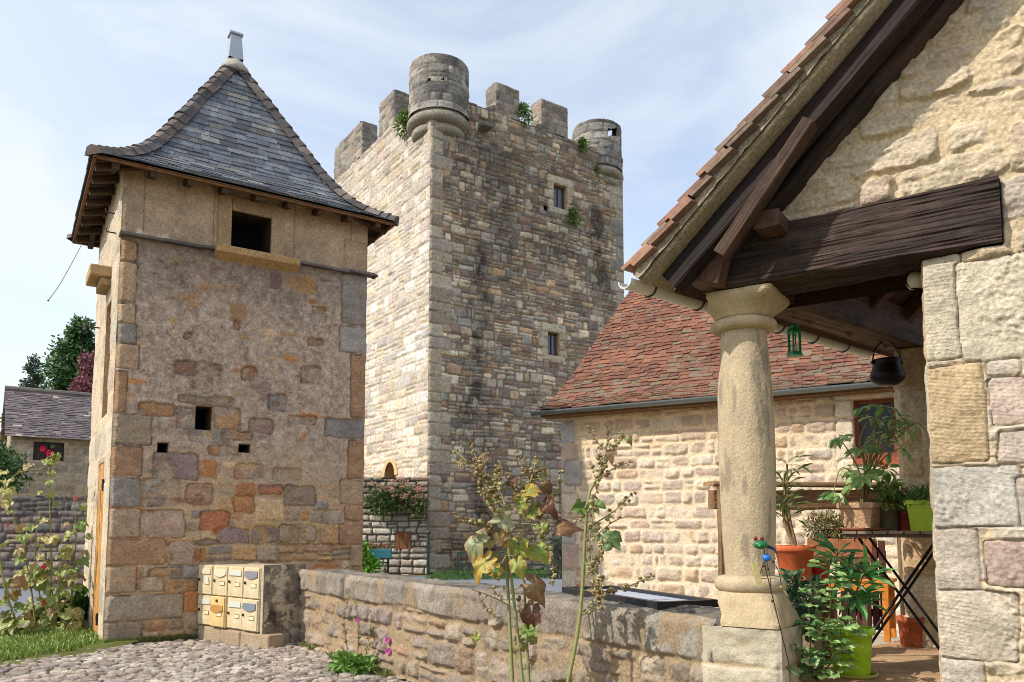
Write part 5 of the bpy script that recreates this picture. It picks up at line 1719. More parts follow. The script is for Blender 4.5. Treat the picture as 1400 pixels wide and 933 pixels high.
# ============================================================ TERRACE WALL LEFT OF THE TOWER
GWY = 23.4
gw0 = at(425, 780, GWY); gw0[2] = -.05
gwz = float(at(540, 653, GWY)[2])
gw1x = float(at(584, 700, GWY)[0])
gwl = gw1x - gw0[0]
gwall = thing('terrace_wall', gw0 + A3(gwl / 2, 0, 0), 'dry stone terrace wall with a small brown wooden shutter, left of the tall tower', 'wall')
gq = lambda x, y: (float(at(x, y, GWY)[0] - gw0[0]), float(at(x, y, GWY)[2] - gw0[2]))
s0, t1 = gq(541, 728); s1, t0 = gq(562, 751)
def gw_face(S, T):
    h, c, m, sid = rubble(S, T, gwl, gwz, 1301, [(196, 182, 158), (182, 166, 144), (206, 192, 166), (168, 154, 138)], None, (84, 74, 64), joint=.022, relief=.06, rough=.015, flush=-.01, band=(.16, .24), cw=(.26, .6), p2=.15, p3=0, pv=.1, warp=.05)
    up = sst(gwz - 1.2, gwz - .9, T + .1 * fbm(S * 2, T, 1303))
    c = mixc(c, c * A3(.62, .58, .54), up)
    return h, c
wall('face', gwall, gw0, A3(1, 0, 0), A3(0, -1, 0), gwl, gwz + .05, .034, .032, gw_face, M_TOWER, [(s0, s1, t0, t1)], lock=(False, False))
mb = MB(); mb.box(gw0 + A3(gwl / 2, .33, gwz / 2 + .02), A3(gwl / 2, 0, 0), A3(0, .3, 0), A3(0, 0, gwz / 2 + .02), lin((120, 110, 100))); mb.build('core', M_TOWER, gwall)
mb = MB()
for k in range(4):
    mb.box(gw0 + A3(s0 + (s1 - s0) * (k + .5) / 4, -.01, (t0 + t1) / 2), A3((s1 - s0) / 8 - .004, 0, 0), A3(0, .03, 0), A3(0, 0, (t1 - t0) / 2), lin((128, 86, 56)) * (.85 + .1 * (k % 3)))
mb.build('shutter', M_WOOD, gwall)

# ============================================================ PLANTS
def frame(dr, nm):
    d = unit(dr); s = np.cross(d, nm); s = unit(s) if np.linalg.norm(s) > 1e-6 else A3(1, 0, 0)
    return d, s, np.cross(s, d)

def lobed(mb, pos, dr, nm, size, col, edge=None, cup=.25, droop=.3, rip=.06, seed=0, lobes=5):
    d, s, n = frame(dr, nm)
    nr, na = 6, 30
    th = np.linspace(-math.pi * .93, math.pi * .93, na)
    r = np.linspace(0.0, 1, nr)
    TH, RR = np.meshgrid(th, r)
    edge_r = (.89 + .11 * np.cos(TH * lobes)) * (1 - .12 * np.abs(TH / math.pi)) + .05 * np.cos(TH * 17 + seed)
    TH = TH + .22 * np.sin(TH * 2 + seed) * RR
    x = RR * edge_r * (1 + .12 * math.sin(seed * 2.3)) * np.cos(TH) + .12; y = RR * edge_r * np.sin(TH)
    z = cup * RR ** 2 * .5 - droop * np.maximum(x, 0) ** 2 + rip * RR * np.cos(TH * lobes + math.pi) + .17 * RR * fbm(TH * 2.6 + seed, RR * 3, seed, 3) * 3
    P = pos + size * (x[..., None] * d + y[..., None] * s + z[..., None] * n)
    c0 = lin(col) + 0 * P
    if edge is not None:
        c0 = mixc(c0, lin(edge) + 0 * P, np.clip(sst(.45, 1.0, RR + .5 * fbm(TH * 2, RR * 3 + seed, seed + 3, 3)), 0, 1))
    vein = np.abs(np.cos(TH * lobes / 2)) ** 24
    c0 = c0 * (1 + .25 * vein)[..., None]
    mb.grid(P, c0)

def smooth_path(pts, n=20):
    P = np.array(pts, float); m = len(P)
    t = np.linspace(0, m - 1, n)
    out = []
    for q in t:
        i = min(int(q), m - 2); f = q - i
        p0, p1, p2, p3 = P[max(i - 1, 0)], P[i], P[i + 1], P[min(i + 2, m - 1)]
        out.append(.5 * (2 * p1 + (p2 - p0) * f + (2 * p0 - 5 * p1 + 4 * p2 - p3) * f * f + (3 * p1 - p0 - 3 * p2 + p3) * f ** 3))
    return np.array(out)

def pxpath(pts, Y, dY=0.0, ground=False, n=20):
    P = [at(x, y, Y + dY * k / max(1, len(pts) - 1)) for k, (x, y) in enumerate(pts)]
    if ground:
        d = P[0] - P[1]
        P = [P[0] + d * (P[0][2] / max(.05, -d[2]))] + P if d[2] < 0 else P
        P[0][2] = -.02
    return smooth_path(P, n)

def seeds(mb, path, k, rng, r=.013, f0=.2, cols=((186, 168, 120), (160, 138, 96), (140, 112, 80), (176, 170, 120))):
    for q in range(k):
        f = f0 + (1 - f0) * rng.uniform()
        p = path[min(len(path) - 1, int(f * (len(path) - 1)))]
        d = unit(rng.normal(0, 1, 3)); rr = r * rng.uniform(.6, 1.2) * (1.1 - .5 * f)
        c = lin(cols[rng.randint(len(cols))]) * rng.uniform(.7, 1.2)
        mb.ball(p + d * (rr + .006), rr, c, 6, (1, 1, .75))
        for j in range(3):
            e = unit(d + rng.normal(0, .5, 3))
            mb.leaves([p + d * .005], [e], [rng.normal(0, 1, 3)], rr * 2.2, rr * 1.1, c * .8)

def flower(mb, pos, dr, size, col, core=(230, 210, 120)):
    d, s, n = frame(dr, A3(.1, .2, 1))
    for k in range(5):
        a = 2 * math.pi * k / 5
        e = math.cos(a) * s + math.sin(a) * n
        lobed(mb, pos, e + d * .6, d - e * .5, size * .62, col, None, cup=.5, droop=-.1, rip=.08, seed=k, lobes=3)
    mb.ball(pos + d * size * .22, size * .14, lin(core), 6)

GREENS = [(104, 124, 58), (84, 104, 48), (120, 132, 74), (70, 92, 44)]
# --- big hollyhocks in front of the low wall
def big_hollyhock(label, stems, leaves_, branches, seed, nseeds):
    rng = np.random.RandomState(seed)
    paths = [pxpath(p, Y, dY, True, 28) for p, Y, dY, r0 in stems]
    b = paths[0][0]
    t = thing('hollyhock', (b[0], b[1], 0), label, 'hollyhock', 'hollyhocks')
    for pth, (p, Y, dY, r0) in zip(paths, stems):
        m = MB()
        cs = np.array([mixc(lin((130, 142, 84)), lin((168, 156, 110)), k / 27) for k in range(28)])
        m.tube(pth, np.linspace(r0, r0 * .28, 28), cs, 8); m.build('stem', M_DRY, t, True)
    m = MB(); ms = MB()
    for (pts, Y, dY, k) in branches:
        pb_ = pxpath(pts, Y, dY, False, 14)
        m = MB(); m.tube(pb_, np.linspace(.005, .0022, 14), lin((150, 136, 92)), 5); m.build('side_shoot', M_DRY, t, True)
        seeds(ms, pb_, int(k * 1.5), rng, .0145, .25)
    for pth in paths:
        for k in range(7):
            i = rng.randint(9, 24); p = pth[i]
            d = unit(A3(rng.normal(), rng.normal() * .6, .5 + .5 * rng.uniform()))
            L_ = rng.uniform(.07, .22)
            sp = smooth_path([p, p + d * L_ * .5 - A3(0, 0, .01), p + d * L_ + A3(0, 0, L_ * .25)], 9)
            m = MB(); m.tube(sp, np.linspace(.0035, .0018, 9), lin((150, 136, 96)), 5); m.build('side_shoot', M_DRY, t, True)
            seeds(ms, sp, int(5 + L_ * 50), rng, .012, .35)
        for k in range(8):
            i = rng.randint(8, 25); p = pth[i]
            d = unit(A3(rng.normal(), rng.normal() * .6, .1)); L_ = rng.uniform(.03, .09); q = p + d * L_
            lm = MB(); lm.tube([p, q], [.0022, .0016], lin((146, 144, 92)), 4); c = [(134, 148, 80), (160, 146, 92), (124, 98, 68), (112, 132, 66), (170, 150, 110)][rng.randint(5)]
            lobed(lm, q, d - A3(0, 0, .8), A3(rng.uniform(-.4, .3), -.8, .5), rng.uniform(.018, .042), c, (140, 112, 76), cup=rng.uniform(-.6, .7), droop=rng.uniform(.5, 1.6), seed=rng.randint(99))
            lm.build('leaf', M_LEAF, t, True)
    for pth, k in zip(paths, nseeds): seeds(ms, pth, int(k * 1.4), rng, .0155, .66)
    ms.build('seed_heads', M_DRY, t)
    for (x, y, Y, px, dx, dy, col, edge, droop) in leaves_:
        m = MB(); p = at(x, y, Y)
        d = A3(dx, rng.uniform(-.7, .1), dy)
        lobed(m, p, d, A3(rng.uniform(-.4, .1), -.9, .65), px * .92 / FPX * Y, col, edge, cup=rng.uniform(-.5, .7), droop=droop, rip=.1, seed=rng.randint(99))
        # petiole to the nearest stem point
        best = min((np.linalg.norm(q - p), i, j) for i, pp in enumerate(paths) for j, q in enumerate(pp))
        q = paths[best[1]][best[2]]
        m.tube(smooth_path([q, (q + p) / 2 + A3(0, 0, .02), p], 8), .0028, lin((150, 150, 92)), 5)
        m.build('leaf', M_LEAF, t, True)
    return t
big_hollyhock('tall hollyhock with several stalks and yellow, brown and curled leaves before the low wall',
 [([(702, 960), (694, 800), (688, 704), (662, 655), (643, 602)], 4.55, .1, .0125), ([(717, 960), (708, 870), (697, 770), (690, 700), (668, 672), (646, 640), (618, 612)], 4.5, .15, .012), ([(725, 960), (718, 830), (716, 700), (728, 660), (742, 640)], 4.65, .1, .011)],
 [(652, 742, 4.5, 22, -.6, -.7, (142, 150, 108), (160, 130, 90), .9), (668, 735, 4.55, 20, -.5, .2, (150, 158, 118), (170, 150, 110), .7), (664, 768, 4.45, 22, -.7, -.6, (172, 162, 78), (180, 134, 66), .9), (676, 778, 4.4, 14, .2, -1, (98, 124, 52), (190, 150, 60), .5),
  (728, 800, 4.5, 21, .8, -.5, (150, 122, 84), (120, 90, 60), 1.5), (727, 838, 4.5, 18, -.2, -1, (112, 78, 58), (90, 62, 48), 1.6), (762, 722, 4.6, 17, .7, .5, (140, 108, 72), (110, 76, 52), 1.5), (712, 690, 4.6, 17, .3, .8, (128, 144, 66), (170, 150, 70), .5), (725, 700, 4.6, 18, .9, .2, (110, 134, 60), (170, 140, 70), .4),
  (710, 748, 4.55, 22, -.2, -1, (138, 152, 72), (176, 164, 76), .6), (735, 750, 4.55, 20, .5, -.8, (124, 146, 66), (170, 158, 72), .7), (690, 715, 4.5, 19, -.6, .3, (160, 168, 130), (150, 140, 100), .6), (745, 690, 4.6, 15, .6, -.3, (122, 82, 58), (96, 62, 46), 1.2), (700, 660, 4.65, 12, .2, .6, (130, 96, 66), (104, 74, 54), 1.2), (722, 672, 4.6, 15, .8, .3, (150, 144, 64), (186, 150, 64), .5), (745, 660, 4.6, 12, .5, -.4, (126, 96, 70), (100, 74, 56), 1.2),
  (722, 862, 4.5, 14, .2, -1, (120, 140, 62), None, .4), (650, 870, 4.6, 8, -.2, -1, (160, 160, 80), None, .5), (684, 735, 4.45, 15, .4, -.6, (178, 150, 100), (140, 100, 66), 1.0), (706, 770, 4.45, 15, .3, -.8, (150, 158, 76), (176, 150, 74), .8), (740, 720, 4.5, 14, .8, -.5, (138, 150, 74), (120, 100, 60), .6)],
 [([(690, 735), (660, 718), (640, 712), (618, 702)], 4.55, -.1, 34), ([(688, 710), (672, 690), (655, 668)], 4.5, -.1, 22), ([(718, 700), (742, 735), (756, 775), (754, 800)], 4.6, -.1, 26), ([(722, 668), (738, 705), (757, 680), (768, 640)], 4.65, 0, 30), ([(716, 690), (728, 650), (734, 625)], 4.65, .1, 18), ([(690, 690), (680, 655), (684, 640)], 4.55, .1, 16), ([(692, 760), (680, 785), (684, 800)], 4.5, -.1, 10), ([(700, 830), (670, 815), (645, 806)], 4.5, -.1, 2), ([(716, 690), (704, 668), (698, 650)], 4.6, .1, 20)],
 5, (40, 34, 46))
big_hollyhock('leaning hollyhock stalk with two green leaves at its top, in front of the pale barn',
 [([(770, 965), (793, 842), (803, 692), (816, 655), (838, 615), (853, 588)], 4.45, .1, .0135)],
 [(796, 695, 4.45, 16, -.9, .1, (96, 124, 56), None, .4), (814, 692, 4.45, 15, .9, .1, (110, 136, 64), None, .5), (830, 735, 4.4, 22, .9, -.5, (112, 134, 84), (96, 118, 64), .5), (808, 770, 4.4, 12, .5, -.4, (150, 150, 110), (120, 120, 90), .6), (812, 720, 4.5, 10, .3, -.6, (160, 156, 116), None, .6), (778, 948, 4.4, 22, .5, .2, (92, 124, 60), None, .3), (750, 948, 4.45, 20, -.5, .2, (84, 116, 56), None, .3)],
 [([(806, 740), (836, 715), (858, 706)], 4.4, .1, 3), ([(800, 790), (818, 765), (824, 735)], 4.4, -.1, 22), ([(803, 700), (790, 710), (768, 697)], 4.5, 0, 2), ([(798, 840), (818, 820), (820, 790), (826, 840)], 4.4, -.15, 24), ([(810, 810), (850, 805), (895, 786)], 4.4, .2, 20), ([(806, 720), (838, 700), (868, 672)], 4.45, .1, 16), ([(803, 700), (812, 690), (806, 745), (812, 800)], 4.35, 0, 20), ([(812, 660), (840, 640), (862, 632)], 4.45, .2, 8)],
 6, (44,))

# --- hollyhocks on the bank by the dovecote
def bank_hollyhock(label, pts, Y, seed, fl=(), nleaf=22, nseed=16):
    rng = np.random.RandomState(seed)
    pth = pxpath(pts, Y, 0, True, 24)
    b = pth[0]
    t = thing('hollyhock', (b[0], b[1], 0), label, 'hollyhock', 'hollyhocks')
    m = MB(); m.tube(pth, np.linspace(.014, .004, 24), lin((138, 138, 84)), 6); m.build('stem', M_DRY, t, True)
    m = MB()
    for k in range(nleaf):
        f = rng.uniform(.02, .95) ** 1.1
        p = pth[int(f * 23)]
        d = unit(A3(rng.normal(), rng.normal() - .3, .25))
        L_ = rng.uniform(.06, .20) * (1 - .4 * f)
        q = p + d * L_ + A3(0, 0, .03)
        m.tube([p, q], [.003, .002], lin((140, 142, 90)), 4)
        c = [(130, 146, 72), (154, 160, 88), (112, 130, 60), (176, 168, 104), (150, 120, 80)][rng.choice(5, p=[.26, .24, .16, .2, .14])]
        lobed(m, q, d - A3(0, 0, .5), A3(d[0] * .3, -.7, .8), rng.uniform(.06, .125) * (1.15 - .5 * f), c, (164, 150, 100) if rng.uniform() < .4 else None, droop=.6, seed=rng.randint(99))
    m.build('leaves', M_LEAF, t, True)
    m = MB(); seeds(m, pth, nseed, rng, .016, .5, ((150, 150, 96), (168, 150, 110), (130, 128, 80))); m.build('seed_heads', M_DRY, t)
    for (x, y, s, c) in fl:
        m = MB(); flower(m, at(x, y, Y - .06), A3(.1, -1, .25), s, c); m.build('flower', M_LEAF, t, True)
    return t
bank_hollyhock('tallest hollyhock by the dovecote door, with crimson flowers at its tip', [(72, 850), (70, 760), (68, 690), (66, 615)], 10.2, 31, [(60, 615, .07, (196, 30, 80)), (69, 621, .075, (206, 24, 90)), (73, 611, .05, (60, 110, 70))], 30)
bank_hollyhock('leaning hollyhock at the left with one small red flower low on its stalk', [(48, 846), (40, 790), (30, 740), (12, 690), (-6, 660)], 10.1, 32, [(60, 776, .05, (214, 40, 90))], 26)
bank_hollyhock('leafy hollyhock touching the dovecote corner, with faint pink blooms', [(96, 852), (100, 790), (104, 730), (100, 672)], 10.3, 33, [(104, 682, .05, (220, 120, 120))], 30)
bank_hollyhock('short bushy hollyhock with an orange flower near the ground by the dovecote', [(84, 850), (80, 800), (84, 750)], 10.0, 34, [(61, 824, .05, (226, 90, 50))], 26, 8)
bank_hollyhock('hollyhock stalk bending across the far cottage, at the left photo edge', [(20, 845), (4, 790), (-4, 700), (20, 650), (62, 640), (84, 620)], 9.6, 35, [(10, 718, .045, (214, 130, 140))], 30, 30)
bank_hollyhock('thin seedy hollyhock between the leaning stalk and the tallest one', [(62, 852), (52, 800), (48, 745), (52, 690)], 10.4, 36, [(86, 640, .0001, (200, 100, 120))][:0], 24, 22)

def leaf_clump(name, base, blobs, n, leaf, cols, seed, label, cat, wd=.5, fold=.15, group=None, stems=6, extra=None):
    t = thing(name, base, label, cat, group)
    m = MB(); rng = np.random.RandomState(seed)
    pts = []
    for (c, r) in blobs:
        k = int(n / len(blobs)); d = rng.normal(0, 1, (k, 3)); d /= np.linalg.norm(d, axis=1)[:, None]
        pts.append((np.asarray(c) + d * np.asarray(r) * (rng.uniform(0, 1, k) ** .45)[:, None], d))
    p = np.concatenate([q[0] for q in pts]); d = np.concatenate([q[1] for q in pts]); k = len(p)
    dr = d + rng.normal(0, .5, (k, 3)); dr[:, 2] += .1
    nm = rng.normal(0, .5, (k, 3)); nm[:, 2] += 1; nm[:, 1] -= .4
    cc = np.array([lin(c) for c in cols])[rng.randint(0, len(cols), k)] * rng.uniform(.7, 1.3, k)[:, None]
    L_ = leaf * rng.uniform(.6, 1.3, k)
    m.leaves(p, dr, nm, L_, L_ * wd, cc, fold)
    m.build('foliage', M_LEAF, t)
    m = MB()
    for j in range(stems):
        c, r = blobs[j % len(blobs)]
        b = np.asarray(base) + A3(rng.normal(0, .02), rng.normal(0, .02), 0)
        e = np.asarray(c) + rng.normal(0, .5, 3) * np.asarray(r)
        m.tube(smooth_path([b, (b + e) / 2 + A3(0, 0, .03), e], 7), np.linspace(.006, .002, 7), lin((110, 104, 66)), 5)
    m.build('stems', M_DRY, t, True)
    if extra: extra(t, rng)
    return t
b = on_z(85, 858, 0)
leaf_clump('leafy_plant', (b[0], b[1], 0), [(b + A3(0, 0, .16), (.28, .25, .2)), (b + A3(.22, .05, .22), (.16, .2, .24)), (b + A3(-.16, 0, .1), (.16, .16, .12))], 900, .11, [(70, 104, 44), (58, 90, 40), (96, 130, 60)], 41, 'low clump of dark green leaves at the foot of the hollyhocks', 'plant', .7)
b = on_z(184, 876, 0)
leaf_clump('weed', (b[0], b[1], 0), [(b + A3(0, 0, .03), (.13, .08, .05))], 160, .05, [(88, 124, 52), (70, 104, 44)], 42, 'tiny green weed at the foot of the dovecote front wall', 'weed', .5, stems=2)
b = on_z(486, 917, 0)
def pink_small(t, rng):
    for pts in ([(488, 905), (490, 860), (486, 820)], [(498, 905), (505, 870), (508, 840)], [(478, 905), (470, 850), (478, 815)]):
        m = MB(); pth = pxpath(pts, b[1] - .05, 0, False, 12); m.tube(pth, np.linspace(.006, .002, 12), lin((140, 134, 88)), 5); m.build('stalk', M_DRY, t, True)
        m = MB(); seeds(m, pth, 26, rng, .013, .3, ((176, 150, 110), (160, 120, 100), (140, 146, 90))); m.build('buds', M_DRY, t)
    for x, y, s in ((489, 849, .035), (531, 876, .052), (532, 891, .056)):
        m = MB(); flower(m, at(x, y, b[1] - .2), A3(-.2, -1, .3), s, (224, 120, 200)); m.build('flower', M_LEAF, t, True)
    m = MB(); m.tube(pxpath([(500, 915), (526, 905), (532, 890), (531, 874)], b[1] - .18, 0, False, 10), .003, lin((130, 130, 80)), 5); m.build('stalk', M_DRY, t, True)
leaf_clump('mallow', (b[0], b[1], 0), [(b + A3(-.08, 0, .06), (.14, .12, .07)), (b + A3(.08, -.05, .05), (.12, .12, .06))], 420, .07, [(112, 150, 62), (92, 132, 52), (130, 164, 80)], 43, 'small mallow with pink flowers and fresh green leaves at the low wall foot', 'flower', .6, extra=pink_small)

# --- plants growing out of the tower
def wall_plant(x, y, dpl, r, n, lab, seed, leaf=.12, left=False):
    n0 = nTL if left else nTR
    p = on_pl(x, y, T0 + n0 * .08, n0)
    leaf_clump('wall_plant', p, [(p + UP * r * .3 + n0 * .1, (r * .6, r * .5, r)), (p + UP * r * 1.0, (r * .35, r * .3, r * .6))], n, leaf, [(104, 132, 60), (84, 112, 50), (128, 150, 76)], seed, lab, 'plant', .5, stems=4)
wall_plant(554, 178, 0, .42, 420, 'green plant growing under the big left turret of the tower', 51, .13, True)
wall_plant(716, 162, 0, .34, 300, 'leafy plant growing in the gap between the two battlements', 52)
wall_plant(796, 204, 0, .26, 220, 'small plant on the tower just left of the far turret', 53)
wall_plant(783, 303, 0, .30, 260, 'green tuft below the upper window of the tower', 54)
wall_plant(815, 236, 0, .18, 110, 'tiny plant under the corbels of the far turret', 55, .09)

# --- valerian on the terrace wall, bush, trough, railings
def val(x0, x1, y0, y1, lab, cols, seed, fl):
    Y = GWY - .25; c0 = at((x0 + x1) / 2, y0 + 6, Y)
    bl = []
    rng = np.random.RandomState(seed)
    for k in range(8):
        c = at(rng.uniform(x0 + 6, x1 - 6), rng.uniform(y0 + 8, y1 - 6), Y + rng.uniform(-.1, .2)); bl.append((c, (.26, .22, .26)))
    def ex(t, r_):
        for k in range(fl):
            m = MB()
            c = at(r_.uniform(x0 + 4, x1), r_.uniform(y0 - 6, y0 + 22), Y - .2)
            for j in range(7):
                m.ball(c + r_.normal(0, .035, 3), .022, lin([(206, 140, 130), (190, 150, 120), (214, 160, 140)][r_.randint(3)]), 5)
            m.build('flower_head', M_LEAF, t)
    leaf_clump('valerian', (c0[0], Y + .3, gwz - 1.0), bl, 1500, .10, cols, seed, lab, 'flower', .45, extra=ex)
val(504, 540, 664, 702, 'dark green trailing plant on the left of the terrace wall', [(64, 90, 48), (84, 106, 56), (100, 110, 64)], 61, 8)
val(532, 580, 660, 704, 'flowering pinkish plant trailing over the terrace wall beside the tower', [(84, 104, 58), (120, 116, 76), (104, 112, 62)], 62, 26)
b = at(497, 765, 20.6); b[2] = 0
leaf_clump('bush', b, [(b + A3(0, 0, .45), (.3, .3, .4)), (b + A3(.2, 0, .25), (.25, .25, .3)), (b + A3(-.1, 0, .75), (.2, .2, .25))], 1100, .11, [(110, 160, 50), (130, 178, 64), (90, 140, 44)], 63, 'bright green bush beside the dovecote edge, below the terrace wall', 'bush', .6)
b = at(761, 775, 20.9); b[2] = 0
leaf_clump('lavender', b, [(b + A3(0, 0, .4), (.28, .28, .45)), (b + A3(.1, 0, .85), (.22, .22, .3))], 1300, .14, [(92, 104, 92), (120, 128, 116), (70, 84, 70)], 64, 'grey green bush at the left corner of the barn', 'bush', .2)
def railing(label, px, ytop, Y, base_y=0.0):
    P = [at(x, ytop, Y) for x in px]
    zt = P[0][2]
    t = thing('railing', (P[0][0], Y, base_y), label, 'railing', 'green metal railings')
    for p in P:
        m = MB(); m.bar(A3(p[0], Y, base_y - .05), A3(p[0], Y, zt), A3(0, 1, 0), .05, .05, lin((28, 62, 52))); m.build('post', M_PAINT, t)
    for f in (.97, .5, .12):
        m = MB(); m.bar(A3(P[0][0], Y, base_y + (zt - base_y) * f), A3(P[-1][0], Y, base_y + (zt - base_y) * f), UP, .04, .04, lin((30, 66, 54))); m.build('rail', M_PAINT, t)
railing('dark green metal railing on the grass in front of the tower', (626, 682, 755), 755, 21.2)
railing('short green railing below the brown wooden shutter', (502, 531), 750, 21.6)
p = at(586, 728, 22.6)
gp_ = MB(); gp_.tube([A3(p[0], 22.6, -.05), A3(p[0], 22.6, p[2])], .035, lin((28, 58, 52)), 8); gp_.ball(A3(p[0], 22.6, p[2]), .06, lin((28, 58, 52)), 8)
tag(gp_.build('post', M_PAINT), 'lone dark green post at the foot of the tower corner', 'post')
q = at(519, 757, 21.3)
tr = thing('flower_trough', q - UP * .12, 'teal flower trough with reddish blooms hooked on the short railing', 'planter')
m = MB(); m.box(q, A3(.32, 0, 0), A3(0, .11, 0), A3(0, 0, .12), lin((54, 116, 124))); m.build('box', M_PAINT, tr, bevel=.01)
m = MB(); rng = np.random.RandomState(5)
for k in range(60):
    m.ball(q + A3(rng.uniform(-.34, .34), rng.uniform(-.12, .1), .14 + rng.uniform(0, .14)), .03, lin([(176, 96, 70), (150, 80, 60), (90, 120, 60)][rng.randint(3)]), 5)
m.build('blooms', M_LEAF, tr)

# --- hanging cable at the dovecote
a = at(112, 334, 8.75); e = at(66, 411, 8.3)
m = MB(); m.tube(smooth_path([a, a * .6 + e * .4 + A3(.03, 0, .03), a * .25 + e * .75 + A3(.02, 0, 0), e], 16), .0045, lin((150, 146, 140)), 5)
m.ball(e, .012, lin((90, 90, 90)), 6)
tag(m.build('cable', M_PLASTIC), 'loose thin cable dangling from the dovecote eaves', 'cable')

# ============================================================ PORCH THINGS
def pot(name, base, prof, col, label, cat='pot', n=36, mat=None, soil=True, group=None, square=None, extra=None):
    t = thing(name, base, label, cat, group)
    m = MB()
    rt, ht = prof[-1]
    inner = [(rt - .012, ht), (rt - .016, ht - .04)]
    if square:
        a, b_ = square
        V = []
        P_ = list(prof) + inner
        for r, z in P_:
            V += [np.asarray(base) + a * (i * r) + b_ * (j * r) + UP * z for i, j in ((-1, -1), (1, -1), (1, 1), (-1, 1))]
        F = [np.array([[4 * k + j, 4 * k + (j + 1) % 4, 4 * k + 4 + (j + 1) % 4, 4 * k + 4 + j] for k in range(len(P_) - 1) for j in range(4)]), np.array([[3, 2, 1, 0]])]
        if np.dot(np.cross(a, b_), UP) < 0: F = [f[:, ::-1] for f in F]
        m.add(V, F, lin(col))
    else:
        m.lathe(base, list(prof) + inner, lin(col), n, cap=False)
        m.lathe(base, [(.0005, .001), (prof[0][0], .0)], lin(col), n, cap=False)
    m.build('body', mat or M_PLASTIC, t, not square)
    if soil:
        m = MB()
        if square:
            a, b_ = square; r = rt - .014
            m.box(np.asarray(base) + UP * (ht - .03), a * r, b_ * r, UP * .004, lin((60, 46, 36)))
        else:
            m.lathe(np.asarray(base) + UP * (ht - .035), [(rt - .016, 0), (.0005, .008)], lin((60, 46, 36)), 24, cap=False)
        m.build('soil', M_GROUND, t)
    if extra: extra(t)
    return t

# lime pot with oleander, right in the entrance
lb = on_z(1165, 924, PF) + UP * .001
def lime_extra(t):
    m = MB(); m.lathe(lb, [(.115, .0), (.128, .0), (.135, .022), (.125, .022), (.118, .006)], lin((150, 150, 60)), 32, cap=False); m.build('saucer', M_PLASTIC, t, True)
LIME = (150, 196, 30)
lbb = lb + UP * .010
pot('lime_pot', lbb, [(.092, 0), (.095, .01), (.102, .13), (.1035, .132), (.104, .139), (.110, .215), (.124, .218), (.126, .222), (.126, .25), (.123, .253)], LIME, 'round lime green plastic pot on the porch floor by the entrance', extra=lime_extra)

def stem_leaves(t, m, hubs, base, Y0):
    pass
def oleander():
    t = thing('oleander', lbb + UP * .22, 'young oleander with long narrow dark leaves growing in the lime pot', 'plant')
    rng = np.random.RandomState(71); Y = lb[1]
    mS = MB(); mL = MB()
    hubs = [((1148, 850), (1165, 820), (1182, 784)), ((1140, 852), (1142, 800), (1145, 755)), ((1150, 850), (1168, 835), (1172, 815)), ((1145, 850), (1155, 810), (1160, 775))]
    for k, h in enumerate(hubs):
        pth = pxpath(h, Y, rng.uniform(-.05, .08), False, 12); pth[0] = lbb + UP * .225 + A3(.01 * k, 0, 0)
        mS.tube(pth, np.linspace(.006, .0035, 12), lin((84, 120, 62)), 6)
        for j in range(24 if k != 2 else 18):
            f = 1 - .35 * rng.uniform() * (j > 6); p = pth[int(f * 11)]
            a = rng.uniform(0, 2 * math.pi)
            d = A3(math.cos(a), .7 * math.sin(a), rng.uniform(-.5, .75))
            c = lin([(84, 146, 80), (104, 164, 88), (70, 126, 74), (140, 182, 100)][rng.randint(4)])
            L_ = rng.uniform(.12, .2)
            mL.leaves([p], [d], [A3(0, -.3, 1) + rng.normal(0, .2, 3)], L_, L_ * .2, c, .12, .12)
    for x, y in ((1228, 776), (1183, 742), (1210, 800), (1205, 812), (1188, 850), (1208, 786)):
        p = at(1182, 786, Y) if y < 800 else at(1160, 815, Y)
        e = at(x, y, Y - .05); d = e - p; L_ = np.linalg.norm(d)
        mL.leaves([p], [d], [A3(0, -.5, 1)], L_, .034, lin((108, 172, 88)), .12, .08)
    mS.build('stems', M_LEAF, t, True); mL.build('leaves', M_LEAF, t)
oleander()

def rose():
    Y = 4.1
    b_ = on_z(1118, 930, PF)
    t = thing('rose_plant', b_, 'bushy young plant with small rounded light green leaves climbing beside the column foot', 'plant')
    rng = np.random.RandomState(72); mS = MB(); mL = MB()
    for pts in (((1120, 928), (1130, 870), (1136, 810), (1128, 765)), ((1112, 928), (1108, 880), (1118, 820), (1108, 800)), ((1116, 928), (1126, 890), (1135, 860)), ((1110, 928), (1095, 890), (1100, 850)), ((1120, 928), (1145, 890), (1150, 850))):
        pth = pxpath(pts, Y, rng.uniform(-.1, .1), False, 14); pth[0] = b_
        mS.tube(pth, np.linspace(.005, .002, 14), lin((96, 120, 60)), 5)
        for j in range(27):
            p = pth[rng.randint(2, 14)]; a = rng.uniform(0, 6.28)
            d = A3(math.cos(a), .6 * math.sin(a) - .3, rng.uniform(-.2, .3)); L_ = rng.uniform(.05, .1)
            q = p + d * L_
            mS.tube([p, q], .0016, lin((110, 130, 70)), 4)
            c = [(146, 178, 104), (166, 192, 122), (116, 154, 84), (100, 140, 76)][rng.randint(4)]
            for s in (-1, 0, 1):
                e = unit(d + A3(-d[1], d[0], 0) * s * .9)
                mL.leaves([q - d * .015 * abs(s)], [e], [A3(0, -.4, 1) + rng.normal(0, .15, 3)], rng.uniform(.035, .055), rng.uniform(.028, .04), lin(c) * rng.uniform(.8, 1.2), .12)
    mS.build('stems', M_LEAF, t, True); mL.build('leaves', M_LEAF, t)
rose()
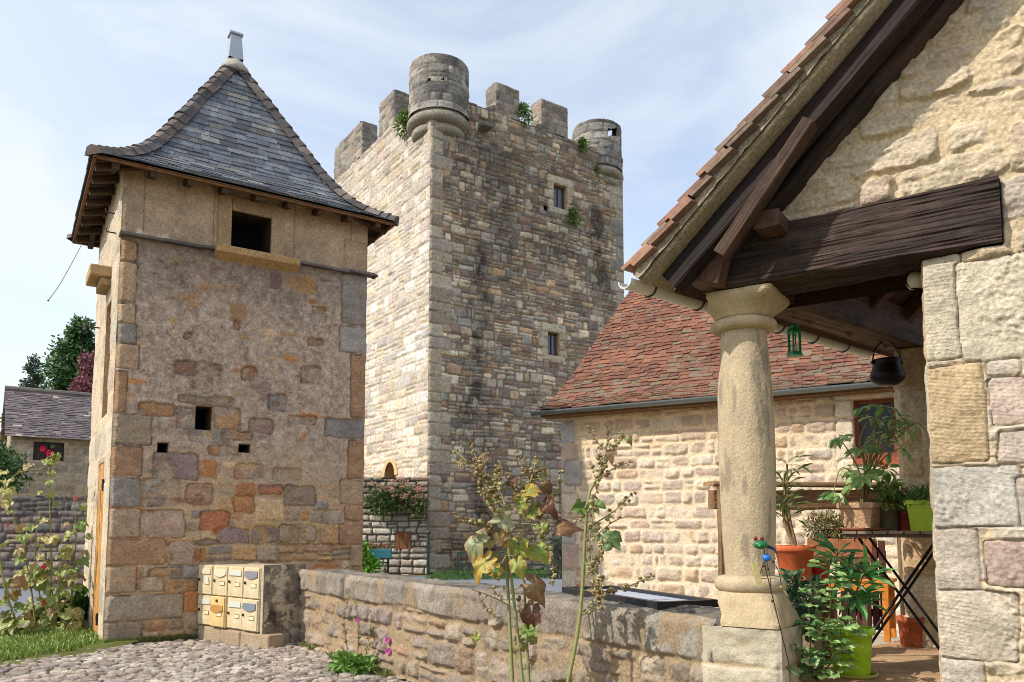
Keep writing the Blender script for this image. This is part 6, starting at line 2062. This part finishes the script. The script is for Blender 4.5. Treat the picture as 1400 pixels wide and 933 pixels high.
def nasturtium():
    b_ = on_z(1095, 935, PF)
    t = thing('nasturtium', b_, 'round pale veined leaves of a low plant at the column foot', 'plant')
    for k, (x, y, px, c) in enumerate(((1082, 914, 17, (120, 158, 92)), (1094, 886, 14, (48, 84, 48)), (1133, 926, 17, (132, 164, 104)), (1070, 900, 8, (60, 96, 54)), (1110, 905, 10, (74, 110, 60)))):
        m = MB(); p = at(x, y, 3.98)
        lobed(m, p, A3(-.6 + .3 * k, -.6, .1), A3(-.1, -.75, .8), px / FPX * 3.98, c, (150, 176, 120), cup=.3, droop=.1, rip=.02, seed=k, lobes=9)
        m.tube(smooth_path([b_, (b_ + p) / 2 + A3(0, 0, .03), p], 8), .003, lin((140, 160, 96)), 5)
        m.build('leaf', M_LEAF, t, True)
nasturtium()
b_ = on_z(1106, 890, PF)
leaf_clump('climber', (b_[0], b_[1] + .1, PF), [(at(1092, 820, 4.5), (.07, .08, .1)), (at(1100, 850, 4.5), (.07, .08, .1)), (at(1085, 795, 4.5), (.06, .08, .06)), (at(1110, 815, 4.6), (.08, .08, .1))], 420, .045, [(58, 92, 60), (74, 108, 70), (50, 78, 54), (120, 144, 98)], 73, 'dark shaded small leaved climber under the terracotta pot', 'plant', .6)

# terracotta pot on a stone stand behind the column
pc = at(1087, 770, 4.95); pzb = float(at(1087, 796, 4.95)[2])
stand = thing('pot_stand', (pc[0], pc[1], PF), 'rough stone block that carries the orange terracotta pot', 'stand')
m = MB(); m.box(A3(pc[0], pc[1], (PF + pzb) / 2 - .004), g * .13, nG * .12, UP * ((pzb - PF) / 2 - .004), lin((150, 134, 110))); m.build('block', M_STONE, stand, bevel=.02)
tp = A3(pc[0], pc[1], pzb)
pot('terracotta_pot', tp, [(.082, 0), (.088, .012), (.112, .185), (.122, .19), (.128, .2), (.128, .225), (.124, .228)], (206, 104, 62), 'bright orange terracotta pot standing right behind the column', mat=M_CLAY)
def spiky(name, base, hubs, label, cols, seed, L0, wd, n, up=.5, Y=4.95):
    t = thing(name, base, label, 'plant'); rng = np.random.RandomState(seed); mS = MB(); mL = MB()
    for h in hubs:
        pth = pxpath(h, Y, 0, False, 10); pth[0] = base
        mS.tube(pth, np.linspace(.014, .006, 10), lin((150, 124, 88)), 6)
        for j in range(n):
            p = pth[rng.randint(5, 10)]; a = rng.uniform(0, 6.28)
            d = A3(math.cos(a), .7 * math.sin(a), rng.normal(up, .5)); L_ = L0 * rng.uniform(.6, 1.2)
            mL.leaves([p], [d], [A3(0, -.2, 1)], L_, wd, lin(cols[rng.randint(len(cols))]) * rng.uniform(.7, 1.2), .12, .35)
    mS.build('stem', M_DRY, t, True); mL.build('leaves', M_LEAF, t)
spiky('spiky_plant', tp + UP * .2, [((1085, 747), (1076, 715), (1072, 660)), ((1088, 747), (1074, 720), (1070, 690)), ((1088, 747), (1078, 700), (1076, 635))], 'spiky plant with thin strappy leaves rising from the orange pot beside the column', [(132, 146, 84), (106, 124, 68), (156, 160, 104)], 74, .17, .014, 24)

# herb box
hb = at(1150, 748, 5.95); hz = float(at(1150, 762, 5.95)[2])
hbx = thing('herb_planter', (hb[0], hb[1], hz), 'long brown planter box of dry herbs behind the orange stool', 'planter')
m = MB(); m.box(A3(hb[0], hb[1], hz + .07), g * .23, nG * .075, UP * .07, lin((150, 96, 66))); m.build('box', M_CLAY, hbx, bevel=.008)
m = MB(); m.box(A3(hb[0], hb[1], hz + .141), g * .185, nG * .06, UP * .003, lin((70, 54, 42))); m.build('soil', M_GROUND, hbx)
hst = thing('planter_stand', (hb[0], hb[1], PF), 'dark wooden trestle under the brown herb planter', 'stand')
for k in (-1, 1):
    m = MB(); m.box(A3(hb[0], hb[1], (PF + hz - .03) / 2) + g * (.16 * k), g * .02, nG * .07, UP * ((hz - .03 - PF) / 2), lin((92, 66, 50))); m.build('leg', M_WOOD, hst)
m = MB(); m.box(A3(hb[0], hb[1], hz - .017), g * .22, nG * .09, UP * .014, lin((100, 72, 54))); m.build('top', M_WOOD, hst)
leaf_clump('herbs', A3(hb[0], hb[1], hz + .14), [(A3(hb[0], hb[1], hz + .22) + g * k * .09 , (.09, .08, .12)) for k in (-2, -1, 0, 1, 2)], 2200, .038, [(150, 148, 92), (120, 116, 74), (156, 140, 96), (96, 104, 60), (150, 110, 70)], 75, 'dry wiry herbs filling the brown planter', 'plant', .3, stems=16)
rp = on_z(1118, 800, 0); rp = at(1118, 785, 5.05); rpz = float(at(1118, 802, 5.05)[2])
rst = thing('brick_stack', (rp[0], rp[1], PF), 'small stack of old bricks under the red pot', 'bricks')
m = MB()
for k in range(6): m.box(A3(rp[0], rp[1], PF + (rpz - PF) * (k + .5) / 6), g * .1, nG * .055, UP * ((rpz - PF) / 12 - .002), lin((150, 92, 70)) * (.85 + .06 * (k % 4)))
m.build('bricks', M_CLAY, rst)
pot('red_pot', A3(rp[0], rp[1], rpz + .001), [(.062, 0), (.075, .13), (.082, .135), (.084, .165), (.08, .168)], (190, 40, 36), 'glossy red plastic pot half hidden beside the orange terracotta pot')

# orange stool
sc = on_z(1217, 878, PF)
sux, suy = g, -nG
sto = thing('stool', sc - sux * .22 + suy * .14, 'small orange varnished wooden stool behind the oleander', 'stool')
OR_ = (206, 128, 52)
for i in (0, 1):
    for j in (0, 1):
        m = MB(); q = sc - sux * (.42 * i + .02) + suy * (.26 * j + .02)
        m.box(q + UP * .205, sux * .021, suy * .021, UP * .205, lin(OR_)); m.build('leg', M_WOOD, sto, bevel=.003)
m = MB(); c = sc - sux * .23 + suy * .15
for k in range(4): m.box(c + suy * (-.115 + .077 * k) + UP * .424, sux * .25, suy * .0365, UP * .012, lin(OR_) * (1 + .05 * (k % 2)))
m.build('seat', M_WOOD, sto, bevel=.003)
for j, o_ in ((0, .005), (1, .275)):
    m = MB(); m.box(sc - sux * .23 + suy * (o_ + .01) + UP * .375, sux * .19, suy * .009, UP * .03, lin(OR_) * .95); m.build('apron', M_WOOD, sto)

# folding table with slatted top
TBc = A3(2.50, 5.05, 0); TBZ = PF + .79
tb = thing('folding_table', A3(TBc[0], TBc[1], PF), 'folding garden table with a grey slatted top and crossed black metal legs', 'table')
m = MB()
for k in range(7): m.box(A3(TBc[0], TBc[1], TBZ - .012) + g * (-.27 + .09 * k), g * .041, nG * .22, UP * .009, lin((138, 118, 104)) * (.88 + .06 * (k % 4)))
m.box(A3(TBc[0], TBc[1], TBZ - .032) + nG * .17, g * .3, nG * .016, UP * .011, lin((112, 92, 80))); m.box(A3(TBc[0], TBc[1], TBZ - .032) - nG * .17, g * .3, nG * .016, UP * .011, lin((112, 92, 80)))
m.build('tabletop', M_WOOD, tb)
for j in (-1, 1):
    for k in (-1, 1):
        m = MB()
        a = A3(TBc[0], TBc[1], PF) + nG * (.19 * j) + g * (.26 * k); e = A3(TBc[0], TBc[1], TBZ - .05) + nG * (.18 * j) - g * (.22 * k)
        m.tube([a, e], .009, lin((34, 32, 34)), 8); m.tube([a - UP * 0, a + UP * .02], .013, lin((30, 28, 28)), 8)
        m.build('leg', M_METAL, tb, True)
def tpt(x, off):
    """a spot on the table top seen at picture column x"""
    c0 = A3(TBc[0], TBc[1], 0) + nG * off
    q = on_pl(x, 720, c0, nG); return A3(q[0], q[1], TBZ - .002)
sq = (unit(g + nG * .25), unit(np.cross(UP, unit(g + nG * .25))))
p1 = tpt(1180, .05)
sau = thing('saucer', p1, 'wide dark red clay saucer under the old tan pot', 'saucer')
m = MB(); m.lathe(p1, [(.13, 0), (.155, .004), (.168, .02), (.16, .02), (.15, .008), (.0005, .007)], lin((140, 84, 60)), 40, cap=False); m.build('dish', M_CLAY, sau, True)
def darker(t):
    m = MB()
pot('square_pot', p1 + UP * .0085, [(.082, 0), (.106, .135), (.116, .138), (.119, .142), (.119, .172), (.116, .174)], (196, 160, 124), 'weathered tan square clay pot on the table, stained and largest of the table pots', square=sq, mat=M_STONE)
p2 = tpt(1215, .0); pot('olive_pot', p2, [(.05, 0), (.062, .13), (.068, .133), (.068, .15), (.065, .152)], (96, 88, 66), 'grey olive round pot next to the tan square pot')
p3 = tpt(1238, -.09); pot('dark_red_pot', p3, [(.055, 0), (.068, .105), (.074, .11), (.074, .13), (.07, .132)], (122, 46, 34), 'dark red round pot between the olive pot and the lime box pot')
p4 = tpt(1262, .05); pot('lime_box_pot', p4, [(.062, 0), (.078, .165), (.083, .168), (.083, .19), (.08, .192)], (164, 190, 40), 'square lime green pot at the right end of the table', square=(g, unit(np.cross(UP, g))))
leaf_clump('chives', p4 + UP * .17, [(p4 + UP * .20, (.075, .07, .05))], 420, .06, [(104, 140, 62), (84, 124, 56)], 76, 'short green grassy herb in the square lime pot', 'plant', .12, stems=2)
leaf_clump('fern', p2 + UP * .12, [(p2 + UP * .2, (.07, .06, .08)), (p2 + UP * .27, (.05, .05, .06))], 160, .075, [(124, 156, 70), (100, 134, 62), (156, 168, 88)], 77, 'leafy green plant in the olive pot', 'plant', .4, stems=5)
leaf_clump('heather', p3 + UP * .11, [(p3 + UP * .19, (.09, .07, .08)), (p3 + UP * .24 - g * .06, (.07, .05, .07))], 520, .035, [(136, 130, 72), (160, 128, 84), (110, 116, 60)], 78, 'wispy brownish plant in the dark red pot', 'plant', .3, stems=8)

def umbrella_tree():
    base = p1 + UP * .16; Y = p1[1] - .02
    t = thing('umbrella_plant', base, 'large umbrella plant with drooping leaf fans in the tan square pot', 'plant')
    rng = np.random.RandomState(79); mS = MB(); mL = MB()
    fans = [((1178, 690), (1172, 655), (1150, 640), (1140, 672), .085), ((1180, 690), (1176, 650), (1165, 625), (1147, 598), .085), ((1180, 690), (1188, 640), (1196, 590), (1180, 556), .08), ((1182, 690), (1184, 640), (1190, 600), (1210, 556), .085),
            ((1182, 690), (1190, 640), (1215, 600), (1238, 585), .085), ((1182, 690), (1192, 630), (1225, 600), (1250, 578), .08), ((1182, 690), (1186, 650), (1182, 628), (1178, 612), .09), ((1182, 690), (1190, 650), (1210, 625), (1232, 612), .085),
            ((1180, 690), (1178, 665), (1170, 650), (1162, 640), .08), ((1180, 690), (1180, 670), (1184, 655), (1180, 648), .095), ((1182, 690), (1188, 655), (1198, 630), (1202, 598), .085), ((1180, 690), (1182, 640), (1176, 600), (1190, 570), .07), ((1182, 690), (1196, 640), (1222, 590), (1222, 570), .08), ((1180, 690), (1176, 675), (1170, 668), (1166, 662), .09), ((1182, 690), (1190, 620), (1208, 600), (1215, 590), .08), ((1182, 690), (1194, 650), (1205, 640), (1212, 640), .08)]
    for (a, b1_, c1, e, L0) in fans:
        pth = pxpath((a, b1_, c1, e), Y, rng.uniform(-.14, .14), False, 14)
        pth[0] = base
        mS.tube(pth, np.linspace(.007, .003, 14), lin((150, 128, 84)), 6)
        ax = unit(pth[-1] - pth[-3]); n = rng.randint(6, 9); a0 = rng.uniform(0, 6)
        u_ = unit(np.cross(ax + A3(.01, .02, .3), A3(0, 1, 0))); v_ = np.cross(ax, u_)
        for k in range(n):
            an = a0 + 2 * math.pi * k / n
            d = u_ * math.cos(an) + v_ * math.sin(an) + ax * .25 + A3(0, -.15, -.55)
            c = lin([(134, 168, 96), (156, 186, 112), (108, 148, 84), (194, 206, 152)][rng.choice(4, p=[.35, .3, .25, .1])])
            L_ = L0 * rng.uniform(.95, 1.4)
            mS.tube([pth[-1], pth[-1] + unit(d) * .02], .0015, lin((140, 150, 90)), 4)
            mL.leaves([pth[-1] + unit(d) * .015], [d], [ax * .6 + A3(0, -.4, .6)], L_, L_ * .46, c * rng.uniform(.85, 1.15), .14, .2)
    mS.build('stems', M_DRY, t, True); mL.build('leaves', M_LEAF, t)
    m = MB()
    for x, y in ((1205, 634), (1212, 637), (1208, 640)): flower(m, at(x, y, Y - .12), A3(0, -1, .3), .022, (230, 140, 50))
    m.build('flower', M_LEAF, t)
umbrella_tree()

# big clay pot on the floor and things below the table
fp_ = on_z(1246, 884, PF)
pot('floor_pot', fp_, [(.062, 0), (.066, .01), (.078, .16), (.085, .165), (.087, .2), (.083, .203)], (176, 92, 58), 'brown clay pot on the porch floor behind the orange stool', mat=M_CLAY)
q = A3(2.80, 6.30, 0)
cr = thing('plank_crate', A3(q[0], q[1], PF), 'dark crate of upright reddish planks in the shade below the table', 'crate')
m = MB()
for k in range(6): m.box(A3(q[0], q[1], PF + .36) + g * (-.145 + .058 * k), g * .024, nG * .012, UP * .35, lin((84, 46, 38)) * (.6 + .15 * (k % 3)))
m.build('planks', M_WOOD, cr)
m = MB(); m.box(A3(q[0], q[1], PF + .14) - nG * .02, g * .17, nG * .01, UP * .03, lin((70, 44, 36))); m.box(A3(q[0], q[1], PF + .6) - nG * .02, g * .17, nG * .01, UP * .03, lin((70, 44, 36))); m.build('battens', M_WOOD, cr)
# lime folding chair
chc = A3(2.80, 4.74, PF)
ch = thing('folding_chair', chc, 'lime green folding metal chair beside the table, half hidden by the wall', 'chair')
cu, cv_ = unit(A3(.83, -.3, 0)), unit(A3(.3, .83, 0))
LM = (170, 200, 50)
m = MB()
for k in range(5): m.box(chc + UP * .44 + cv_ * (-.15 + .075 * k), cu * .19, cv_ * .03, UP * .007, lin(LM))
m.build('seat', M_PAINT, ch)
for k in (-1, 1):
    m = MB(); m.bar(chc + cu * (.19 * k) - cv_ * .2, chc + cu * (.19 * k) + cv_ * .2 + UP * .84, cu, .02, .035, lin(LM)); m.build('back_leg', M_PAINT, ch)
    m = MB(); m.bar(chc + cu * (.165 * k) + cv_ * .22, chc + cu * (.165 * k) - cv_ * .18 + UP * .47, cu, .02, .03, lin(LM)); m.build('front_leg', M_PAINT, ch)
m = MB()
for z in (.62, .76): m.box(chc + UP * z + cv_ * (.2 * (z / .42 - 1) * .98), cu * .19, cv_ * .008, UP * .04, lin(LM))
m.build('backrest', M_PAINT, ch)

# wooden rail behind the porch
rl0, rl1 = at(972, 676, 6.4), at(1250, 676, 6.6)
rail = thing('wooden_rail', A3(rl0[0], rl0[1], 0), 'heavy old wooden rail on posts between the porch and the barn', 'rail')
zr0 = float(at(972, 659, 6.4)[2]); zr1 = float(at(972, 697, 6.4)[2])
m = MB(); wood_beam(m, A3(rl0[0], rl0[1], (zr0 + zr1) / 2 - .03), A3(rl1[0], rl1[1], (zr0 + zr1) / 2 - .03), UP, .14, zr0 - zr1 - .07, 91, ((146, 112, 78), (96, 70, 50)), .006, .03, 12); m.build('beam', M_WOOD, rail)
m = MB(); wood_beam(m, A3(rl0[0] - .02, rl0[1], zr0 - .018), A3(rl1[0], rl1[1], zr0 - .018), UP, .24, .035, 92, ((176, 146, 108), (140, 108, 76)), .003, .03, 12); m.build('board', M_WOOD, rail)
for x in (985,):
    q = at(x, 700, 6.35); m = MB(); wood_beam(m, A3(q[0], q[1] - .06, 0), A3(q[0], q[1] - .06, zr0 - .04), A3(0, 1, 0), .065, .08, 93, ((150, 122, 90), (104, 80, 58)), .004, .03, 12); m.build('post', M_WOOD, rail)
q = rl1 - A3(.12, .02, 0); m = MB(); wood_beam(m, A3(q[0], q[1], 0), A3(q[0], q[1], zr0 - .04), A3(0, 1, 0), .065, .08, 94, ((150, 122, 90), (104, 80, 58)), .004, .03, 12); m.build('post', M_WOOD, rail)

# black rimmed glass table behind the low wall
TZ_ = .86
cn = [on_z(836, 802, TZ_), on_z(979, 822, TZ_)]
du = unit(cn[1] - cn[0]); dv = unit(np.cross(UP, du)); dv = dv if dv[1] < 0 else -dv
L_ = float(np.linalg.norm(cn[1] - cn[0]))
c0 = cn[0] - du * 0.0
gtb = thing('garden_table', A3(*(c0 + du * L_ / 2 + dv * .2)[:2], 0), 'black rimmed garden table with a pale grey top behind the low wall', 'table')
m = MB()
for (a, b1_) in ((c0, c0 + du * L_), (c0 + dv * .4, c0 + dv * .4 + du * L_), (c0 + du * .02, c0 + du * .02 + dv * .4), (c0 + du * (L_ - .02), c0 + du * (L_ - .02) + dv * .4)):
    m.bar(a - UP * .015, b1_ - UP * .015, UP, .045, .045, lin((34, 36, 40)))
m.build('frame', M_PAINT, gtb)
m = MB(); m.box(c0 + du * L_ / 2 + dv * .2 - UP * .02, du * (L_ / 2 - .03), dv * .175, UP * .006, lin((178, 184, 196))); m.build('tabletop', M_PAINT, gtb)
for i in (0.06, L_ - .06):
    for j in (.05, .35):
        q = c0 + du * i + dv * j; m = MB(); m.tube([A3(q[0], q[1], 0), A3(q[0], q[1], TZ_ - .04)], .016, lin((34, 36, 40)), 8); m.build('leg', M_PAINT, gtb, True)

# hanging lantern
lc = at(1086, 466, 4.62)
lan = thing('lantern', lc - UP * .10, 'small green metal lantern hanging under the porch beam beside the column', 'lantern')
GR = lin((30, 128, 80))
m = MB()
for k in range(6):
    a = k * math.pi / 3; m.bar(lc + A3(.036 * math.cos(a), .036 * math.sin(a), -.075), lc + A3(.036 * math.cos(a), .036 * math.sin(a), .045), A3(1, 0, 0), .008, .008, GR)
m.lathe(lc - UP * .095, [(.0005, 0), (.05, 0), (.05, .012), (.044, .022), (.0005, .024)], GR, 6, cap=False)
m.lathe(lc + UP * .04, [(.0005, .0), (.046, 0), (.046, .012), (.03, .034), (.03, .05), (.022, .058), (.0005, .062)], GR, 6, cap=False)
m.build('frame', M_PAINT, lan)
m = MB(); m.lathe(lc - UP * .07, [(.018, 0), (.018, .05), (.004, .054)], lin((214, 206, 184)), 12); m.build('candle', M_PLASTIC, lan, True)
m = MB(); m.tube([lc + UP * .10, lc + UP * .115 + A3(.012, 0, 0), lc + UP * .14], .002, lin((60, 60, 60)), 5); m.tube([lc + UP * .14, A3(lc[0], lc[1], 2.585)], .0018, lin((60, 60, 60)), 5); m.build('hanging_wire', M_METAL, lan)
# cauldron
kc = at(1213, 509, 5.28)
cau = thing('cauldron', kc - UP * .1, 'black iron cauldron hanging by its bail from the porch beam', 'cauldron')
m = MB(); m.lathe(kc - UP * .095, [(.0005, 0), (.06, .004), (.098, .03), (.112, .055), (.108, .085), (.092, .13), (.088, .165), (.096, .178), (.090, .182), (.082, .165), (.0005, .16)], lin((40, 34, 34)), 32, cap=False); m.build('pot_body', M_METAL, cau, True)
m = MB(); m.tube([kc + A3(.096 * math.cos(t), 0, .065 + .15 * math.sin(t)) for t in np.linspace(0, math.pi, 17)], .005, lin((34, 30, 30)), 6); m.build('bail', M_METAL, cau, True)
m = MB(); m.tube([kc + UP * .212, A3(kc[0], kc[1], 2.6)], .003, lin((40, 36, 34)), 5); m.build('hook', M_METAL, cau)
for k in (-1, 1):
    m = MB(); m.ball(kc + A3(.098 * k, 0, .066), .012, lin((36, 32, 32)), 8); m.build('ear', M_METAL, cau)

# frog garden stake
Yf = 3.86
fb = at(1078, 905, Yf + .02); ft = at(1046, 775, Yf)
frog = thing('frog_stake', A3(fb[0], fb[1], PF), 'green metal frog ornament with a blue glass body on a thin garden stake', 'ornament')
m = MB(); m.tube([A3(fb[0] + .01, fb[1], PF - .0), fb, ft, at(1045, 752, Yf)], .0025, lin((50, 60, 50)), 6); m.build('stake', M_METAL, frog)
m = MB(); hc = at(1040, 745, Yf); m.ball(hc, .032, lin((30, 110, 62)), 14, (1.15, .8, .72)); m.ball(hc + A3(-.012, -.024, -.004), .009, lin((60, 140, 80)), 8); hd_ = m.build('head', M_PLASTIC, frog, True)
for k in (-1, 1):
    m = MB(); m.ball(hc + A3(.016 * k - .01, -.006, .03), .0105, lin((110, 24, 20)), 10); m.build('eye', M_PLASTIC, hd_, True)
m = MB(); bc = at(1048, 763, Yf); m.ball(bc, .022, lin((30, 110, 190)), 12, (1, .9, .85)); m.build('body', M_PLASTIC, frog, True)
m = MB(); m.tube([at(1049, 747, Yf), at(1061, 752, Yf)], .008, lin((24, 36, 70)), 8); m.build('flute', M_PLASTIC, frog, True)
m = MB()
for pts in (((1048, 768), (1052, 785), (1054, 800)), ((1054, 765), (1064, 780), (1068, 800)), ((1044, 768), (1040, 782), (1036, 788)), ((1056, 770), (1062, 760), (1058, 752))):
    m.tube(pxpath(pts, Yf, 0, False, 8), .002, lin((50, 46, 44)), 5)
m.build('limbs', M_METAL, frog)
m = MB()
for x, y, c in ((1044, 774, (70, 30, 26)), (1050, 778, (60, 28, 28)), (1056, 822, (50, 40, 36)), (1068, 803, (160, 150, 90)), (1053, 800, (60, 40, 34))): m.ball(at(x, y, Yf), .007, lin(c), 8)
m.build('beads', M_PLASTIC, frog, True)
m = MB(); q0, q1 = at(1031, 770, Yf - .02), at(1039, 802, Yf - .02); m.bar(q0, q1, A3(0, 1, 0), .028, .012, lin((190, 176, 120))); q0, q1 = at(1034, 792, Yf - .01), at(1066, 790, Yf - .01); m.tube([q0, q1], .003, lin((150, 140, 100)), 6); m.build('wooden_clip', M_WOOD, frog)
